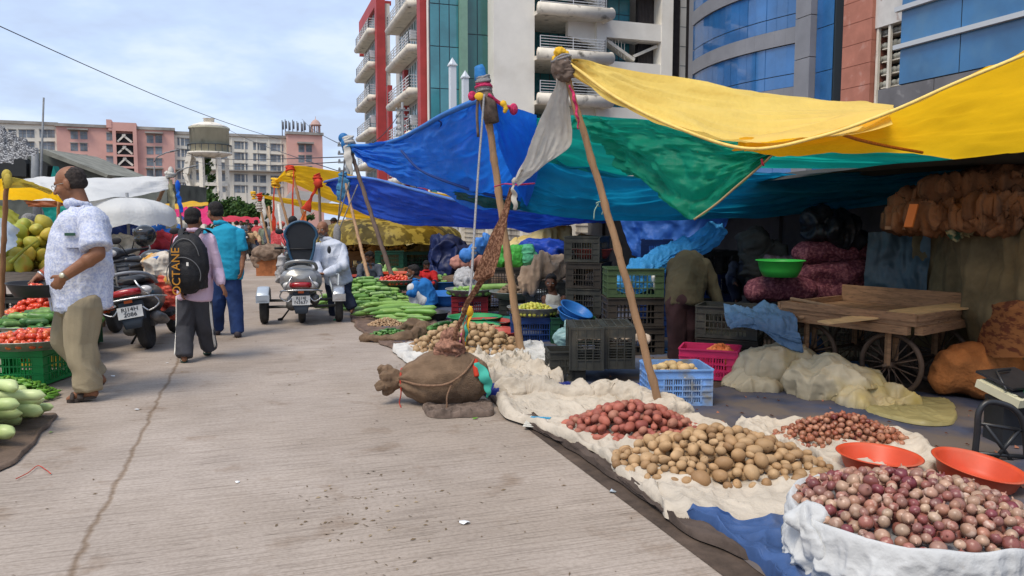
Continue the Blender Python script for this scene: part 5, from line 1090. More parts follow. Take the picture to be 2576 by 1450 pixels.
stack(c_.x,c_.y+1.0,1.4,[(m_cn,'bottom blue crate of the narrow stack behind the bent man'),(m_cn,'second blue crate of the narrow stack behind the bent man'),(mat('mid_blue_plastic',(.03,.10,.35),.5),'third blue crate of the narrow stack behind the bent man'),(m_cn,'top blue crate of the narrow stack behind the bent man')],.45,.36,.29)
c_=G(1440,872);stack(c_.x,c_.y+.3,.05,[(m_cg,'dark green crate under the tilted blue tubs')],.5,.36,.30)
c_=G(1870,955);stack(c_.x,c_.y+.5,-.45,[(m_cb,'black crate at the bottom beneath the grey blue cloth'),(m_ck,'black crate holding the grey blue cloth')],.56,.42,.30)
for k,(u,v,dy)in enumerate(((1830,850,1.6),(1900,850,1.9))):
 c_=G(u,v);stack(c_.x,c_.y+dy,.1,[(m_cn if k else m_ck,f'{"rear" if k else "front"} dark stack, bottom crate behind the bent man\'s arm'),(m_cn,f'{"rear" if k else "front"} dark stack, middle crate behind the bent man\'s arm'),(m_ck,f'{"rear" if k else "front"} dark stack, top crate behind the bent man\'s arm')],.55,.4,.32)
def traystand(u,v,Y,r,lab_t,lab_c,m,heapf=None,H_=.29,L_=.52,rz_=.05,dz=0):
 p=D(u,v,Y);z=max(p.z,.12);crate(lab_c,(p.x,p.y,.010),rz_,L_,.38,H_,m,n=13);tray(lab_t,(p.x,p.y,H_+.016+dz),r)
 return p.x,p.y,H_+.03+dz
x,y,z=traystand(1342,845,8.95,.31,'aluminium tray of limes on the navy crate','navy crate under the tray of limes',m_cn)
heap('lime','yellow green lime in the tray by the thick bamboo pole','lime','limes in the aluminium tray',[veg('ball',v_lim,.023,i)for i in range(3)],x,y,.27,.27,.105,z,.023,rv=.15,keep=300,seed=9,p=2.2)
x,y,z=traystand(998,775,13.2,.45,'wide tray of tomatoes on the dark green crate by the cucumbers','dark green crate under the right hand tomato tray',m_cg,L_=.8)
heap('tomato','tomato in the wide tray by the cucumber heap','tomato','tomatoes in the tray by the cucumbers',[veg('tomato',v_tom,.032,i)for i in range(4)],x,y,.39,.39,.12,z,.032,keep=90,seed=10,p=2.2)
x,y,z=traystand(1182,795,11.3,.36,'tray of pale green gourds on the dark red crate','dark red crate under the tray of pale green gourds',m_cm)
heap('round_gourd','round pale green gourd in the tray on the dark red crate','gourd','round green gourds in the tray',[veg('ball',v_lgo,.038,i)for i in range(3)],x,y,.32,.32,.06,z,.038,keep=70,seed=11,stuff=False,p=3)
o=bpy.data.objects.new('long_gourd',veg('long',v_lgo,.038,5,L=.75,bend=.08));C.objects.link(o);o.location=(x+.28,y-.12,z+.12);o.rotation_euler=(0,-.04,.05);tag(o,'single long green gourd lying across the tray of round gourds','gourd')
x,y,z=traystand(1302,790,10.9,.40,'tray of brown roots beside the gourd tray','black crate under the tray of brown roots',m_ck)
heap('taro_root','brown root heaped in the tray beside the gourds','root','brown roots in the tray',[veg('long',vegmat('taro_skin',[(.20,.13,.075),(.28,.19,.12)],.9),.02,i,L=.09)for i in range(3)],x-.08,y,.25,.25,.20,z,.02,L=.09,nsp=3,keep=160,seed=12,p=1.3)
c_=G(868,788);heap('cucumber','pale green cucumber in the big heap beside the crutch man','cucumber','cucumbers heaped at the road edge',[veg('long',v_lgo,.030,i,L=.28,bend=.06)for i in range(5)],c_.x+.1,c_.y+1.1,.75,1.0,.42,.02,.030,L=.28,nsp=4,ang=(.5,.5),keep=230,seed=13,p=1.5)
c_=G(905,770);heap('cucumber','green cucumber in the smaller heap before the tomato tray','cucumber','cucumbers before the tomato tray',[veg('long',v_cuc,.026,i,L=.24,bend=.06)for i in range(4)],c_.x+.2,c_.y+.0,.42,.35,.25,.02,.026,L=.24,nsp=4,ang=(.2,.4),keep=110,seed=14,p=1.5)
c_=G(975,812);heap('long_gourd','long pale green gourd in the fan of gourds before the dark green crate','gourd','long gourds fanned out by the road',[veg('long',v_lgo,.032,30+i,L=.62,bend=.05)for i in range(4)],c_.x,c_.y+.30,.36,.30,.20,.02,.033,L=.62,nsp=5,ang=(.28,.12),keep=40,seed=15,stuff=False,p=2,maxn=40)
c_=G(1085,822);heap('long_gourd','long green gourd in the pile left of the black tub','gourd','long gourds by the black tub',[veg('long',v_lgo,.03,40+i,L=.4,bend=.05)for i in range(3)],c_.x-.22,c_.y+.35,.2,.3,.18,.02,.03,L=.4,nsp=4,ang=(-.12,.12),keep=20,seed=16,stuff=False,p=2,maxn=20)
c_=G(968,826);heap('garlic','small brown clove in the heap between gourds and chillies','garlic','garlic heaped between the gourds and chillies',[veg('ball',v_gin,.016,i)for i in range(3)],c_.x,c_.y+.1,.24,.17,.09,.02,.016,keep=200,seed=17)
c_=G(978,858);heap('green_chilli','short fat green chilli on the open burlap sack','chilli','fat green chillies on the burlap',[veg('long',v_cuc,.013,50+i,L=.07)for i in range(4)],c_.x,c_.y+.2,.27,.22,.08,.025,.013,L=.07,nsp=3,keep=220,seed=18)
c_=G(978,860);pts=[(c_.x+.36*math.cos(a),c_.y+.2+.28*math.sin(a),.035+.03*max(0,math.cos(a)))for a in np.linspace(-2.6,1.4,30)]
lump('burlap_sack',[('t',pts,[(.03+.05*max(0,math.cos(a*1.0)),.035+.02*max(0,math.cos(a)))for a in np.linspace(-2.6,1.4,30)]),('e',(c_.x+.36,c_.y+.28,.08),(.09,.14,.10)),('e',(c_.x+.22,c_.y+.45,.10),(.12,.08,.09))],m_burlap,'open burlap sack rolled back around the fat green chillies','sack',.010,.04,9,4)
c_=G(1100,866);heap('cucumber','dark green cucumber in the small pile left of the potato heap','cucumber','dark cucumbers beside the potato heap',[veg('long',v_cuc,.024,60+i,L=.26,bend=.08)for i in range(4)],c_.x+.03,c_.y+.40,.25,.36,.16,.02,.024,L=.26,nsp=4,ang=(.8,.35),keep=45,seed=19,stuff=False,maxn=45)
o=bpy.data.objects.new('cucumber',veg('long',v_cuc,.025,66,L=.14));C.objects.link(o);o.location=G(1330,893)+Vector((0,0,.024));tag(o,'single dark cucumber on the sheet in front of the navy crate','cucumber')
jc=G(1085,1035);g=MB()
cx,cy=jc.x+.02,jc.y+.24
prim=[((cx-.27,cy,.19),.075,.065),((cx-.21,cy,.19),.13,.12),((cx-.08,cy,.19),.185,.20),((cx+.08,cy,.20),.19,.215),((cx+.22,cy+.01,.19),.185,.195),((cx+.34,cy+.02,.16),.15,.15),((cx+.40,cy+.02,.14),.06,.06)]
g.tube([p[0]for p in prim],[(p[2],p[1])for p in prim],20,side=(0,0,1))
g.cap((cx+.02,cy,.28),(cx+.05,cy,.345),.15,.03)
def jdisp(a,n):
 x=a[:,0]-(cx-.27);fold=np.clip(1-x/.35,0,1);th=np.arctan2(a[:,2]-.19,a[:,1]-cy)
 return np.sin(th*9+vn(a,5,2)*2)*.012*fold+ridge(a,6,3,3)*.009
js=root('jute_sack','fat brown jute sack tied at its neck, weighing down the rope on the road','sack',(cx,cy,0))
blob('body',g,.008,m_burlap,js,3,jdisp)
g=MB()
for i in range(7):
 a=i*.9;g.cap((cx-.28,cy,.19),(cx-.40-.03*math.sin(i*2),cy+.07*math.cos(a),.19+.085*math.sin(a)),.045,.035,8)
g.cap((cx-.25,cy,.19),(cx-.34,cy,.19),.05,.07)
blob('neck',g,.008,m_burlap,js,2,lambda a,n:ridge(a,18,7,2)*.010)
g=MB();g.tube([(cx-.27,cy+.070*math.cos(a),.19+.082*math.sin(a))for a in np.linspace(0,6.5,20)],.009,6);g.tube(crspline([(cx-.27,cy-.08,.2),(cx-.265,cy-.09,.10),(cx-.28,cy-.08,.03),(cx-.26,cy-.13,.0)],12),.005,5);g.build('red_tie',mat('rust_tie',(.40,.05,.03),.8),js)
g=MB();g.tube(crspline([(cx-.26,cy-.085,.20),(cx-.10,cy-.21,.19),(cx+.08,cy-.235,.20),(cx+.2,cy-.20,.26),(cx+.27,cy-.12,.33),(cx+.29,cy-.02,.36)],30),.009,7);g.tube(crspline([(cx+.14,cy-.21,.22),(cx+.10,cy-.255,.12),(cx+.09,cy-.26,.02),(cx+.0,cy-.34,.006)],20),.007,6)
g.build('rope',m_jrope,js)
g=MB();g.tube(crspline([(cx+.30,cy-.03,.34),(cx+.30,cy-.11,.30),(cx+.315,cy-.14,.24)],10),.022,7);g.build('red_rag',m_rag,js)
g=MB();cloth_strip(g,[(cx+.31,cy-.1,.34),(cx+.37,cy-.15,.25),(cx+.40,cy-.15,.16),(cx+.395,cy-.15,.08)],[.02,.045,.03,.006],seed=3);g.build('green_rag',_M['green_rag'],js)
lump('frayed_tassel',[('e',D(1130,870,5.86),(.075,.06,.09)),('e',D(1118,893,5.86),(.05,.04,.06)),('c',D(1137,845,5.84),D(1120,905,5.86),.03,.05),('e',D(1145,888,5.86),(.04,.03,.05))],mat('frayed_brown',(.24,.12,.08),.95,40,.6),'frayed brown cloth tassel hanging above the jute sack','rag',.007,.05,16,4,fine=.006)
g=MB();g.tube([D(1165,850,5.92),D(1168,900,5.9),D(1167,940,5.88)],.012,6);g.tube([D(1178,775,6.03),D(1160,870,5.93)],.012,6)
tag(recenter(g.build('strap',mat('brown_strap',(.25,.09,.05),.8))),'brown strap running down to the top of the jute sack','strap')
groundcloth('brown_sack',[(1060,1030),(1150,1010),(1230,1020),(1240,1045),(1150,1052),(1080,1050)],m_ragd,.03,8,17,z=.004,h=.01,label='flat muddy rag under the right end of the jute sack',cat='rag')
def scrap(name,u,v,s,m,lab,k):
 c_=G(u,v);g=MB();n=7;vs=[c_+Vector((math.cos(i*2*PI/n)*s*random.uniform(.5,1),math.sin(i*2*PI/n)*s*random.uniform(.4,.9),.004+random.random()*s*.35))for i in range(n)];g.add([c_+Vector((0,0,.012))]+vs,[(0,i+1,(i+1)%n+1)for i in range(n)]);tag(g.build(name,m,loc=c_),lab,k)
m_pap=mat('paper_scrap',(.75,.75,.74),.7);m_lf=mat('dry_leaf',(.16,.11,.06),.8);m_sil=mat('foil_scrap',(.55,.58,.60),.3,metal=.5)
scrap('paper_scrap',1170,1318,.035,m_pap,'white paper scrap lying on the road left of the onion tub','litter');scrap('paper_scrap',345,1032,.03,m_pap,'white paper scrap beside the seam in the road','litter');scrap('paper_scrap',283,948,.025,m_pap,'white paper scrap near the tray man\'s heel','litter')
scrap('paper_scrap',420,915,.02,m_pap,'tiny paper scrap on the seam by the student','litter');scrap('foil_scrap',1542,1240,.03,m_sil,'crumpled foil at the road edge by the white cloth','litter');scrap('foil_scrap',1140,1027,.04,m_sil,'silver wrapper in front of the jute sack','litter');scrap('paper_scrap',598,1215,.018,m_pap,'small white speck of paper in the middle of the road','litter')
scrap('leaf_scrap',1195,1055,.03,v_chi,'squashed green vegetable scrap below the jute sack','litter');scrap('leaf_scrap',128,1090,.02,v_chi,'green chilli stub left of the seam','litter')
g=MB()
for i in range(300):
 t_=random.uniform(-1.2,1.9);s_=random.uniform(2.2,11);
 if random.random()<.45:t_=random.gauss(.55,.28);s_=random.gauss(3.7,.36)
 elif random.random()<.4:t_=random.gauss(1.5,.25)
 if t_>1.72:continue
 c_=S(t_,s_,.003);a_=random.random()*PI;l_=random.uniform(.004,.018);d_=Vector((math.cos(a_),math.sin(a_),0))*l_;n_=Vector((-d_.y,d_.x,0))*random.uniform(.15,.5)
 g.add([c_-d_,c_+n_+Vector((0,0,.004)),c_+d_,c_-n_],[(0,1,2,3)],random.choice((0,0,1)))
tag(g.build('litter',[m_lf,mat('straw_bit',(.32,.24,.15),.9)],loc=(0,0,0)),'scattered straw, onion skin and leaf bits on the concrete road','litter',kind='stuff')
g=MB()
for i in range(260):
 t_=random.uniform(2.3,6);s_=random.uniform(2.4,7);c_=S(t_,s_,.028);a_=random.random()*PI;l_=random.uniform(.008,.022);d_=Vector((math.cos(a_),math.sin(a_),0))*l_;n_=Vector((-d_.y,d_.x,0))*random.uniform(.4,.9)
 g.add([c_-d_,c_+n_+Vector((0,0,.012)),c_+d_,c_-n_],[(0,1,2,3)],0)
tag(g.build('onion_skins',mat('onion_skin_bit',(.35,.14,.08),.8),loc=(0,0,0)),'loose onion skins scattered over the shaded stall floor','litter',kind='stuff')
c_=G(1365,1083);np_=root('newspaper','folded newspaper with blue print tucked beside the red potatoes','newspaper',c_,-.22)
for i in range(5):g=MB();g.box((0,.02*i,.03+i*.007),(.26-i*.008,.075,.004),rz=-.03*i);g.build('folded_sheet',mat('newsprint',(.60,.58,.52),.9,30,.12),np_,local=True)
g=MB()
for i in range(9):g.box((-.095+i*.016,.085,.0645),(.011+.003*(i%2),.045,.002),rz=-.12)
g.build('blue_print',mat('print_blue',(.04,.30,.50),.8),np_,local=True)
m_wood=mat('old_wood',(.30,.17,.09),.8,2,.25,stretch=(3,3,22),bump=.4,bs=30,nz2=(5,(.13,.075,.045),.55,.72))
m_woodp=mat('pale_plank',(.58,.38,.18),.75,3,.2,stretch=(2,2,20),bump=.3,bs=30)
m_iron=mat('rusty_iron',(.10,.065,.045),.7,8,.4,metal=.3)
m_kmetal=mat('black_painted_metal',(.018,.018,.02),.4,8,.3,spec=.5)
P1,P2,P3,P4=Vector((2.38,6.85,0)),Vector((3.2,7.45,0)),Vector((3.92,6.5,0)),Vector((3.08,5.85,0))
ct=root('wooden_handcart','flat wooden handcart on spoked wheels carrying loose planks','handcart',(3.15,6.65,0))
g=MB();g.prism([p+Vector((0,0,.60))for p in(P1,P4,P3,P2)],(0,0,.035));g.build('bed',m_wood,ct)
for a,b,h,o in((P1,P2,.05,0),(P2,P3,.155,0),(P3,P4,.05,0),(P4,P1,.06,0)):
 d=(b-a).normalized();g=MB();g.bar(a+Vector((0,0,.637+h/2))+d*.0,b+Vector((0,0,.637+h/2))-d*.028,.028,h);g.build('side_board',m_wood,ct)
 g=MB();g.bar(a+Vector((0,0,.565))+d*.05,b+Vector((0,0,.565))-d*.05,.06,.066);g.build('beam',m_wood,ct)
g=MB();g.bar(P2+Vector((-.02,.0,.66)),P2.lerp(P1,.4)+Vector((0,0,.64)),.03,.05);g.build('brace',m_wood,ct)
mid=(P1+P2+P3+P4)/4
def wheel(parent,c,axis,r,nspk,tyre=.022,m_t=None):
 t=bpy.data.objects.new('wheel',None);C.objects.link(t);t.parent=parent;t.location=Vector(c)-parent.location
 ax_=Vector(axis).normalized();q=ax_.to_track_quat('Z','Y').to_matrix()
 def ring(R_,rr,n=40,sx=1):
  g=MB();vs,fs=[],[]
  for i in range(n):
   for k in range(10):
    a,b=2*PI*i/n,2*PI*k/10;vs.append(q@Vector(((R_+rr*math.cos(b))*math.cos(a),(R_+rr*math.cos(b))*math.sin(a),rr*sx*math.sin(b))))
  fs=[(i*10+k,((i+1)%n)*10+k,((i+1)%n)*10+(k+1)%10,i*10+(k+1)%10)for i in range(n)for k in range(10)]
  g.add(vs,fs,0,True);return g
 ring(r-tyre,tyre).build('tyre',m_t or m_iron,t,local=True)
 g=MB()
 for i in range(nspk):a=2*PI*i/nspk;g.tube([q@Vector((.03*math.cos(a),.03*math.sin(a),.03*(-1)**i)),q@Vector(((r-.04)*math.cos(a),(r-.04)*math.sin(a),0))],.006,5)
 g.tube([q@Vector((0,0,-.05)),q@Vector((0,0,.05))],.03,10);g.build('spokes',m_iron,t,local=True)
 return t
dv_=(P4-P1).normalized();du_=(P2-P1).normalized()
for f,s in((.2,.12),(.8,.12),(.2,.88),(.8,.88)):
 c_=P1+(P4-P1)*f+(P2-P1)*s+Vector((0,0,.262));wheel(ct,c_,du_,.262,20,.02)
 g=MB();g.bar(c_+Vector((0,0,.0))-du_*.06,c_+Vector((0,0,.30))-du_*.06,.03,.045);g.bar(c_+Vector((0,0,.0))+du_*.06,c_+Vector((0,0,.30))+du_*.06,.03,.045);g.build('axle_fork',m_wood,ct)
for f in(.2,.8):
 c0=P1+(P4-P1)*f+Vector((0,0,.262));g=MB();g.tube([c0,c0+(P2-P1)],.014,8);g.build('axle',m_iron,ct)
for i in range(4):
 k=i*.1;a=D(2070+i*60,812-i*3,6.05+.12*i);b=D(2440-i*8,772+i*4,6.35+.06*i);g=MB();g.bar(a+Vector((0,0,.02*i)),b+Vector((0,0,.02*i)),.14,.014)
 tag(recenter(g.build('plank',m_woodp)),('topmost','second','third','lowest')[3-i]+' pale plank lying along the front of the handcart','plank','planks on the handcart')
g=MB();g.tube([D(1990,752,6.9),D(2200,792,6.2)],.016,8);tag(recenter(g.build('bamboo_stick',m_bam)),'bamboo stick laid across the handcart','stick')
g=MB();g.tube([D(2010,800,6.6),D(2210,775,6.9)],.016,8);tag(recenter(g.build('bamboo_stick',m_bam)),'second shorter stick lying in the bed of the handcart','stick')
m_net=mat('purple_net_sack',(.10,.022,.038),.7,34,.5,col2=(.24,.085,.10),thr=(.46,.60),bump=1.5,bs=45)
def bigsack(u,v,Y,L_,r,lab,m,rz=0,name='onion_sack'):
 c_=D(u,v,Y);d=Vector((math.cos(rz),math.sin(rz),0))*L_/2
 lump(name,[('t',[c_-d,c_-d*.8,c_-d*.3,c_+d*.3,c_+d*.8,c_+d],[(r*.3,r*.3),(r*.75,r*.85),(r*.95,r*1.15),(r*.95,r*1.15),(r*.75,r*.85),(r*.3,r*.3)],1,(0,0,1))],m,lab,'sack',.018,.05,5,int(u),group='sacks at the back of the dark stall')
bigsack(1960,730,7.9,.75,.12,'purple net sack of onions under the bright green tub',m_net,.1)
bigsack(2100,735,8.0,.8,.13,'bottom purple net sack of the right hand pile',m_net,.05)
bigsack(2110,690,8.0,.85,.14,'middle purple net sack of the right hand pile',m_net,-.05)
bigsack(2095,640,8.1,.8,.12,'top purple net sack beneath the black bag',m_net,.05)
bigsack(1985,668,8.5,.6,.11,'greyish net sack behind the bright green tub',mat('grey_net_sack',(.10,.075,.10),.7,34,.4,bump=1.5,bs=45),.0)
m_kbag=mat('black_polythene',(.012,.014,.018),.35,4,.4,bump=1,bs=14)
lump('black_bag',[('e',D(2095,580,8.1),(.24,.2,.15)),('e',D(2060,560,8.1),(.12,.12,.12)),('e',D(2130,590,8.1),(.16,.15,.12))],m_kbag,'crumpled black plastic bag on top of the purple sacks','bag',.016,.10,7,5)
lump('dark_cloth',[('e',D(1900,615,8.8),(.16,.14,.16)),('e',D(1935,650,8.8),(.2,.15,.14)),('c',D(1885,600,8.8),D(1900,690,8.8),.08,.12)],mat('dark_grey_cloth',(.045,.045,.042),.9,6,.3),'dark grey cloth heaped behind the crates','cloth',.016,.09,7,7)
for k,(u,v,Y)in enumerate(((2095,780,7.9),(1960,775,7.8))):
 c_=D(u,v,Y);crate('black crate carrying the purple sacks, '+('behind the handcart' if k==0 else 'left of the handcart'),(c_.x,c_.y,.012),.05,.8,.5,.48,m_ck,n=14)
for k in range(3):
 c_=D(2080+60*k-120,800,8.4);
g=MB();sheet([[D(1822,775,6.95),D(1870,762,7.0),D(1930,762,7.0),D(1985,778,6.9)],[D(1825,805,6.6),D(1880,785,6.6),D(1945,785,6.6),D(2005,812,6.5)],[D(1835,822,6.45),D(1885,812,6.42),D(1950,835,6.4),D(2015,850,6.38)],[D(1850,826,6.42),D(1900,822,6.4),D(1965,868,6.42),D(2022,888,6.42)]],90,80,.045,4,132,dirw=(4,4),mb=g)
tag(g.build('grey_blue_cloth',tarp('grey_blue_sheet_cloth',(.09,.17,.29),.1),loc=D(1920,880,6.5)),'grey blue cloth hanging over the black crate towards the handcart','cloth')
lump('blue_rag_heap',[('e',D(2130,945,7.0),(.18,.15,.09)),('e',D(2030,900,7.2),(.12,.12,.2))],mat('slate_cloth',(.05,.09,.16),.8,5,.25),'slate blue cloth heap on the ground behind the handcart wheels','cloth',.012,.07,8,9)
m_net2=mat('brown_shade_net',(.15,.115,.06),.9,5,.35,transl=.15)
g=MB();c0=D(2400,585,6.8)
sheet([[D(2300,560,7.4),D(2400,570,6.9),D(2470,575,6.3),D(2640,575,5.6)],[D(2290,700,7.4),D(2395,720,6.85),D(2460,740,6.15),D(2660,760,5.4)],[D(2285,860,7.3),D(2400,900,6.8),D(2470,925,6.2),D(2700,960,5.4)]],70,40,.10,6,101,dirw=(9,1.2),mb=g)
tag(g.build('shade_net',m_net2,loc=D(2450,900,6.2)),'brown shade net draped in folds over the covered stall at the right edge','net')
g=MB();sheet([[D(2185,585,7.6),D(2260,580,7.5),D(2345,575,7.3)],[D(2175,700,7.6),D(2255,700,7.4),D(2330,700,7.2)],[D(2170,790,7.6),D(2250,800,7.4),D(2320,830,7.2)]],40,30,.05,4,102,mb=g)
tag(g.build('polythene_curtain',mat('blue_grey_polythene',(.06,.10,.13),.4,3,.3,transl=.15),loc=D(2250,780,7.4)),'blue grey polythene curtain hanging behind the handcart','curtain')
tb_=root('stall_table','high wooden platform at the right edge holding heaps of jute sacks','platform',D(2450,700,6.6));tb_.location.z=0
g=MB();g.bar(D(2290,573,7.2),D(2680,573,6.2),.9,.03);g.build('top',m_wood,tb_)
for u,Y in((2440,7.3),(2640,6.6)):p=D(u,573,Y);g=MB();g.box((p.x,p.y,p.z/2-.01),(.05,.05,p.z-.03));g.build('leg',m_wood,tb_)
m_jb=mat('orange_brown_jute',(.22,.10,.045),.95,6,.4,bump=1.2,bs=30,nz2=(3,(.08,.035,.016),.42,.62))
for k,(u,v,Y,w_,h_)in enumerate(((2380,520,6.9,.45,.10),(2480,500,6.6,.42,.13),(2560,480,6.4,.4,.14),(2440,545,6.6,.42,.08),(2550,540,6.2,.45,.09),(2340,545,6.9,.30,.06))):
 c_=D(u,v,Y);lump('jute_sack_pile',[('e',c_+Vector((random.uniform(-.1,.1),random.uniform(-.08,.08),h_*(q_*.34-.75))),(w_*random.uniform(.7,1.05),.32,h_*.24),random.uniform(-.3,.3))for q_ in range(5)],m_jb,'orange brown jute sacks crumpled on the high platform, '+('at its left end','in the middle back','topmost at the right','in the middle front','at the right front','the flattest at the far left')[k],'sack',.013,.13,9,20+k,group='jute sacks on the platform')
g=MB();sheet([[D(2390,545,6.35),D(2460,535,6.3)],[D(2380,585,6.3),D(2450,590,6.25)],[D(2400,610,6.3),D(2440,600,6.3)]],20,20,.04,4,103,mb=g);tag(g.build('printed_sack',mat('printed_sack',(.22,.19,.10),.9,5,.3,nz2=(9,(.04,.09,.05),.55,.6)),loc=D(2420,570,6.3)),'empty printed sack hanging off the front of the platform','sack')
g=MB();g.bar(D(2300,515,6.5),D(2285,572,6.45),.07,.02);tag(recenter(g.build('orange_board',mat('orange_board',(.55,.16,.03),.6))),'short orange board sticking out of the sacks','board')
bigsack(2480,935,6.0,.85,.20,'large orange brown sack lying on the ground at the right edge',mat('orange_sack',(.33,.12,.035),.95,6,.3,bump=1,bs=40),-.05,'large_sack')
g=MB();g.prism([D(2498,900,5.7),D(2600,900,5.3),D(2620,770,5.3),D(2540,780,5.6)],(.1,.4,0));tag(recenter(g.build('woven_bale',mat('woven_orange',(.38,.15,.05),.9,1,.2,stretch=(6,6,22),col2=(.16,.045,.02),thr=(.48,.56),bump=1,bs=60))),'orange woven bale standing at the right edge above the large sack','bale')
ws=root('weighing_scale','cream electronic weighing scale with a green digit, at the right edge','scale',G(2560,1120))
g=MB();c_=D(2560,985,4.75);mtx=Matrix.Rotation(.35,3,'Z')@Matrix.Rotation(.25,3,'X')
def lb(g,x,y,z,sx,sy,sz):g.box(c_+mtx@Vector((x,y,z)),(sx,sy,sz),mtx=mtx)
lb(g,0,0,0,.36,.30,.05);lb(g,0,.02,.028,.33,.24,.008);g.build('body',mat('scale_cream',(.55,.52,.36),.5,6,.1),ws)
g=MB();lb(g,-.02,-.085,.036,.24,.085,.008);g.build('panel',m_ktub,ws)
g=MB();lb(g,.0,.05,.065,.34,.26,.015);g.tube([c_+mtx@Vector((-.18,-.05,.05)),c_+mtx@Vector((-.1,.1,.1)),c_+mtx@Vector((.05,.12,.09))],.008,6);g.build('platter',m_kmetal,ws)
text('0',.032,mat('green_led',(.05,.9,.25),.5,emit=2.0),c_+mtx@Vector((-.05,-.085,.0415))-ws.location,mtx.to_euler(),ws,'display_digit')
g=MB();g.box((c_.x,c_.y+.05,c_.z/2-.02),(.22,.2,c_.z-.06));g.build('column',m_ktub,ws)
tf=root('trolley_frame','black tubular trolley frame with a flat board, beside the larger red tub','trolley',G(2520,1270))
T0,T1_=D(2452,1140,4.0),D(2462,1020,4.05)
g=MB();g.tube(crspline([D(2450,1165,4.4),D(2458,1090,4.4),D(2462,1040,4.4),D(2480,1015,4.4),D(2510,1014,4.4),D(2550,1030,4.4),D(2575,1070,4.4),D(2585,1170,4.4)],40),.018,10);g.build('hoop',m_kmetal,tf)
for a,b in(((2460,1065,4.4),(2578,1085,4.4)),((2478,1068,4.4),(2560,1180,4.4)),((2500,1160,4.4),(2565,1080,4.4)),((2452,1140,4.4),(2582,1150,4.4))):g=MB();g.tube([D(*a),D(*b)],.012,8);g.build('crossbar',m_kmetal,tf)
g=MB();p=D(2450,1265,3.9);g.box((p.x+.12,p.y-.02,p.z-.03),(.62,.46,.025),rz=-.2);g.build('board',mat('dirty_board',(.16,.12,.09),.8,6,.3),tf)
for dx in(-.15,.35):g=MB();g.box((p.x+dx,p.y+.1,(p.z-.05)/2),(.05,.05,max(.03,p.z-.05)));g.build('foot',m_kmetal,tf)
g=MB();sheet([[D(1560,548,9.6),D(1620,545,9.6),D(1700,548,9.5),D(1780,545,9.4),D(1836,540,9.3)],[D(1580,610,9.6),D(1630,612,9.6),D(1690,620,9.5),D(1760,610,9.4),D(1815,590,9.3)],[D(1592,650,9.5),D(1650,660,9.4),D(1700,655,9.3),D(1760,640,9.3),D(1800,600,9.3)]],60,40,.10,5,111,dirw=(6,2),mb=g)
tag(g.build('plastic_sheet',tarp('bright_blue_plastic',(.06,.20,.66),.45),loc=D(1700,620,9.5)),'shiny blue plastic sheet hung between the stall and its wall','plastic sheet')
g=MB();sheet([[D(1808,552,9.0),D(1750,585,8.8),D(1690,612,8.6),D(1640,632,8.45),D(1590,652,8.35),D(1556,690,8.25)],[D(1822,575,8.85),D(1765,622,8.6),D(1700,640,8.35),D(1650,660,8.15),D(1600,690,8.0),D(1545,712,8.1)],[D(1812,600,8.95),D(1750,648,8.7),D(1690,668,8.4),D(1655,695,8.1),D(1620,735,7.95),D(1543,738,8.0)]],130,70,.050,4,131,dirw=(9,4),mb=g)
tag(g.build('blue_bundle',tarp('sky_blue_plastic',(.07,.36,.74),.3),loc=D(1620,700,8.1)),'bright sky blue plastic bunched over the olive crate','plastic sheet')
lump('white_foam',[('b',D(1650,712,8.0),(.06,.1,.13),.2),('e',D(1630,718,8.05),(.05,.05,.05))],m_white,'lump of white foam beside the bright blue plastic','foam',.01,.02,9,12)
lump('polythene_bag',[('e',D(1425,850,7.9),(.115,.09,.085)),('c',D(1425,840,7.9),D(1426,815,7.9),.05,.015)],mat('pale_aqua_polythene',(.32,.50,.50),.3,4,.15,transl=.3,bump=1,bs=10),'pale aqua knotted polythene bag by the navy crate','bag',.007,.035,14,13)
lump('polythene_bag',[('e',D(1528,850,8.6),(.05,.05,.12))],_M['pale_aqua_polythene'],'slim pale polythene bag beside the brown black crates','bag',.008,.03,14,14)
lump('covered_bundle',[('e',D(1125,650,18.5),(.48,.5,.50)),('e',D(1150,660,18.3),(.45,.45,.35)),('e',D(1105,690,18.4),(.38,.4,.3))],mat('dark_navy_tarp',(.010,.020,.085),.5,4,.35,bump=1,bs=6),'big bundle wrapped in dark navy tarpaulin behind the blue tubs','bundle',.025,.18,3,15,sharp=1)
m_cy=mat('cream_yellow_tarp',(.68,.55,.26),.7,2,.15,transl=.2,nz2=(1.5,(.62,.40,.06),.52,.7))
lump('covered_stall',[('e',D(985,660,23),(.95,.8,.75)),('e',D(940,680,23),(.5,.6,.55)),('e',D(1030,650,23),(.5,.6,.45))],m_cy,'stall shrouded in a cream and yellow sheet in the middle distance','covered stall',.04,.22,2.2,16)
lump('covered_stall',[('e',D(1380,628,15),(.6,.6,.38)),('e',D(1440,640,15),(.5,.5,.3)),('e',D(1310,650,15),(.4,.4,.3))],m_cy,'goods under a yellow sheet behind the green sacks','covered goods',.03,.2,3,17)
lump('covered_stall',[('e',D(1075,640,20),(.28,.4,.28)),('e',D(1040,652,20),(.2,.3,.16))],mat('grey_tarp',(.16,.15,.14),.8,3,.3),'grey crumpled cover over boxes right of the cream shrouded stall','covered goods',.025,.14,4,18)
lump('blue_sack',[('e',D(1375,645,13.5),(.4,.4,.22)),('e',D(1345,640,13.6),(.25,.3,.2))],mat('royal_blue_bag',(.012,.05,.34),.5,4,.3),'royal blue bundle on the table behind the green sacks','bundle',.02,.12,5,19)
tbm=root('stall_table','low rough table holding green sacks in the middle of the stall','table',D(1340,740,12.5));tbm.location.z=0
p=D(1335,675,12.6);g=MB();g.box((p.x,p.y,p.z-.03),(1.5,.8,.06));g.build('top',m_wood,tbm)
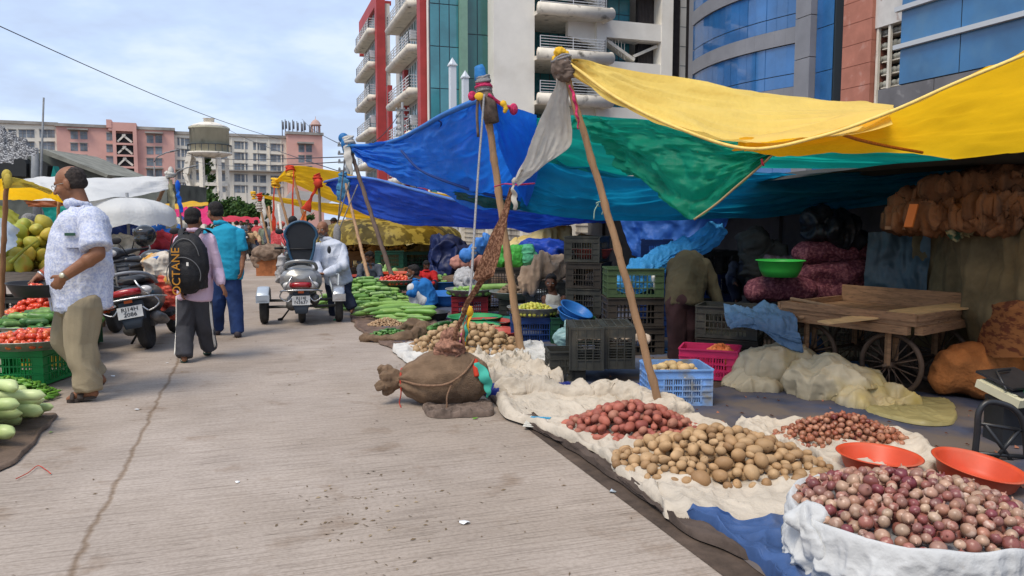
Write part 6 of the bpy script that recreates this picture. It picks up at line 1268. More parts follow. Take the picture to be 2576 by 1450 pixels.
for sx_ in(-1,1):
 for sy__ in(-1,1):g=MB();g.box((p.x+sx_*.68,p.y+sy__*.33,(p.z-.06)/2),(.06,.06,p.z-.06));g.build('leg',m_wood,tbm)
for k,(u,m)in enumerate(((1262,'vivid'),(1300,'vivid'),(1328,'pale'))):
 lump('green_sack',[('e',D(u,650,12.5),(.15,.15,.14)),('e',D(u,632,12.5),(.11,.12,.10))],mat('green_net_'+m,(.06,.36,.05)if m=='vivid' else(.09,.38,.20),.6,14,.3,bump=1,bs=30),('leftmost bright','middle bright','paler')[k]+' green net sack on the rough table','sack',.015,.04,8,20+k,group='green sacks on the table')
lump('cloth_cover',[('t',[D(1322,735,9.9),D(1340,690,9.95),D(1370,668,10),D(1400,672,10),D(1414,700,10)],[(.06,.10),(.09,.14),(.10,.16),(.08,.14),(.03,.1)],1,(0,1,0))],mat('tan_cloth',(.38,.26,.17),.95,6,.2),'tan cloth draped over crates behind the boy in the vest','cloth',.013,.06,8,24)
for k,(u,v,lab)in enumerate(((1372,735,'dark crate beneath the tan cloth'),(1372,706,'upper dark crate wrapped by the tan cloth'))):
 p=D(u,790,10.1);crate(lab,(p.x,p.y,.012+.30*k),.02,.5,.4,.30,m_ck)
for k,(u,lab)in enumerate(((1262,'dark crate left of the thick bamboo pole'),(1262,'upper dark crate left of the thick bamboo pole'))):
 p=D(u,755,12.0);crate(lab,(p.x,p.y,.012+.33*k),.02,.62,.4,.32,m_cb)
for k,(u,v,Y,m,w_,lab)in enumerate(((980,640,17.5,m_cg,.62,'dark green crate on the heaped vegetables behind the dark pole'),(1055,640,19,m_cg,.8,'dark green crate under the grey cover'),(1038,595,21,m_ck,.5,'crate tilted on top of the grey covered boxes'))):
 p=D(u,v+12,Y);c2=crate(lab,(p.x,p.y,p.z-.2),.1,w_,.4,.38,m,n=9)
 if k==2:c2.rotation_euler=(.4,-.3,.2)
 else:
  g=MB();g.box((p.x,p.y+.05,(p.z-.2)/2),(w_*1.2,.6,p.z-.21));tag(recenter(g.build('stand',m_dark if k else m_wood)),('wooden stand under the crate behind the dark pole','dark stand under the grey covered boxes')[k],'stand')
for k,(u,v,Y,L_,r,lab,rz_)in enumerate(((1165,712,15,.9,.15,'brown full sack lying behind the small blue tub, the left one',0),(1215,716,14.8,.9,.15,'brown full sack lying behind the small red tub, the right one',.1),(1190,660,17,1.0,.16,'pink and brown rolled cloth beside the navy bundle',.3))):
 bigsack(u,v,Y,L_,r,lab,m_burlap if k<2 else mat('rosy_cloth',(.42,.20,.16),.9,5,.3),rz_,'full_sack')
lump('sagging_sheet',[('t',[D(1165,650,16),D(1200,625,16),D(1235,600,15.8)],[(.1,.06),(.13,.07),(.14,.04)],1,(0,0,1))],mat('mid_blue_cloth',(.05,.20,.55),.6,5,.2),'strip of mid blue plastic slung beside the navy bundle','plastic sheet',.016,.08,6,27)
lump('white_sacks',[('e',D(1170,695,14),(.14,.2,.10)),('e',D(1175,708,13.8),(.18,.2,.08))],mat('white_sack_heap',(.55,.53,.5),.8,9,.2),'heap of folded white sacks behind the scarf','sack',.012,.09,11,28)
pz=[veg('potato',v_pot,.055,200+i)for i in range(4)];pzc=[veg('potato',v_potc,.05,210+i)for i in range(3)]
def steepheap(u,v,Y,w_,h,ms,lab,grp,seed,r=.05,keep=60):
 p=D(u,v,Y);heap('potato',lab,'potato',grp,ms,p.x,p.y,w_,w_*.6,h,p.z,r,rv=.2,keep=keep,seed=seed,p=2.5)
for k,(u,v,Y,w_,zt,lab)in enumerate(((905,700,21,.75,.55,'low plank stall heaped with brown potatoes behind the crutch man'),(978,705,20,.55,.50,'plank stall of brown potatoes where the boy bends'),(880,650,25,.6,1.05,'small high stall of pale onions behind the crutch man'),(842,668,22,.45,.75,'stall with orange produce next to the scooter box'))):
 p=D(u,700,Y);t=root('produce_stall',lab,'stall',(p.x,Y,0),0,'produce stalls down the road');g=MB();g.box((p.x,Y,zt),(w_*2,1.2,.05));g.box((p.x,Y-.6,zt-.12),(w_*2,.03,.2),mi=0);g.build('table_top',(m_wood,m_wood,m_woodp,mat('orange_cloth',(.55,.12,.03),.8))[k],t)
 for sx_ in(-1,1):
  for sy__ in(-1,1):g=MB();g.box((p.x+sx_*(w_-.08),Y+sy__*.5,zt/2-.02),(.06,.06,zt-.06));g.build('leg',m_wood,t)
 ms=(pz,pz,pzc,[veg('ball',v_tom,.04,3)])[k]
 heap(('potato','potato','onion','tomato')[k],('brown potato on the low plank stall','brown potato on the stall where the boy bends','pale onion on the small high stall','orange tomato on the stall beside the scooter')[k],('potato','potato','onion','tomato')[k],('brown potatoes on the plank stall','brown potatoes on the boy\'s stall','pale onions on the high stall','orange tomatoes by the scooter')[k],ms,p.x,Y-.1,w_*.95,.5,(.42,.35,.28,.2)[k],zt+.03,(.058,.058,.05,.04)[k],keep=(0,0,60,0)[k],seed=30+k,p=2.5,rv=.15)
pzw=D(905,700,20.2);heap('leafy_vegetable','dark green leafy bunch on the ground by the crutch man','greens','leafy bunches by the crutch man',[veg('long',v_chi,.05,i,L=.3,bend=.2)for i in range(3)],G(890,735).x,G(890,735).y,.5,.5,.18,.02,.05,L=.3,nsp=3,keep=24,maxn=24,seed=40,stuff=False)
heap('small_gourd','small green gourd in the blue tub behind the blue shirted man','gourd','small gourds in the blue tub',[veg('long',v_lgo,.03,i,L=.16)for i in range(3)],G(1113,735).x,G(1113,735).y,.33,.33,.16,.16,.03,L=.16,nsp=3,keep=50,maxn=60,seed=41,stuff=False)
heap('cabbage_leaf','pale cabbage leaf clump in the blue tub beside the gourd heap','cabbage','cabbage in the blue tub',[veg('coconut',vegmat('cabbage_skin',[(.36,.50,.22),(.28,.44,.14)],.6),.09,i)for i in range(3)],G(958,715).x,G(958,715).y,.36,.36,.16,.16,.09,keep=16,maxn=16,seed=42,stuff=False)
heap('potato','muddy potato in the small ground heap behind the blue tub','potato','muddy potatoes on the ground',pm,G(1178,728).x,G(1178,728).y,.55,.3,.2,.02,.05,keep=0,seed=43,maxn=90)
t=root('brick_box','small brick orange box under a cloth at the roadside, beside the far sticks','box',G(668,695));g=MB();p=G(668,695);g.box((p.x,p.y+.3,.25),(.5,.5,.5));g.build('body',mat('brick_orange',(.36,.13,.05),.9,10,.3),t)
lump('rag_cover',[('e',(p.x,p.y+.3,.55),(.4,.35,.18)),('e',(p.x-.2,p.y+.2,.4),(.2,.2,.2))],mat('brown_grey_rag',(.20,.14,.10),.95,6,.4),'brown grey rags heaped on the orange roadside box','rag',.02,.1,6,31)
p=G(678,690);crate('dark crate standing at the roadside before the rag heap',(p.x+.25,p.y-.2,.01),.1,.6,.45,.42,m_cb,n=9)
g=MB();
for k,(u0,v0,u1,v1,Y,lab)in enumerate(((700,515,720,690,20,'thin pale stick propped by the dark roadside crate'),(676,520,690,640,24,'crossed bamboo stick beyond the rag heap'))):
 g=MB();g.tube([D(u0,v0,Y+1),D(u1,v1,Y)],.035,8);tag(recenter(g.build('stick',m_ragw if k==0 else m_bam)),lab,'stick')
m_gou2=[veg('long',v_gou,.037,300+i,L=.42,bend=.08)for i in range(6)]
c_=G(30,1130);heap('bottle_gourd','pale green bottle gourd in the pile at the left edge','gourd','bottle gourds piled at the left edge',m_gou2,c_.x-.33,c_.y+.16,.33,.55,.33,.02,.037,L=.42,nsp=5,ang=(.12,.26),keep=100,seed=50,p=1.9,rv=.22)
groundcloth('brown_sack',[(-120,1060),(60,1050),(145,1046),(115,1080),(70,1140),(20,1180),(-120,1220)],mat('brown_ground_cloth',(.13,.09,.065),.95,5,.3,bump=.8,bs=25),.01,5,51,z=.010,h=.002,label='brown cloth under the bottle gourds at the left edge',cat='cloth')
g=MB();g.tube(crspline([G(40,1205,.01),G(70,1190,.012),G(95,1172,.012),G(115,1182,.01),G(128,1192,.01)],20),.0025,5);tag(g.build('red_string',m_rag,loc=G(100,1190)),'thin dark red string trailing from the gourd cloth','string')
c_=G(35,1015);heap('green_chilli','slender green chilli in the heap before the green crate','chilli','green chillies before the green crate',[veg('long',v_chi,.011,70+i,L=.11,bend=.12)for i in range(5)],c_.x-.12,c_.y+.12,.36,.26,.15,.02,.012,L=.11,nsp=3,keep=300,seed=52,maxn=650,tilt3=False)
crate('vivid green crate under the front tomato tray at the left edge',(-4.28,6.72,.012),.02,.62,.55,.31,m_cgr,n=15,band=2)
tray('big steel tray of tomatoes at the left edge, in front of the cucumbers',(-4.10,6.62,.335),.46,.085)
heap('tomato','ripe tomato in the front tray at the left edge','tomato','tomatoes in the front left tray',[veg('tomato',v_tom,.033,10+i)for i in range(5)],-4.10,6.62,.40,.40,.07,.36,.032,keep=120,seed=53,p=2.6,rv=.2)
crate('yellow crate under the cucumber tray',(-4.60,7.52,.012),.06,.50,.42,.30,m_cyp,n=9)
crate('dark green crate behind the yellow crate',(-4.80,8.02,.012),.06,.46,.40,.31,mat('bottle_green_plastic',(.01,.12,.05),.5),n=9)
tray('steel tray heaped with cucumbers, second from the front at the left',(-4.62,7.58,.335),.50,.08)
heap('cucumber','mottled cucumber in the tray behind the front tomatoes','cucumber','cucumbers in the left tray',[veg('long',v_cuc,.034,90+i,L=.24,bend=.06)for i in range(5)],-4.62,7.58,.46,.46,.14,.36,.032,L=.22,nsp=4,keep=110,seed=54,ang=(.1,.5),p=1.8,rv=.2)
crate('low green crate beneath the rear tomato heap',(-5.05,8.55,.012),.05,.7,.5,.33,mat('bottle_green_plastic',(.01,.12,.05)),n=9)
tray('steel tray under the rear tomato heap at the left',(-5.0,8.5,.36),.55,.07)
heap('tomato','orange red tomato in the tall rear heap at the left','tomato','tomatoes in the rear left heap',[veg('tomato',v_tom,.036,20+i)for i in range(5)],-5.0,8.5,.52,.52,.26,.38,.035,keep=75,seed=55,p=1.5,rv=.2)
crate('black crate at the far left edge behind the tomatoes',(-6.05,9.3,.2),.05,.5,.4,.30,m_ck,n=9)
cs=root('coconut_cart','wooden cart heaped with green coconuts behind the tray man','cart',(-5.75,9.6,0))
g=MB();g.box((-6.1,9.75,.74),(1.5,1.2,.06));g.build('bed',m_wood,cs)
g=MB();g.box((-6.1,9.13,.72),(1.5,.03,.16));g.build('side_board',mat('grey_plank',(.16,.14,.12),.85,3,.3,stretch=(2,2,20)),cs)
for x_ in(-6.75,-5.45):
 for y_ in(9.3,10.2):g=MB();g.box((x_,y_,.35),(.06,.06,.70));g.build('leg',m_wood,cs)
for x_ in(-6.4,-5.7):wheel(cs,(x_,9.2,.30),(0,1,0),.30,16,.02,m_kmetal)
heap('coconut','yellowish green coconut piled on the cart behind the tray man','coconut','coconuts piled on the left cart',[veg('coconut',v_coc,.088,i)for i in range(6)],-6.03,9.7,.72,.55,.56,.78,.088,keep=110,seed=56,p=1.7,rv=.14)
g=MB();g.tube(crspline([D(28,660,9.05),D(60,630,9.0),D(95,605,9.05)],12),[.03,.025,.02,.02,.02,.015,.02,.015,.015,.01,.01,.01],8);tag(g.build('coconut_stalk',v_coc,loc=D(60,630,9)),'thick stalk lying over the coconuts','stalk')
m_gd=[mat('goods_%s'%n_,c,.8,6,.4)for n_,c in(('navy',(.02,.04,.16)),('red',(.35,.03,.04)),('teal',(.03,.2,.2)),('cream',(.5,.45,.36)),('grey',(.12,.12,.13)),('blue',(.03,.16,.5)))]
for k,(u,v,Y,w_,h_,mi,lab)in enumerate(((300,600,13.5,.5,.14,0,'dark heap of folded clothes left of the helmet'),(395,582,15,.55,.12,3,'patterned heap of shoes and cloth behind the helmet'),(330,585,15.5,.4,.10,4,'grey heap of goods under the cream umbrella'),(402,600,14.5,.35,.12,5,'bright blue cloth heap left of the student'),(385,618,13.5,.4,.10,1,'dark red cloth heap below the bright blue one'),(436,590,17,.5,.2,0,'navy heap beside the flag pole'),(290,625,12.5,.3,.06,3,'pale garlic like heap left of the black scooter'))):
 lump('goods_heap',[('e',D(u,v,Y),(w_,.4,h_)),('e',D(u+18,v-6,Y),(w_*.5,.3,h_))],m_gd[mi],lab,'goods',.02,.16,6,60+k,group='goods heaped on the left stalls')
 p=D(u,v,Y);g=MB();g.box((p.x,Y,(p.z-h_*.6)/2),(w_*1.9,.8,p.z-h_*.6));tag(recenter(g.build('stall_box',m_gd[(mi+4)%6])),'boxy stall base carrying the '+lab.split(' heap')[0]+' heap','stall')
m_hair=mat('black_hair',(.014,.011,.010),.7,60,.5,bump=.8,bs=160);m_hairg=mat('grey_hair',(.22,.21,.20),.8,80,.5,bump=.8,bs=160);m_hairt=mat('thin_hair',(.035,.026,.022),.8,60,.5,bump=.6,bs=160)
m_eye=mat('eye_white',(.6,.56,.52),.3);m_iris=mat('iris_dark',(.015,.01,.008),.2)
def skin(name,c):return mat(name,c,.52,14,.12,bump=.25,bs=90,spec=.35,nz2=(4,tuple(k*.78 for k in c),.5,.8))
sk_m=skin('skin_brown',(.245,.105,.052));sk_d=skin('skin_dark_brown',(.125,.052,.028));sk_l=skin('skin_light_brown',(.33,.16,.09))
def hand(g,w,d,n,s=1.0,curl=.35,thumb=1,spread=.0,back=False):
 w=Vector(w);d=Vector(d).normalized();n=Vector(n);n=(n-d*n.dot(d)).normalized();x=d.cross(n)*thumb
 m=Matrix((x,d,n)).transposed()
 g.ell(w+d*.048*s,(.038*s,.052*s,.0155*s),m,14,8);g.cap(w-d*.03*s,w+d*.03*s,.026*s,.026*s,flat=.8)
 for i,(o,ln,b)in enumerate(((-.027,.056,.078),(-.0095,.070,.088),(.0095,.076,.089),(.028,.068,.084))):
  p=w+x*o*s+d*b*s;a=curl*(.7+.12*(3-i));dd=d+x*(o*spread*10);dd.normalize()
  for j,f in enumerate((.45,.32,.23)):
   dd=(dd*math.cos(a)+n*math.sin(a)).normalized()if j or curl>.5 else(dd*math.cos(a*.6)+n*math.sin(a*.6)).normalized()
   nn=dd.cross(x);q=p+dd*ln*f*s;g.cap(p,q,(.0088-.0008*j)*s,(.0082-.0009*j)*s,8);p=q;n2_=nn
   n=n-dd*n.dot(dd);n=n.normalized()if n.length>1e-3 else-nn
  n=m@Vector((0,0,1))
 p=w+x*.028*s+d*.022*s;dd=(d*.75+x*.7+n*.3).normalized();q=p+dd*.036*s;g.cap(p,q,.0125*s,.0105*s,8);dd=(d*.9+x*.25+n*.45).normalized();g.cap(q,q+dd*.032*s,.0105*s,.008*s,8)
def person(label,Y0,J,torso,face,skinm,shirt,pants,s=1.0,sleeve=1.0,hair='short',hairm=None,voxel=.010,armr=(.056,.043,.030),legr=(.10,.078,.066),folds=.012,feet=None,curlL=.4,curlR=.4,palmL=None,palmR=None,group=None,shirtmat_ext=None,beard=None,hand_dirs=None,nohem=False,name='person',handscale=None,headup=(0,0,1),glasses=False,barehead=False,collar=True,legs=True,shirt_open=None):
 P={k:D(v[0],v[1],Y0+(v[2]if len(v)>2 else 0))for k,v in J.items()}
 hs=handscale or s
 base=Vector((P.get('hipL',P['neck']).x,Y0,0))
 t=root(name,label,'person',base,0,group)
 k0=Y0/F
 TR=[(D(u,v,Y0+dy),rx*(Y0+dy)/F,ry)for u,v,dy,rx,ry in torso]
 fc=Vector(face).normalized();up=Vector(headup);up=(up-fc*up.dot(fc)).normalized();rt=fc.cross(up);hm=Matrix((rt,fc,up)).transposed();hc=P['head'];S_=s*1.04
 def H(x,y,z):return hc+hm@Vector((x,y,z))*S_
 def hr(*r):return tuple(q*S_ for q in r)
 g=MB()
 g.ell(H(0,-.012,.032),hr(.076,.095,.086),hm,22,14);g.ell(H(0,.028,-.022),hr(.062,.064,.085),hm,20,12);g.ell(H(0,.052,-.082),hr(.036,.034,.028),hm);g.ell(H(0,.0,-.06),hr(.058,.06,.045),hm)
 g.cap(H(0,.088,.008),H(0,.112,-.028),.008*S_,.0145*S_,10);g.ell(H(-.013,.098,-.032),hr(.010,.010,.008),hm);g.ell(H(.013,.098,-.032),hr(.010,.010,.008),hm)
 g.cap(H(-.038,.074,.024),H(.038,.074,.024),.012*S_,.012*S_,8);g.ell(H(0,.086,-.054),hr(.024,.010,.006),hm);g.ell(H(0,.083,-.066),hr(.021,.011,.007),hm)
 for q in(-1,1):g.ell(H(.076*q,-.008,-.008),hr(.011,.021,.033),hm);g.ell(H(.040*q,.062,-.028),hr(.024,.024,.028),hm)
 top,tr0,ry0=TR[0]
 g.cap(P['neck']-(hc-P['neck'])*.25,H(0,-.02,-.05),.062*s,.055*s,14)
 g.tube([p for p,a,b in TR],[(a*.86,b*.86)for p,a,b in TR],20,side=(1,0,0))
 for q in 'LR':
  if 'sh'+q not in P:continue
  sh,el,wr=P['sh'+q],P['el'+q],P['wr'+q];a=[x*s for x in armr]
  g.cap(sh,el,a[0],a[1],14);g.cap(el,wr,a[1]*1.02,a[2],14)
  m_=el.lerp(wr,.28);g.ell(m_,(a[1]*1.05,)*3)
  ha=P.get('ha'+q);d=(ha-wr)if ha is not None else(wr-el)
  n=(palmL if q=='L' else palmR)or(0,.3,-1)
  hand(g,wr,d,n,hs,curlL if q=='L' else curlR,1 if q=='R' else-1)
 if legs:
  for q in 'LR':
   if 'hip'+q not in P:continue
   hp,kn,an=P['hip'+q],P['kn'+q],P['an'+q]
   g.cap(hp,kn,.075*s,.052*s,14);g.cap(kn,an,.052*s,.034*s,14);g.ell(kn.lerp(an,.3),(.054*s,)*3)
   to=P.get('to'+q)
   if to is not None:
    d=(to-an);he=an+Vector((0,0,-.045*s))-Vector((d.x,d.y,0)).normalized()*.035*s
    g.cap(he,an,.030*s,.036*s,10);g.cap(he,to,.030*s,.020*s,12,flat=.9);g.cap(an.lerp(to,.1),to,.034*s,.018*s,12)
 blob('body',g,voxel,skinm,t,2,lambda a,n:vn(a,20,3)*.0008)
 e=MB()
 for q in(-1,1):e.ell(H(.031*q,.0835,.003),hr(.0125,.0085,.0075),hm,10,8)
 e.build('eyes',m_eye,t);e=MB()
 for q in(-1,1):e.ell(H(.031*q,.0885,.003),hr(.006,.005,.006),hm,8,6);e.cap(H(.017*q,.090,.020),H(.047*q,.080,.020),.0035*S_,.003*S_,6)
 e.build('irises',m_iris,t)
 if hair:
  g=MB()
  if hair=='short':g.ell(H(0,-.022,.047),hr(.082,.094,.084),hm,20,12);g.ell(H(0,-.045,.0),hr(.079,.067,.065),hm,18,10);g.ell(H(0,.03,.085),hr(.06,.05,.035),hm)
  elif hair=='ring':g.ell(H(0,-.042,.022),hr(.0815,.076,.062),hm,20,12);g.ell(H(0,-.055,-.02),hr(.070,.055,.045),hm)
  elif hair=='thin':g.ell(H(0,-.034,.034),hr(.0790,.0800,.0740),hm,20,12);g.ell(H(0,-.044,-.002),hr(.077,.066,.055),hm)
  elif hair=='sides':g.ell(H(0,-.025,-.012),hr(.0795,.078,.035),hm,20,12)
  elif hair=='beanie':g.ell(H(0,-.015,.055),hr(.09,.102,.085),hm,20,12);g.tube([H(.087*math.cos(a),.1*math.sin(a)-.015,.035)for a in np.linspace(0,6.2,24)],.014,8)
  elif hair=='turban':g.ell(H(0,-.015,.075),hr(.115,.12,.08),hm,20,12)
  blob('hair' if hair not in('beanie','turban')else 'cap',g,min(voxel,.008),hairm or m_hair,t,2,lambda a,n:vn(a,55,3)*.0035)
 if beard:
  g=MB();g.ell(H(0,.055,-.082),hr(.042,.038,.032),hm)
  for q in(-1,1):g.cap(H(.018*q,.072,-.100),H(.064*q,.0,-.035),.014*S_,.010*S_)
  g.cap(H(-.025,.091,-.052),H(.025,.091,-.052),.007*S_,.007*S_);blob('beard',g,.007,beard,t,1,lambda a,n:vn(a,90,3)*.002)
 if glasses:
  g=MB()
  for q in(-1,1):
   g.tube([H(.032*q+.022*math.cos(a),.100,.002+.015*math.sin(a))for a in np.linspace(0,6.3,20)],.0016*s,5)
   g.tube([H(.054*q,.098,.008),H(.078*q,.05,.008),H(.082*q,-.01,.004)],.0018*s,5)
  g.tube([H(-.010,.102,.006),H(.010,.102,.006)],.0016*s,5);g.build('glasses',mat('steel_rim',(.35,.33,.30),.35,metal=.7),t)
 if shirt:
  g=MB();g.tube([p for p,a,b in TR],[(a,b)for p,a,b in TR],24,side=(1,0,0))
  for q in 'LR':
   if 'sh'+q not in P:continue
   sh,el,wr=P['sh'+q],P['el'+q],P['wr'+q];a=[x*s for x in armr]
   if sleeve>1.0:g.cap(sh,el,a[0]*1.35,a[1]*1.45,14);g.cap(el,el.lerp(wr,min(1,sleeve-1)*.97),a[1]*1.45,a[2]*1.5,14)
   elif sleeve>0:f=sh.lerp(el,sleeve);g.cap(sh,sh.lerp(el,sleeve*.5),a[0]*1.35,a[0]*1.42,14);g.tube([sh,f],[a[0]*1.3,a[0]*1.5],16)
  if collar:
   n_=P['neck'].lerp(hc,.12);g.tube([n_+Vector((.068*s*math.cos(b),.064*s*math.sin(b),.012*math.sin(b)*-1))for b in np.linspace(0,6.1,20)],.017*s,8)
  so_=[x_ for x_ in TR]
  bl=blob('shirt',g,voxel,shirt,t,2,lambda a,n:ridge(a*np.array([1,1,.55])+vn(a,4,1)[:,None]*.06,6.5/s,5,2)*folds+ridge(a,18,6,1)*folds*.22)
 if pants and legs:
  g=MB();hp=(P['hipL']+P['hipR'])/2;g.ell(hp+Vector((0,0,.03*s)),(abs(TR[-1][1])*.93,TR[-1][2]*.93,.11*s))
  for q in 'LR':
   hpq,kn,an=P['hip'+q],P['kn'+q],P['an'+q];g.cap(hpq,kn,legr[0]*s,legr[1]*s,16);g.cap(kn,kn.lerp(an,.5),legr[1]*s,(legr[1]+legr[2])/2*s,16);g.tube([kn.lerp(an,.4),an+(an-kn).normalized()*.02*s],[(legr[1]*.6+legr[2]*.4)*s,legr[2]*s],18)
  blob('trousers',g,voxel,pants,t,2,lambda a,n:ridge(a*np.array([1,1,.5])+vn(a,3,2)[:,None]*.10,7/s,8,2)*folds*.9)
 if feet:
  for q in 'LR':
   if 'to'+q not in P:continue
   an,to=P['an'+q],P['to'+q];d=to-an;dh=Vector((d.x,d.y,0)).normalized();he=an+Vector((0,0,-.055*s))-dh*.05*s;tt=to+dh*.015*s
   sole_u=(he.z-.02*s,tt.z-.018*s);x_=dh.cross(Vector((0,0,1)));g=MB()
   kind,fm=feet
   n_=10;tp,bt=[],[]
   for i in range(2*n_):
    a=2*PI*i/(2*n_);f=.5-.5*math.cos(a);wd=.040*s*math.sin(min(PI,max(0,math.acos(1-2*f))))**.45*(1 if a<PI else-1)*(.85+.25*f)
    c_=he.lerp(tt,f);c_.z=he.z+(tt.z-he.z)*f-.022*s;tp.append(c_+x_*wd)
   g.prism(tp,(0,0,.020*s));
   if kind=='shoe':
    g2=MB();g2.cap(he+Vector((0,0,.018)),he.lerp(tt,.45)+Vector((0,0,.02)),.042*s,.043*s,14);g2.cap(he.lerp(tt,.4)+Vector((0,0,.012)),tt-dh*.02+Vector((0,0,.005)),.042*s,.030*s,14,flat=1);g2.cap(an+Vector((0,0,-.01)),he+Vector((0,0,.03)),.042*s,.04*s)
    sh_=blob('shoe',g2,.008,fm,t,2);g.build('sole',mat('shoe_sole',(.03,.028,.026),.8),sh_)
   else:
    sd_=g.build('sandal',fm,t)
    for f0,w0 in((.78,.013),(.50,.020))if kind=='sandal' else((.72,.009),):
     c_=he.lerp(tt,f0);g3=MB();pts_=[c_+x_*(.043*s*math.cos(b))+Vector((0,0,.050*s*math.sin(b)-.012*s))for b in np.linspace(0,PI,12)];g3.tube(pts_,[(w0*s,.004)]*12,8,side=dh);g3.build('strap',fm,sd_)
 return t,P,H,hm
m_shirt1=mat('pale_printed_shirt',(.42,.46,.62),.85,60,.2,col2=(.62,.64,.72),thr=(.42,.56),bump=.5,bs=120)
m_khaki=mat('khaki_trousers',(.29,.235,.15),.85,5,.12,bump=.5,bs=160)
Jm=dict(head=(177,464,0),neck=(203,522,0),shL=(232,556,-.20),elL=(246,640,-.30),wrL=(160,697,-.37),haL=(137,724,-.36),shR=(196,552,.20),elR=(150,660,.22),wrR=(101,696,.12),haR=(74,716,.08),hipL=(212,770,-.10),knL=(205,862,-.12),anL=(222,975,-.14),toL=(174,1004,-.18),hipR=(190,770,.10),knR=(165,850,.10),anR=(243,942,.16),toR=(212,975,.14))
t,P,H,hm=person('balding man in a pale printed shirt and khaki trousers holding a dark tray',6.1,Jm,[(205,524,0,26,.09),(211,545,0,50,.19),(206,600,0,62,.225),(202,650,0,68,.225),(202,700,0,71,.225),(205,745,0,70,.22),(208,775,0,68,.21)],(-1,-.10,-.30),sk_m,m_shirt1,m_khaki,s=1.12,sleeve=.80,hair='thin',hairm=m_hairt,voxel=.0065,folds=.016,legr=(.118,.094,.080),feet=('sandal',mat('dark_sandal',(.05,.038,.032),.7)),curlL=.75,curlR=.45,palmL=(-.3,.9,-.1),palmR=(0,-.3,-1),glasses=True,headup=(-.1,0,1),armr=(.060,.048,.033))
g=MB();c_=P['wrL'].lerp(P['elL'],.06);d=(P['elL']-P['wrL']).normalized();q=d.to_track_quat('Z','Y').to_matrix();g.lathe([(.035,-.010),(.0385,-.010),(.0385,.010),(.035,.010)],c_,24,mtx=q);g.build('watch_strap',mat('brown_leather',(.18,.12,.08),.6),t)
g=MB();n_=Vector((-.15,-1,.1)).normalized();g.tube([c_+n_*.034,c_+n_*.046],.020,20);g.build('watch_face',mat('watch_gold',(.72,.66,.48),.25,metal=.4),t)
g=MB();c_=P['wrR'].lerp(P['elR'],.08);q=(P['elR']-P['wrR']).normalized().to_track_quat('Z','Y').to_matrix();g.lathe([(.035,-.006),(.042,-.006),(.042,.006),(.035,.006)],c_,24,mtx=q);g.build('bracelet',mat('silver_bracelet',(.6,.6,.6),.3,metal=.8),t)
g=MB();g.lathe([(.038,.016),(.042,.016),(.042,.022),(.038,.022)],c_,24,mtx=q);g.build('red_thread',m_rag,t)
g=MB();p0=D(186,600,5.86);g.box(p0,(.13,.012,.14),rz=.10);g.build('shirt_pocket',m_shirt1,t);g=MB();g.box(D(176,590,5.835),(.075,.012,.022),rz=.06,mi=0);g.build('pocket_phone',mat('phone_green',(.03,.08,.05),.3),t)
g=MB();cb=P['neck'];g.prism([D(182,530,5.96),D(214,516,5.96),D(200,558,5.90)],(0,-.006,.002));g.build('collar',m_shirt1,t)
tr_=tray('dark round tray held at the waist by the older man',D(95,745,6.02),.215,.10,m_ktub);tr_['group']='carried tray';del tr_['group'];tr_.rotation_euler=(0,.04,0)
heap('tomato_in_tray','tomato in the dark tray the older man is holding','tomato','tomatoes in the carried tray',[veg('tomato',v_tom,.031,33)],D(95,745,6.02).x,6.02,.16,.16,.04,D(95,745,6.02).z+.03,.031,keep=18,maxn=18,stuff=False,seed=77)
m_pinks=mat('pale_pink_shirt',(.62,.45,.55),.85,4,.08,bump=.4,bs=140);m_char=mat('charcoal_track',(.050,.050,.058),.85,4,.15,bump=.3,bs=140)
Js=dict(head=(487,553),neck=(490,585),shL=(455,606,.02),elL=(452,672,.06),wrL=(462,722,-.12),haL=(458,738,-.14),shR=(526,606,.02),elR=(546,680,.04),wrR=(556,715,-.06),haR=(568,737,-.08),hipL=(472,745,0),knL=(468,820,.02),anL=(463,893,-.10),toL=(463,911,.06),hipR=(504,745,0),knR=(515,820,.10),anR=(524,872,.24),toR=(520,889,.40))
t,P,H,hm=person('student in a pale pink shirt and striped track pants wearing a black backpack',7.7,Js,[(490,590,0,18,.07),(490,602,0,38,.11),(490,640,0,42,.125),(490,690,0,40,.12),(490,730,0,41,.125),(489,752,0,42,.125)],(.1,1,-.15),sk_m,m_pinks,m_char,s=.90,sleeve=1.9,hair='short',voxel=.0075,folds=.012,legr=(.110,.092,.084),feet=('flop',mat('green_black_slipper',(.02,.06,.045),.7)),curlL=.6,curlR=.35,palmL=(1,0,0),palmR=(-1,.2,0))
for q,sx_ in(('L',-1),('R',1)):
 g=MB()
 for o in(-.016,0,.016):
  a,b,c=P['hip'+q],P['kn'+q],P['an'+q];r_=[.108*.9,.09*.9,.084*.9]
  off=lambda r:Vector((sx_*r,-r*.18+o*0,0));pts=[a+Vector((sx_*r_[0]*1.00,-.02+o,0)),b+Vector((sx_*r_[1]*1.02,-.02+o,0)),c+Vector((sx_*r_[2]*1.04,-.02+o,0))]
  g.tube(crspline(pts,14),[(.007,.004)]*14,6)
 g.build('side_stripe',m_white,t)
bp=root('backpack','black backpack lettered in orange on the student\'s back','backpack',D(478,660,7.5));m_bp=mat('black_nylon',(.014,.014,.016),.6,5,.3,bump=.5,bs=100)
g=MB();c_=D(475,668,7.52);g.ell(c_+Vector((0,0,.02)),(.195,.125,.30));g.box(c_+Vector((0,.02,-.03)),(.30,.15,.40));g.ell(c_+Vector((-.01,-.04,-.09)),(.165,.11,.18))
blob('bag_body',g,.009,m_bp,bp,6,lambda a,n:ridge(a,7,4,2)*.006)
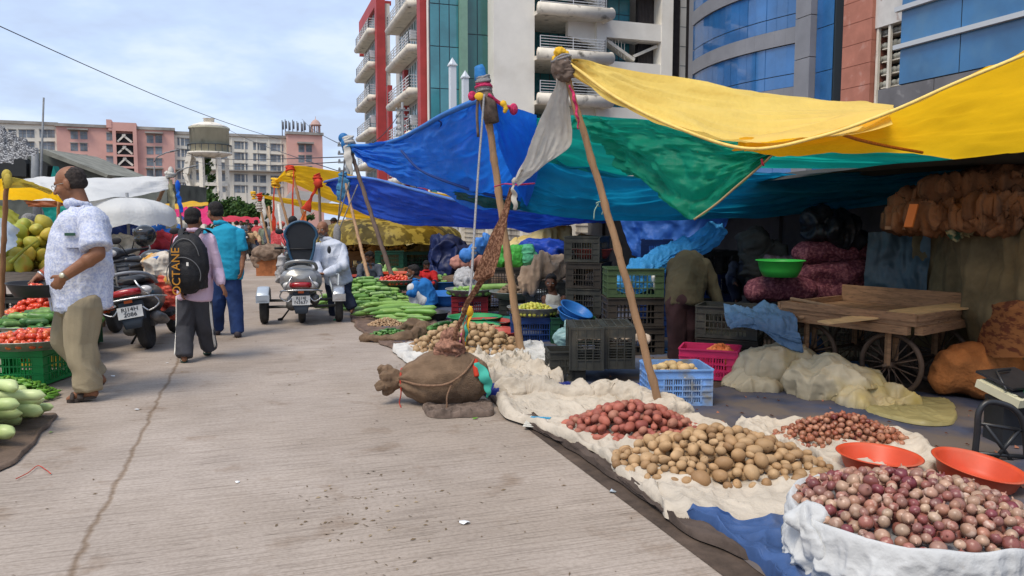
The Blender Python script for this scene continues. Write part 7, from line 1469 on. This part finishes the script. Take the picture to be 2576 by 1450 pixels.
g=MB();g.tube(crspline([c_+Vector((.16*math.sin(a)*1.02,-.155+.03*math.sin(a)**2,-.09+.175*math.cos(a)))for a in np.linspace(-1.9,1.9,14)],40),.005,6);g.tube(crspline([c_+Vector((.14*math.sin(a),-.09,.06+.2*math.cos(a)))for a in np.linspace(-1.4,1.4,12)],30),.005,6);g.build('zip',mat('zip_grey',(.12,.12,.12),.5),bp)
for sx_ in(-1,1):
 g=MB();g.tube(crspline([c_+Vector((.07*sx_,.0,.27)),c_+Vector((.085*sx_,.06,.335)),c_+Vector((.10*sx_,.14,.35)),c_+Vector((.12*sx_,.26,.30)),c_+Vector((.14*sx_,.27,.10))],24),[(.030,.008)]*24,10,side=(1,0,0));g.build('shoulder_strap',m_bp,bp)
g=MB();g.tube(crspline([c_+Vector((-.03,-.02,.28)),c_+Vector((-.02,-.04,.32)),c_+Vector((.02,-.04,.32)),c_+Vector((.03,-.02,.28))],14),.008,6);g.build('grab_loop',m_bp,bp)
text('OCTANE',.112,mat('orange_print',(.50,.22,.025),.6),c_+Vector((-.055,-.157,-.05))-bp.location,(R(90),R(-90),0),bp,ext=.004)
text('EVOLVE',.022,_M['orange_print'],c_+Vector((.0,-.158,-.06))-bp.location,(R(90),R(-90),0),bp,ext=.002)if False else None
g=MB();g.box(c_+Vector((.05,-.150,.02)),(.02,.006,.035));g.build('label_patch',m_white,bp)
m_polo=mat('turquoise_polo',(.012,.27,.42),.85,4,.10,bump=.4,bs=140);m_jean=mat('blue_jeans',(.018,.042,.13),.85,7,.3,bump=.5,bs=150)
Jb=dict(head=(541,535),neck=(556,566),shL=(528,590,.02),elL=(524,640,.1),wrL=(545,680,.0),haL=(552,690,0),shR=(600,590,0),elR=(609,640,0),wrR=(609,672,-.06),haR=(607,690,-.08),hipL=(548,690,0),knL=(548,760,0),anL=(546,826,.16),toL=(545,838,.42),hipR=(582,690,0),knR=(590,762,0),anR=(598,833,-.04),toR=(601,852,.16))
t,P,H,hm=person('man in a turquoise polo shirt and blue jeans walking away beside the student',9.3,Jb,[(560,568,0,18,.07),(563,578,0,38,.12),(566,610,0,43,.14),(567,650,0,42,.14),(567,685,0,44,.145),(566,698,0,43,.14)],(-.75,.6,-.15),sk_m,m_polo,m_jean,s=.98,sleeve=.8,hair='short',voxel=.009,folds=.013,legr=(.115,.088,.072),feet=('shoe',mat('dark_shoe',(.05,.04,.045),.7)),glasses=True,palmR=(-1,0,0),curlR=.5,palmL=(1,0,0))
m_wsh=mat('white_shirt',(.56,.59,.66),.8,3,.06,bump=.5,bs=90);m_navy=mat('navy_trousers',(.016,.022,.045),.8,4,.2)
Jc=dict(head=(804,578,0),neck=(816,607,.03),shR=(792,625,-.02),elR=(786,662,-.18),wrR=(796,690,-.36),haR=(780,690,-.40),shL=(850,626,.05),elL=(858,668,-.12),wrL=(812,690,-.36),haL=(790,687,-.42),hipL=(862,730,.1),knL=(872,765,-.02),anL=(893,800,-.25),toL=(883,815,-.36),hipR=(836,728,.1),knR=(842,785,.1),anR=(838,832,.1),toR=(836,842,-.12))
Jc={k:(v[0]+7,)+tuple(v[1:])for k,v in Jc.items()};Jc['anL']=(886,772,-.02);Jc['toL']=(884,786,-.1);Jc['knL']=(872,745,.0);Jc['anR']=(842,800,.1);Jc['toR']=(838,808,-.1);Jc['knR']=(842,762,.1);Jc['hipL']=(862,705,.1);Jc['hipR']=(838,705,.1)
t,P,H,hm=person('bald bearded man in a white shirt leaning over his scooter beside his crutches',11.3,Jc,[(827,606,.03,14,.07),(830,620,.02,29,.13),(834,645,0,33,.15),(842,672,.04,32,.15),(850,695,.08,31,.15),(855,712,.1,31,.15)],(-.18,-1,-.1),sk_m,m_wsh,m_navy,s=1.0,sleeve=1.95,hair='sides',hairm=m_hairg,beard=m_hairg,voxel=.009,folds=.017,legr=(.115,.085,.070),feet=None,curlL=.6,curlR=.6,palmL=(0,0,-1),palmR=(0,0,-1))
cr2=root('crutch','pair of grey metal crutches standing against the man in white','crutch',G(846,808))
for a,b in(((826,690,11.0),(843,760,10.85)),((852,690,11.0),(848,790,10.8)),((843,760,10.85),(846,806,10.8)),((852,790,10.8),(850,806,10.8)),((826,690,11.0),(852,690,11.0)),((833,722,10.95),(852,722,10.93))):
 g=MB();g.tube([D(*a),D(*b)],.012,8);g.build('tube',mat('grey_crutch',(.42,.45,.46),.5),cr2)
g=MB();g.ell(D(843,812,10.8)+Vector((0,0,.03)),(.025,.025,.03));g.build('rubber_foot',mat('green_rubber',(.03,.2,.12),.7),cr2)
g=MB();g.ell(D(828,629,10.98),(.028,.02,.055));g.build('hand_grip',m_ktub,cr2)
m_kurta=mat('bright_blue_shirt',(.015,.14,.40),.85,4,.15,bump=.4,bs=120);m_dhoti=mat('white_trousers',(.55,.55,.55),.85,4,.1)
Jq=dict(head=(1039,686),neck=(1054,706),shL=(1048,718,-.10),elL=(1042,740,-.18),wrL=(1030,738,-.22),haL=(1022,736,-.2),shR=(1070,716,.10),elR=(1078,745,.05),wrR=(1066,765,-.1),haR=(1058,770,-.1),hipL=(1070,758,-.1),knL=(1034,725,-.14),anL=(1046,775,-.12),toL=(1032,783,-.14),hipR=(1074,758,.1),knR=(1038,727,.12),anR=(1050,772,.1),toR=(1036,778,.1))
person('man in a bright blue shirt squatting beside the tomato tray with white trousers',12.2,Jq,[(1056,706,0,14,.08),(1061,718,0,22,.19),(1066,735,0,25,.20),(1074,752,0,25,.2),(1078,768,0,24,.2)],(-1,-.1,-.05),sk_d,m_kurta,m_dhoti,s=.95,sleeve=1.9,hair='short',beard=m_hairg,voxel=.010,folds=.018,feet=None,legr=(.10,.075,.06))
m_vest=mat('grey_white_vest',(.48,.46,.40),.9,5,.15)
Jv=dict(head=(1386,712),neck=(1391,737),shL=(1370,752,0),elL=(1376,785,-.05),wrL=(1372,812,-.15),shR=(1418,752,0),elR=(1424,785,0),wrR=(1406,812,-.1),hipL=(1385,820,0),hipR=(1402,820,0),knL=(1372,805,-.3),knR=(1412,805,-.3),anL=(1380,845,-.25),anR=(1405,845,-.25))
person('boy in a greyish vest sitting behind the limes',9.6,Jv,[(1391,742,0,16,.06),(1391,754,0,21,.09),(1392,780,0,22,.10),(1393,815,0,21,.1)],(-.15,-1,-.05),sk_d,m_vest,m_char,s=.86,sleeve=0,hair='short',voxel=.010,armr=(.05,.040,.03),collar=False,folds=.008)
m_oliv=mat('olive_khaki_shirt',(.060,.050,.028),.9,4,.2,bump=.4,bs=120);m_wine=mat('dark_wine_trousers',(.030,.012,.014),.9,4,.3)
Jn=dict(head=(1742,668,.55),neck=(1738,660,.40),shL=(1700,668,.25),elL=(1690,710,.35),wrL=(1692,745,.5),shR=(1770,670,.2),elR=(1795,725,.15),wrR=(1816,775,.05),haR=(1822,790,.02),hipL=(1705,760,0),knL=(1706,840,.02),anL=(1706,908,.05),toL=(1704,918,.3),hipR=(1738,760,0),knR=(1735,840,.04),anR=(1730,905,.08),toR=(1730,915,.3))
person('man in an olive shirt and dark trousers bending over the crates',7.65,Jn,[(1737,655,.36,32,.12),(1732,675,.25,46,.17),(1727,710,.12,47,.17),(1722,745,.02,45,.16),(1722,768,0,45,.15)],(.1,.7,-.7),sk_d,m_oliv,m_wine,s=1.0,sleeve=1.75,hair='short',voxel=.010,legr=(.115,.095,.09),folds=.015,palmR=(-.3,.5,-.5),feet=None)
def far(label,Y,u,vh,face,skinm,sh,pn,s=.97,hair='short',hairm=None,sl=1.8,pose=None,beard=None,w=1.0):
 """standing figure whose head centre is at (u, vh)"""
 k=F/Y;X=lambda du,dz,dy=0:(u+du*k*s,vh+dz*k*s,dy)
 J=dict(head=X(0,0),neck=X(0,.17),shL=X(-.18*w,.22),elL=X(-.23*w,.48,-.03),wrL=X(-.20*w,.70,-.15),shR=X(.18*w,.22),elR=X(.23*w,.48,-.03),wrR=X(.21*w,.70,-.15),hipL=X(-.09,.70),knL=X(-.10,1.1,-.03),anL=X(-.10,1.51),toL=X(-.12,1.56,-.15 if face[1]<0 else .15),hipR=X(.09,.70),knR=X(.10,1.1),anR=X(.11,1.51,.05),toR=X(.13,1.56,-.12 if face[1]<0 else .15))
 if pose:J.update({a:X(*b)for a,b in pose.items()})
 nk=J['neck'];hp=((J['hipL'][0]+J['hipR'][0])/2,(J['hipL'][1]+J['hipR'][1])/2,(J['hipL'][2]+J['hipR'][2])/2)
 T_=[(nk[0]+(hp[0]-nk[0])*f,nk[1]+(hp[1]-nk[1])*f,nk[2]+(hp[2]-nk[2])*f,r_*k*s,q*s)for f,r_,q in((.02,.08,.06),(.12,.19*w,.10),(.4,.19*w,.125),(.75,.175*w,.12),(1.08,.185*w,.125))]
 return person(label,Y,J,T_,face,skinm,sh,pn,s=s,sleeve=sl,hair=hair,hairm=hairm,voxel=.014,folds=.02,beard=beard,legr=(.105,.085,.075))
reach=dict(elL=(-.20,.44,-.12),wrL=(-.10,.52,-.32),elR=(.20,.44,-.12),wrR=(.10,.52,-.32))
m_redj=mat('red_jacket',(.42,.02,.03),.8,30,.4,col2=(.55,.12,.12));m_ylw=mat('yellow_striped_shirt',(.55,.42,.14),.85,1,.2,stretch=(30,1,1),col2=(.62,.56,.36),thr=(.45,.55))
m_gr=mat('slate_shirt',(.07,.08,.10),.85,5,.2);m_bg=mat('beige_shirt',(.42,.34,.25),.85,5,.15);m_or=mat('orange_shirt',(.52,.17,.07),.85,5,.2)
far('person in a red patterned jacket and black beanie looking down behind the scooter',17,737,560,(-.3,-1,-.6),sk_m,m_redj,m_gr,hair='beanie',pose=reach)
far('man in a yellow striped shirt standing at the potato stall',22.5,914,572,(-.5,-.8,-.6),sk_d,m_ylw,m_gr,s=1.0)
far('man in a beige shirt at the small high stall left of the yellow striped man',24.5,868,566,(.3,-.9,-.4),sk_d,m_bg,m_gr)
far('man in a slate jacket and light jeans standing by the hanging red strip',27,684,566,(.8,.5,0),sk_d,m_gr,mat('light_jeans',(.22,.30,.42),.85,5,.2))
far('man in a faded green shirt half hidden behind the leaning poles',29,668,566,(0,1,0),sk_d,mat('faded_green_shirt',(.16,.18,.13),.85),m_navy)
far('person with a white and red cap among the far sticks',22,706,570,(-.4,-.9,0),sk_m,m_redj,m_navy,hair='turban',hairm=mat('red_white_cap',(.5,.12,.10),.8))
far('man in dark clothes with a blue collar near the patterned umbrella',21.5,840,560,(-.6,-.7,-.5),sk_d,mat('teal_shirt',(.03,.15,.15),.85),m_navy)
far('person in a red headcloth behind the potato stalls',27,893,576,(0,-1,0),sk_m,mat('pink_shawl',(.45,.15,.16),.85),m_navy,hair='turban',hairm=mat('maroon_headcloth',(.40,.03,.05),.85))
far('man in navy leaning at the stall left of the yellow striped man',23.5,893,590,(-.5,-.8,-.3),sk_d,mat('dull_navy_shirt',(.05,.07,.14),.85),m_navy,s=.85)
far('woman in orange far off by the shutters',31,1051,584,(-.8,-.5,0),sk_d,m_or,m_or,s=.9)
far('dark haired figure far off by the shutters, left of the woman in orange',32,1000,582,(-.8,-.5,0),sk_d,m_wine,m_navy,s=.9)
far('boy in a brown shirt bending over the potato stall',19.3,948,607,(-.35,-.6,-.8),sk_m,mat('brown_shirt',(.30,.16,.08),.85,5,.2),m_gr,s=.78,pose=dict(neck=(.07,.13,.03),shL=(-.08,.22,0),shR=(.2,.20,.1),elL=(-.12,.42,-.15),wrL=(-.2,.6,-.25),elR=(.12,.48,-.1),wrR=(-.08,.62,-.25),hipL=(.10,.66,.3),hipR=(.25,.66,.3)))
def squat(label,Y,u,vh,face,skinm,sh,pn,s=.95,**kw):
 return far(label,Y,u,vh,face,skinm,sh,pn,s=s,pose=dict(hipL=(-.10,.62,.1),hipR=(.10,.62,.1),knL=(-.22,.48,-.22),knR=(.22,.48,-.22),anL=(-.14,.80,-.2),anR=(.14,.80,-.2),toL=(-.14,.84,-.35),toR=(.14,.84,-.35),elL=(-.24,.42,-.12),wrL=(-.16,.50,-.3),elR=(.24,.42,-.12),wrR=(.16,.50,-.3)),**kw)
squat('vendor in a dark shirt sitting by the gourd heap with his arm stretched out',16,930,648,(-.8,-.5,-.4),sk_d,m_gr,m_navy)
squat('child in a red shirt sitting behind the squatting man',14.8,1073,668,(.7,-.6,-.5),sk_d,mat('bright_red_shirt',(.55,.02,.02),.85),m_navy,s=.72)
squat('vendor in a mint shirt and pink headcloth sitting among the left stalls',13.8,398,628,(.4,-.9,-.3),sk_m,mat('mint_shirt',(.30,.45,.35),.85),mat('pale_dhoti',(.5,.48,.44),.85),hair='turban',hairm=mat('pink_headcloth',(.5,.2,.2),.85))
squat('shadowy child by the purple sacks at the back',10.2,1872,640,(-.3,-1,0),sk_d,m_gr,m_navy,s=.75)
far('grey haired man seen behind the coconuts',11.2,76,560,(.6,.7,-.1),sk_m,m_gr,m_navy,hair='short',hairm=m_hairg)
far('pedestrian in a dark shirt beyond the turquoise man',34,622,560,(0,-1,0),sk_d,m_gr,m_navy)
far('pedestrian in white far down the road',38,606,562,(0,-1,0),sk_d,m_wsh,m_navy)
far('pedestrian in orange far down the road',40,596,562,(0,1,0),sk_d,m_or,m_navy)
far('pedestrian in maroon near the far tent',33,645,561,(.4,1,0),sk_d,m_redj,m_navy)
m_blk=mat('black_scooter_paint',(.040,.043,.050),.30,4,.25,spec=.6,nz2=(3,(.06,.055,.05),.55,.8));m_slv=mat('silver_scooter_paint',(.30,.30,.29),.32,4,.12,spec=.5,metal=.35,nz2=(3,(.24,.21,.17),.58,.8))
m_tyre=mat('tyre_rubber',(.035,.034,.033),.85,12,.3,bump=.6,bs=60);m_chr=mat('chrome_bar',(.50,.50,.50),.25,8,.2,metal=.85);m_tl=mat('tail_red',(.35,.008,.012),.2,spec=.8);m_lens=mat('clear_lens',(.50,.48,.46),.15,spec=.8)
m_eng=mat('engine_alloy',(.12,.115,.11),.55,8,.4,metal=.5);m_matte=mat('matte_black_plastic',(.018,.018,.02),.6)
def lwheel(parent,c,r,w_=.045,nm='wheel'):
 t=bpy.data.objects.new(nm,None);C.objects.link(t);t.parent=parent;t.location=c;q=Vector((1,0,0)).to_track_quat('Z','Y').to_matrix()
 g=MB();n=44;prof_=[(r-.085,-.6*w_),(r-.05,-w_),(r-.015,-w_*.85),(r,-w_*.3),(r,w_*.3),(r-.015,w_*.85),(r-.05,w_),(r-.085,.6*w_)];g.lathe(prof_,(0,0,0),n,mtx=q);g.build('tyre',m_tyre,t,local=True)
 g=MB();g.lathe([(0,-w_*.35),(r*.25,-w_*.5),(r*.5,-w_*.3),(r-.085,-w_*.58),(r-.085,w_*.58),(r*.5,w_*.3),(r*.25,w_*.5),(0,w_*.35)],(0,0,0),24,mtx=q);g.build('rim',m_eng,t,local=True)
 return t
def scooter(label,loc,rz,paint,plate,seat_up=False,lean=0.0,trike=False,group=None):
 t=root('scooter',label,'scooter',loc,rz,group);t.rotation_euler=(0,lean,rz);B_=lambda g,nm,m,par=t:g.build(nm,m,par,local=True)
 def Bl(nm,g,m,vx=.009,sm=4):
  me=remesh(g,vx,sm);me.materials.clear();me.materials.append(m);o=bpy.data.objects.new(nm,me);C.objects.link(o);o.parent=t;return o
 lwheel(t,(0,0,.225),.225);lwheel(t,(0,1.22,.225),.225)
 dz=-.11 if trike else 0
 g=MB();g.tube([(0,-.40,.66),(0,-.34,.64),(0,-.15,.60),(0,.12,.57),(0,.36,.52),(0,.46,.44)],[(.06,.03),(.20,.14),(.26,.20),(.26,.22),(.20,.20),(.10,.14)]if trike else[(.03,.03),(.14,.075),(.185,.125),(.195,.16),(.165,.17),(.10,.14)],22,side=(1,0,0));Bl('rear_body',g,paint)
 g=MB();g.box((0,.68,.30),(.34,.50,.06));g.cap((-.13,.5,.31),(-.13,.9,.34),.05,.05);g.cap((.13,.5,.31),(.13,.9,.34),.05,.05);Bl('floorboard',g,m_matte)
 g=MB();n=12;
 for i in range(n):
  f=i/(n-1);z=.32+f*.60;y=.95+.12*f-.20*f*f;w_=.17+.07*math.sin(f*PI*.8);g.tube([(-w_,y-.08,z),(-w_*.5,y,z),(0,y+.03,z),(w_*.5,y,z),(w_,y-.08,z)],.028,8)
 Bl('front_apron',g,paint,.010,3)
 g=MB();g.tube([(0,1.0,.45+.0),(0,1.22,.475),(0,1.42,.38),(0,1.46,.28)],[(.06,.05),(.075,.025),(.07,.02),(.05,.015)],14,side=(1,0,0));B_(g,'front_mudguard',paint)
 g=MB();g.tube([(-.05,1.22,.22),(-.06,1.12,.5),(-.02,.98,.85)],.018,8);g.tube([(.05,1.22,.22),(.06,1.12,.5),(.02,.98,.85)],.018,8);B_(g,'front_fork',m_eng)
 g=MB();g.ell((0,.90,.985),(.12,.10,.085));g.cap((-.10,.88,.98),(-.22,.80,1.0),.045,.030);g.cap((.10,.88,.98),(.22,.80,1.0),.045,.030);Bl('handlebar_cowl',g,paint)
 for s in(-1,1):
  g=MB();g.tube([(.22*s,.80,1.0),(.35*s,.74,1.0)],.017,10);B_(g,'grip',m_matte)
  g=MB();g.tube([(.20*s,.84,1.02),(.24*s,.84,1.14),(.27*s,.84,1.20)],.006,6);g.ell((.29*s,.84,1.24),(.055,.015,.04));B_(g,'mirror',m_matte)
  g=MB();g.ell((.15*s,-.36 if trike else-.33,.655+dz),(.065,.05,.05));B_(g,'indicator',m_lens)
 g=MB();g.ell((0,.985,.985),(.07,.03,.05));B_(g,'headlight',m_lens)
 g=MB();g.tube([(-.12,-.385,.66+dz),(-.06,-.425,.665+dz),(0,-.43,.667+dz),(.06,-.425,.665+dz),(.12,-.385,.66+dz)],[(.035,.026)]*5,12,side=(0,0,1));B_(g,'tail_light',m_tl)
 if not seat_up:
  g=MB();g.tube([(0,-.20,.76),(0,-.12,.775),(0,.15,.765),(0,.40,.745),(0,.52,.70)],[(.06,.03),(.125,.05),(.13,.055),(.125,.055),(.08,.03)],18,side=(1,0,0));Bl('seat',g,mat('black_vinyl',(.02,.02,.023),.45,4,.2))
 else:
  g=MB();
  g.prism([((.155+.05*math.sin(PI*f)if i<20 else 0)*(1 if i<20 else-1),.40,.70+.68*f)if False else(.20*math.sin(a)*(1 if math.cos(a)>0 else .86),.41,(1.18+.21*math.cos(a))if math.cos(a)>0 else(1.18+.46*math.cos(a)))for a in np.linspace(0,2*PI,40,endpoint=False)for f,i in((0,0),)],(0,.06,0))
  so_=Bl('seat',g,m_ktub,.010,3)
  g=MB();pts=[]
  for a in np.linspace(-2.6,2.6,36):pts.append((.205*math.sin(a)*(1 if math.cos(a)>0 else .86),.40,1.18+(.21 if math.cos(a)>0 else .46)*math.cos(a)))
  g.tube(pts,.018,8);g.build('seat_rim',mat('blue_grey_vinyl',(.03,.08,.14),.45),so_,local=True)
  g=MB();g.tube([(-.17,.40,1.0),(.17,.40,1.0)],(.012),8);g.build('seat_hinge',m_matte,so_,local=True)
 rl=None;t.scale=(1.08,1,1)if trike else(1.16,1.03,1.0)
 g=MB();g.tube(crspline([(-.17,.10,.70),(-.19,-.10,.76),(-.16,-.26,.83),(-.06,-.36,.865),(.06,-.36,.865),(.16,-.26,.83),(.19,-.10,.76),(.17,.10,.70)],40),.018 if not trike else .024,8);B_(g,'grab_rail',mat('grey_grab_rail',(.22,.23,.25),.4)if not trike else m_slv)
 g=MB();g.tube(crspline([(-.24,.05,.54),(-.25,-.20,.56),(-.20,-.42,.59),(0,-.47,.60),(.20,-.42,.59),(.25,-.20,.56),(.24,.05,.54)],40),.011,8)
 for s in(-1,1):g.tube(crspline([(.22*s,-.36,.59),(.25*s,-.34,.50),(.16*s,-.36,.44),(.10*s,-.36,.50)],16),.009,8);g.tube(crspline([(.20*s,-.40,.60),(.14*s,-.44,.70),(.10*s,-.40,.78)],12),.009,8)
 g.v=[(x,y,z+dz)for x,y,z in g.v];B_(g,'guard_rail',m_chr)
 g=MB();g.box((0,-.30,.46),(.20,.06,.20));g.tube([(0,-.30,.52),(0,-.36,.40),(0,-.39,.28)],[(.10,.02),(.10,.015),(.07,.01)],12,side=(1,0,0));g.v=[(x,y,z+dz)for x,y,z in g.v];B_(g,'rear_mudguard',mat('slate_plastic',(.05,.065,.085),.55))
 pl=MB();pl.box((0,-.385,.455+dz),(.215,.008,.125),mtx=Matrix.Rotation(-.18,3,'X'));po=B_(pl,'number_plate',mat('plate_white',(.62,.62,.60),.5,6,.08))
 text(plate[0],.058,m_ktub,(0,-.387,.485+dz),(R(90)-.18,0,0),po,'plate_lettering',.002);text(plate[1],.058,m_ktub,(0,-.397,.430+dz),(R(90)-.18,0,0),po,'plate_lettering',.002)
 g=MB();g.box((0,-.375,.565+dz),(.07,.012,.03));B_(g,'reflector',mat('orange_reflector',(.6,.12,.03),.3))
 g=MB();g.tube([(.15,.30,.25),(.16,.12,.27),(.16,.0,.30),(.17,-.22,.36),(.17,-.24,.365)],[.02,.045,.062,.055,.03],14);B_(g,'exhaust',mat('exhaust_steel',(.16,.15,.145),.45,8,.3,metal=.6))
 g=MB();g.cap((-.12,-.02,.24),(-.12,.30,.28),.075,.085);g.box((-.02,.25,.30),(.16,.25,.16));Bl('engine',g,m_eng)
 g=MB();g.tube([(-.12,.35,.22),(-.26,.33,.02)],.012,6);g.tube([(-.26,.33,.02),(-.30,.28,.015)],.02,6);B_(g,'side_stand',m_matte)
 if trike:
  for s in(-1,1):
   lwheel(t,(.46*s,.02,.225),.225,.05)
   g=MB();g.tube([(.46*s,.27,.30),(.46*s,.20,.45),(.46*s,.0,.50),(.46*s,-.20,.44),(.46*s,-.26,.33)],[(.075,.012)]*5,12,side=(1,0,0));g.box((.46*s,-.24,.36),(.16,.05,.10));B_(g,'side_mudguard',m_chr if s>0 else mat('pale_silver',(.45,.5,.55),.35,metal=.4))
  g=MB();g.tube([(-.44,.02,.225),(.44,.02,.225)],.02,8);g.tube([(-.40,.15,.30),(.40,.15,.30)],.02,8);B_(g,'outrigger_axle',m_eng)
 return t
a_,b_=G(372,878),G(424,846)
scooter('black scooter leaning on its side stand at the left, rear towards the road',(a_.x,a_.y+.05,0),math.atan2(-(b_.x-a_.x),b_.y-a_.y),m_blk,('RJ14H','2086'),lean=R(-10),group='parked scooters')
def pt(u,v,Y):return D(u,v,Y)
sc3=scooter('dark grey scooter parked behind the black one, its front towards the road',(D(330,760,10.6).x,10.9,0),R(192),mat('graphite_paint',(.035,.038,.045),.32,4,.25,spec=.6),('RJ14','S7'),lean=R(6),group='parked scooters')
for ch in list(sc3.children):
 if ch.name.startswith('number_plate'):
  for q in list(ch.children):bpy.data.objects.remove(q)
p=G(758,813);scooter('silver three wheeled scooter with its seat raised, seen from behind',(p.x,p.y+.05,0),R(14),m_slv,('RJ14J','N3637'),seat_up=True,trike=True)
def helmet(label,c,m,face=(0,-1,0),visor=False):
 t=root('helmet',label,'helmet',c);g=MB();g.ell(c,(.135,.15,.135));g.ell(c+Vector((0,-.02,-.05)),(.12,.14,.10));blob('shell',g,.009,m,t,3)
 g=MB();g.tube([c+Vector((.136*math.sin(a),-.150*math.cos(a)*.93,-.01+(.05 if not visor else .03)))for a in np.linspace(-1.2,1.2,16)],[(.010,.045)]*16,10,side=(0,-1,0));g.build('visor',mat('smoke_visor',(.03,.03,.035),.12,spec=.9)if not visor else mat('clear_visor',(.35,.38,.40),.1,spec=.9),t)
 return t
helmet('glossy black helmet hung on the dark grey scooter',D(365,592,10.0),mat('gloss_black',(.016,.018,.020),.18,3,.2,spec=.7));g=MB();g.tube([D(372,612,9.95),D(378,625,9.95),D(372,632,9.95)],.01,6);tag(g.build('helmet_strap',m_ragw,loc=D(372,620,9.95)),'pale chin strap dangling under the glossy black helmet','strap')
helmet('black helmet with a clear visor on the handlebar of the three wheeled scooter',D(738,588,11.5),mat('satin_black',(.022,.024,.028),.3),visor=True)
lump('printed_bag',[('b',D(410,678,9.3),(.34,.3,.30),.2),('e',D(405,660,9.3),(.18,.16,.10))],mat('printed_rice_bag',(.56,.50,.42),.7,4,.12,nz2=(5,(.55,.28,.05),.52,.60),bump=.8,bs=14),'printed cream and yellow bag riding on the black scooter\'s footboard','bag',.010,.05,8,71)
lump('blue_folder',[('b',D(420,650,9.3),(.30,.25,.03),.2)],m_gd[5],'blue packet lying on top of the printed bag','packet',.008,.02,8,72)
lump('red_net_bag',[('e',D(425,745,9.25),(.13,.13,.20)),('e',D(412,712,9.25),(.10,.12,.12)),('e',D(437,775,9.25),(.09,.10,.13))],mat('red_net',(.50,.035,.025),.6,16,.3,col2=(.58,.12,.07),bump=1.2,bs=22),'red net bag of produce hanging at the right side of the black scooter','bag',.009,.03,12,73)
lump('carrier_bag',[('e',D(706,690,10.9),(.07,.06,.13)),('c',D(706,665,10.9),D(710,640,10.9),.04,.01)],mat('white_carrier',(.50,.47,.45),.5,6,.15,transl=.3,bump=1,bs=10),'small white carrier bag hanging on the three wheeled scooter','bag',.008,.04,12,74)
mc=G(636,652);mt=root('motorcycle','black motorcycle ridden towards the camera with its headlight on','motorcycle',(mc.x,mc.y,0),R(180-4))
lwheel(mt,(0,1.25,.30),.30,.05);lwheel(mt,(0,0,.30),.30,.06)
def bl_(g,nm,m):return g.build(nm,m,mt,local=True)
g=MB();g.tube([(-.09,1.25,.30),(-.09,1.02,.82)],.025,8);g.tube([(.09,1.25,.30),(.09,1.02,.82)],.025,8);bl_(g,'front_fork',m_chr)
g=MB();g.ell((0,1.13,.82),(.11,.08,.10));bl_(g,'headlight',mat('lit_headlight',(1,.85,.5),.3,emit=3.0));g=MB();g.ell((0,1.05,.86),(.17,.10,.15));bl_(g,'headlight_cowl',m_blk)
g=MB();g.tube([(-.40,.85,.98),(-.2,.95,.96),(.2,.95,.96),(.40,.85,.98)],.018,8);bl_(g,'handlebar',m_matte)
for s in(-1,1):g=MB();g.tube([(.3*s,.92,.98),(.36*s,.92,1.14)],.008,6);g.ell((.38*s,.92,1.18),(.07,.015,.045));bl_(g,'mirror',m_matte);g=MB();g.ell((.26*s,1.08,.80),(.04,.03,.03));bl_(g,'indicator',m_lens)
g=MB();g.tube([(0,.95,.78),(0,.7,.85),(0,.45,.78)],[(.10,.09),(.16,.14),(.10,.09)],16,side=(1,0,0));bl_(g,'fuel_tank',m_blk)
g=MB();g.tube([(0,.5,.78),(0,.1,.80),(0,-.3,.84)],[(.13,.05)]*3,12,side=(1,0,0));bl_(g,'seat',m_matte);g=MB();g.box((0,.6,.42),(.30,.45,.40));bl_(g,'engine',m_eng)
g=MB();g.tube([(0,1.5,.5),(0,1.3,.63),(0,1.05,.60)],[(.07,.012)]*3,10,side=(1,0,0));bl_(g,'front_mudguard',m_blk)
k=F/mc.y;far('man in a tan shirt riding the motorcycle towards the camera',mc.y-.45,628,572,(0,-1,0),sk_d,mat('tan_shirt',(.45,.30,.17),.85,5,.15),m_gr,s=.98,w=1.05,pose=dict(elL=(-.34,.40,-.15),wrL=(-.36,.55,-.40),elR=(.34,.40,-.15),wrR=(.36,.55,-.40),hipL=(-.10,.66,.1),hipR=(.10,.66,.1),knL=(-.22,.80,-.30),knR=(.22,.80,-.30),anL=(-.18,1.12,-.05),anR=(.18,1.12,-.05),toL=(-.20,1.18,-.2),toR=(.20,1.18,-.2)))
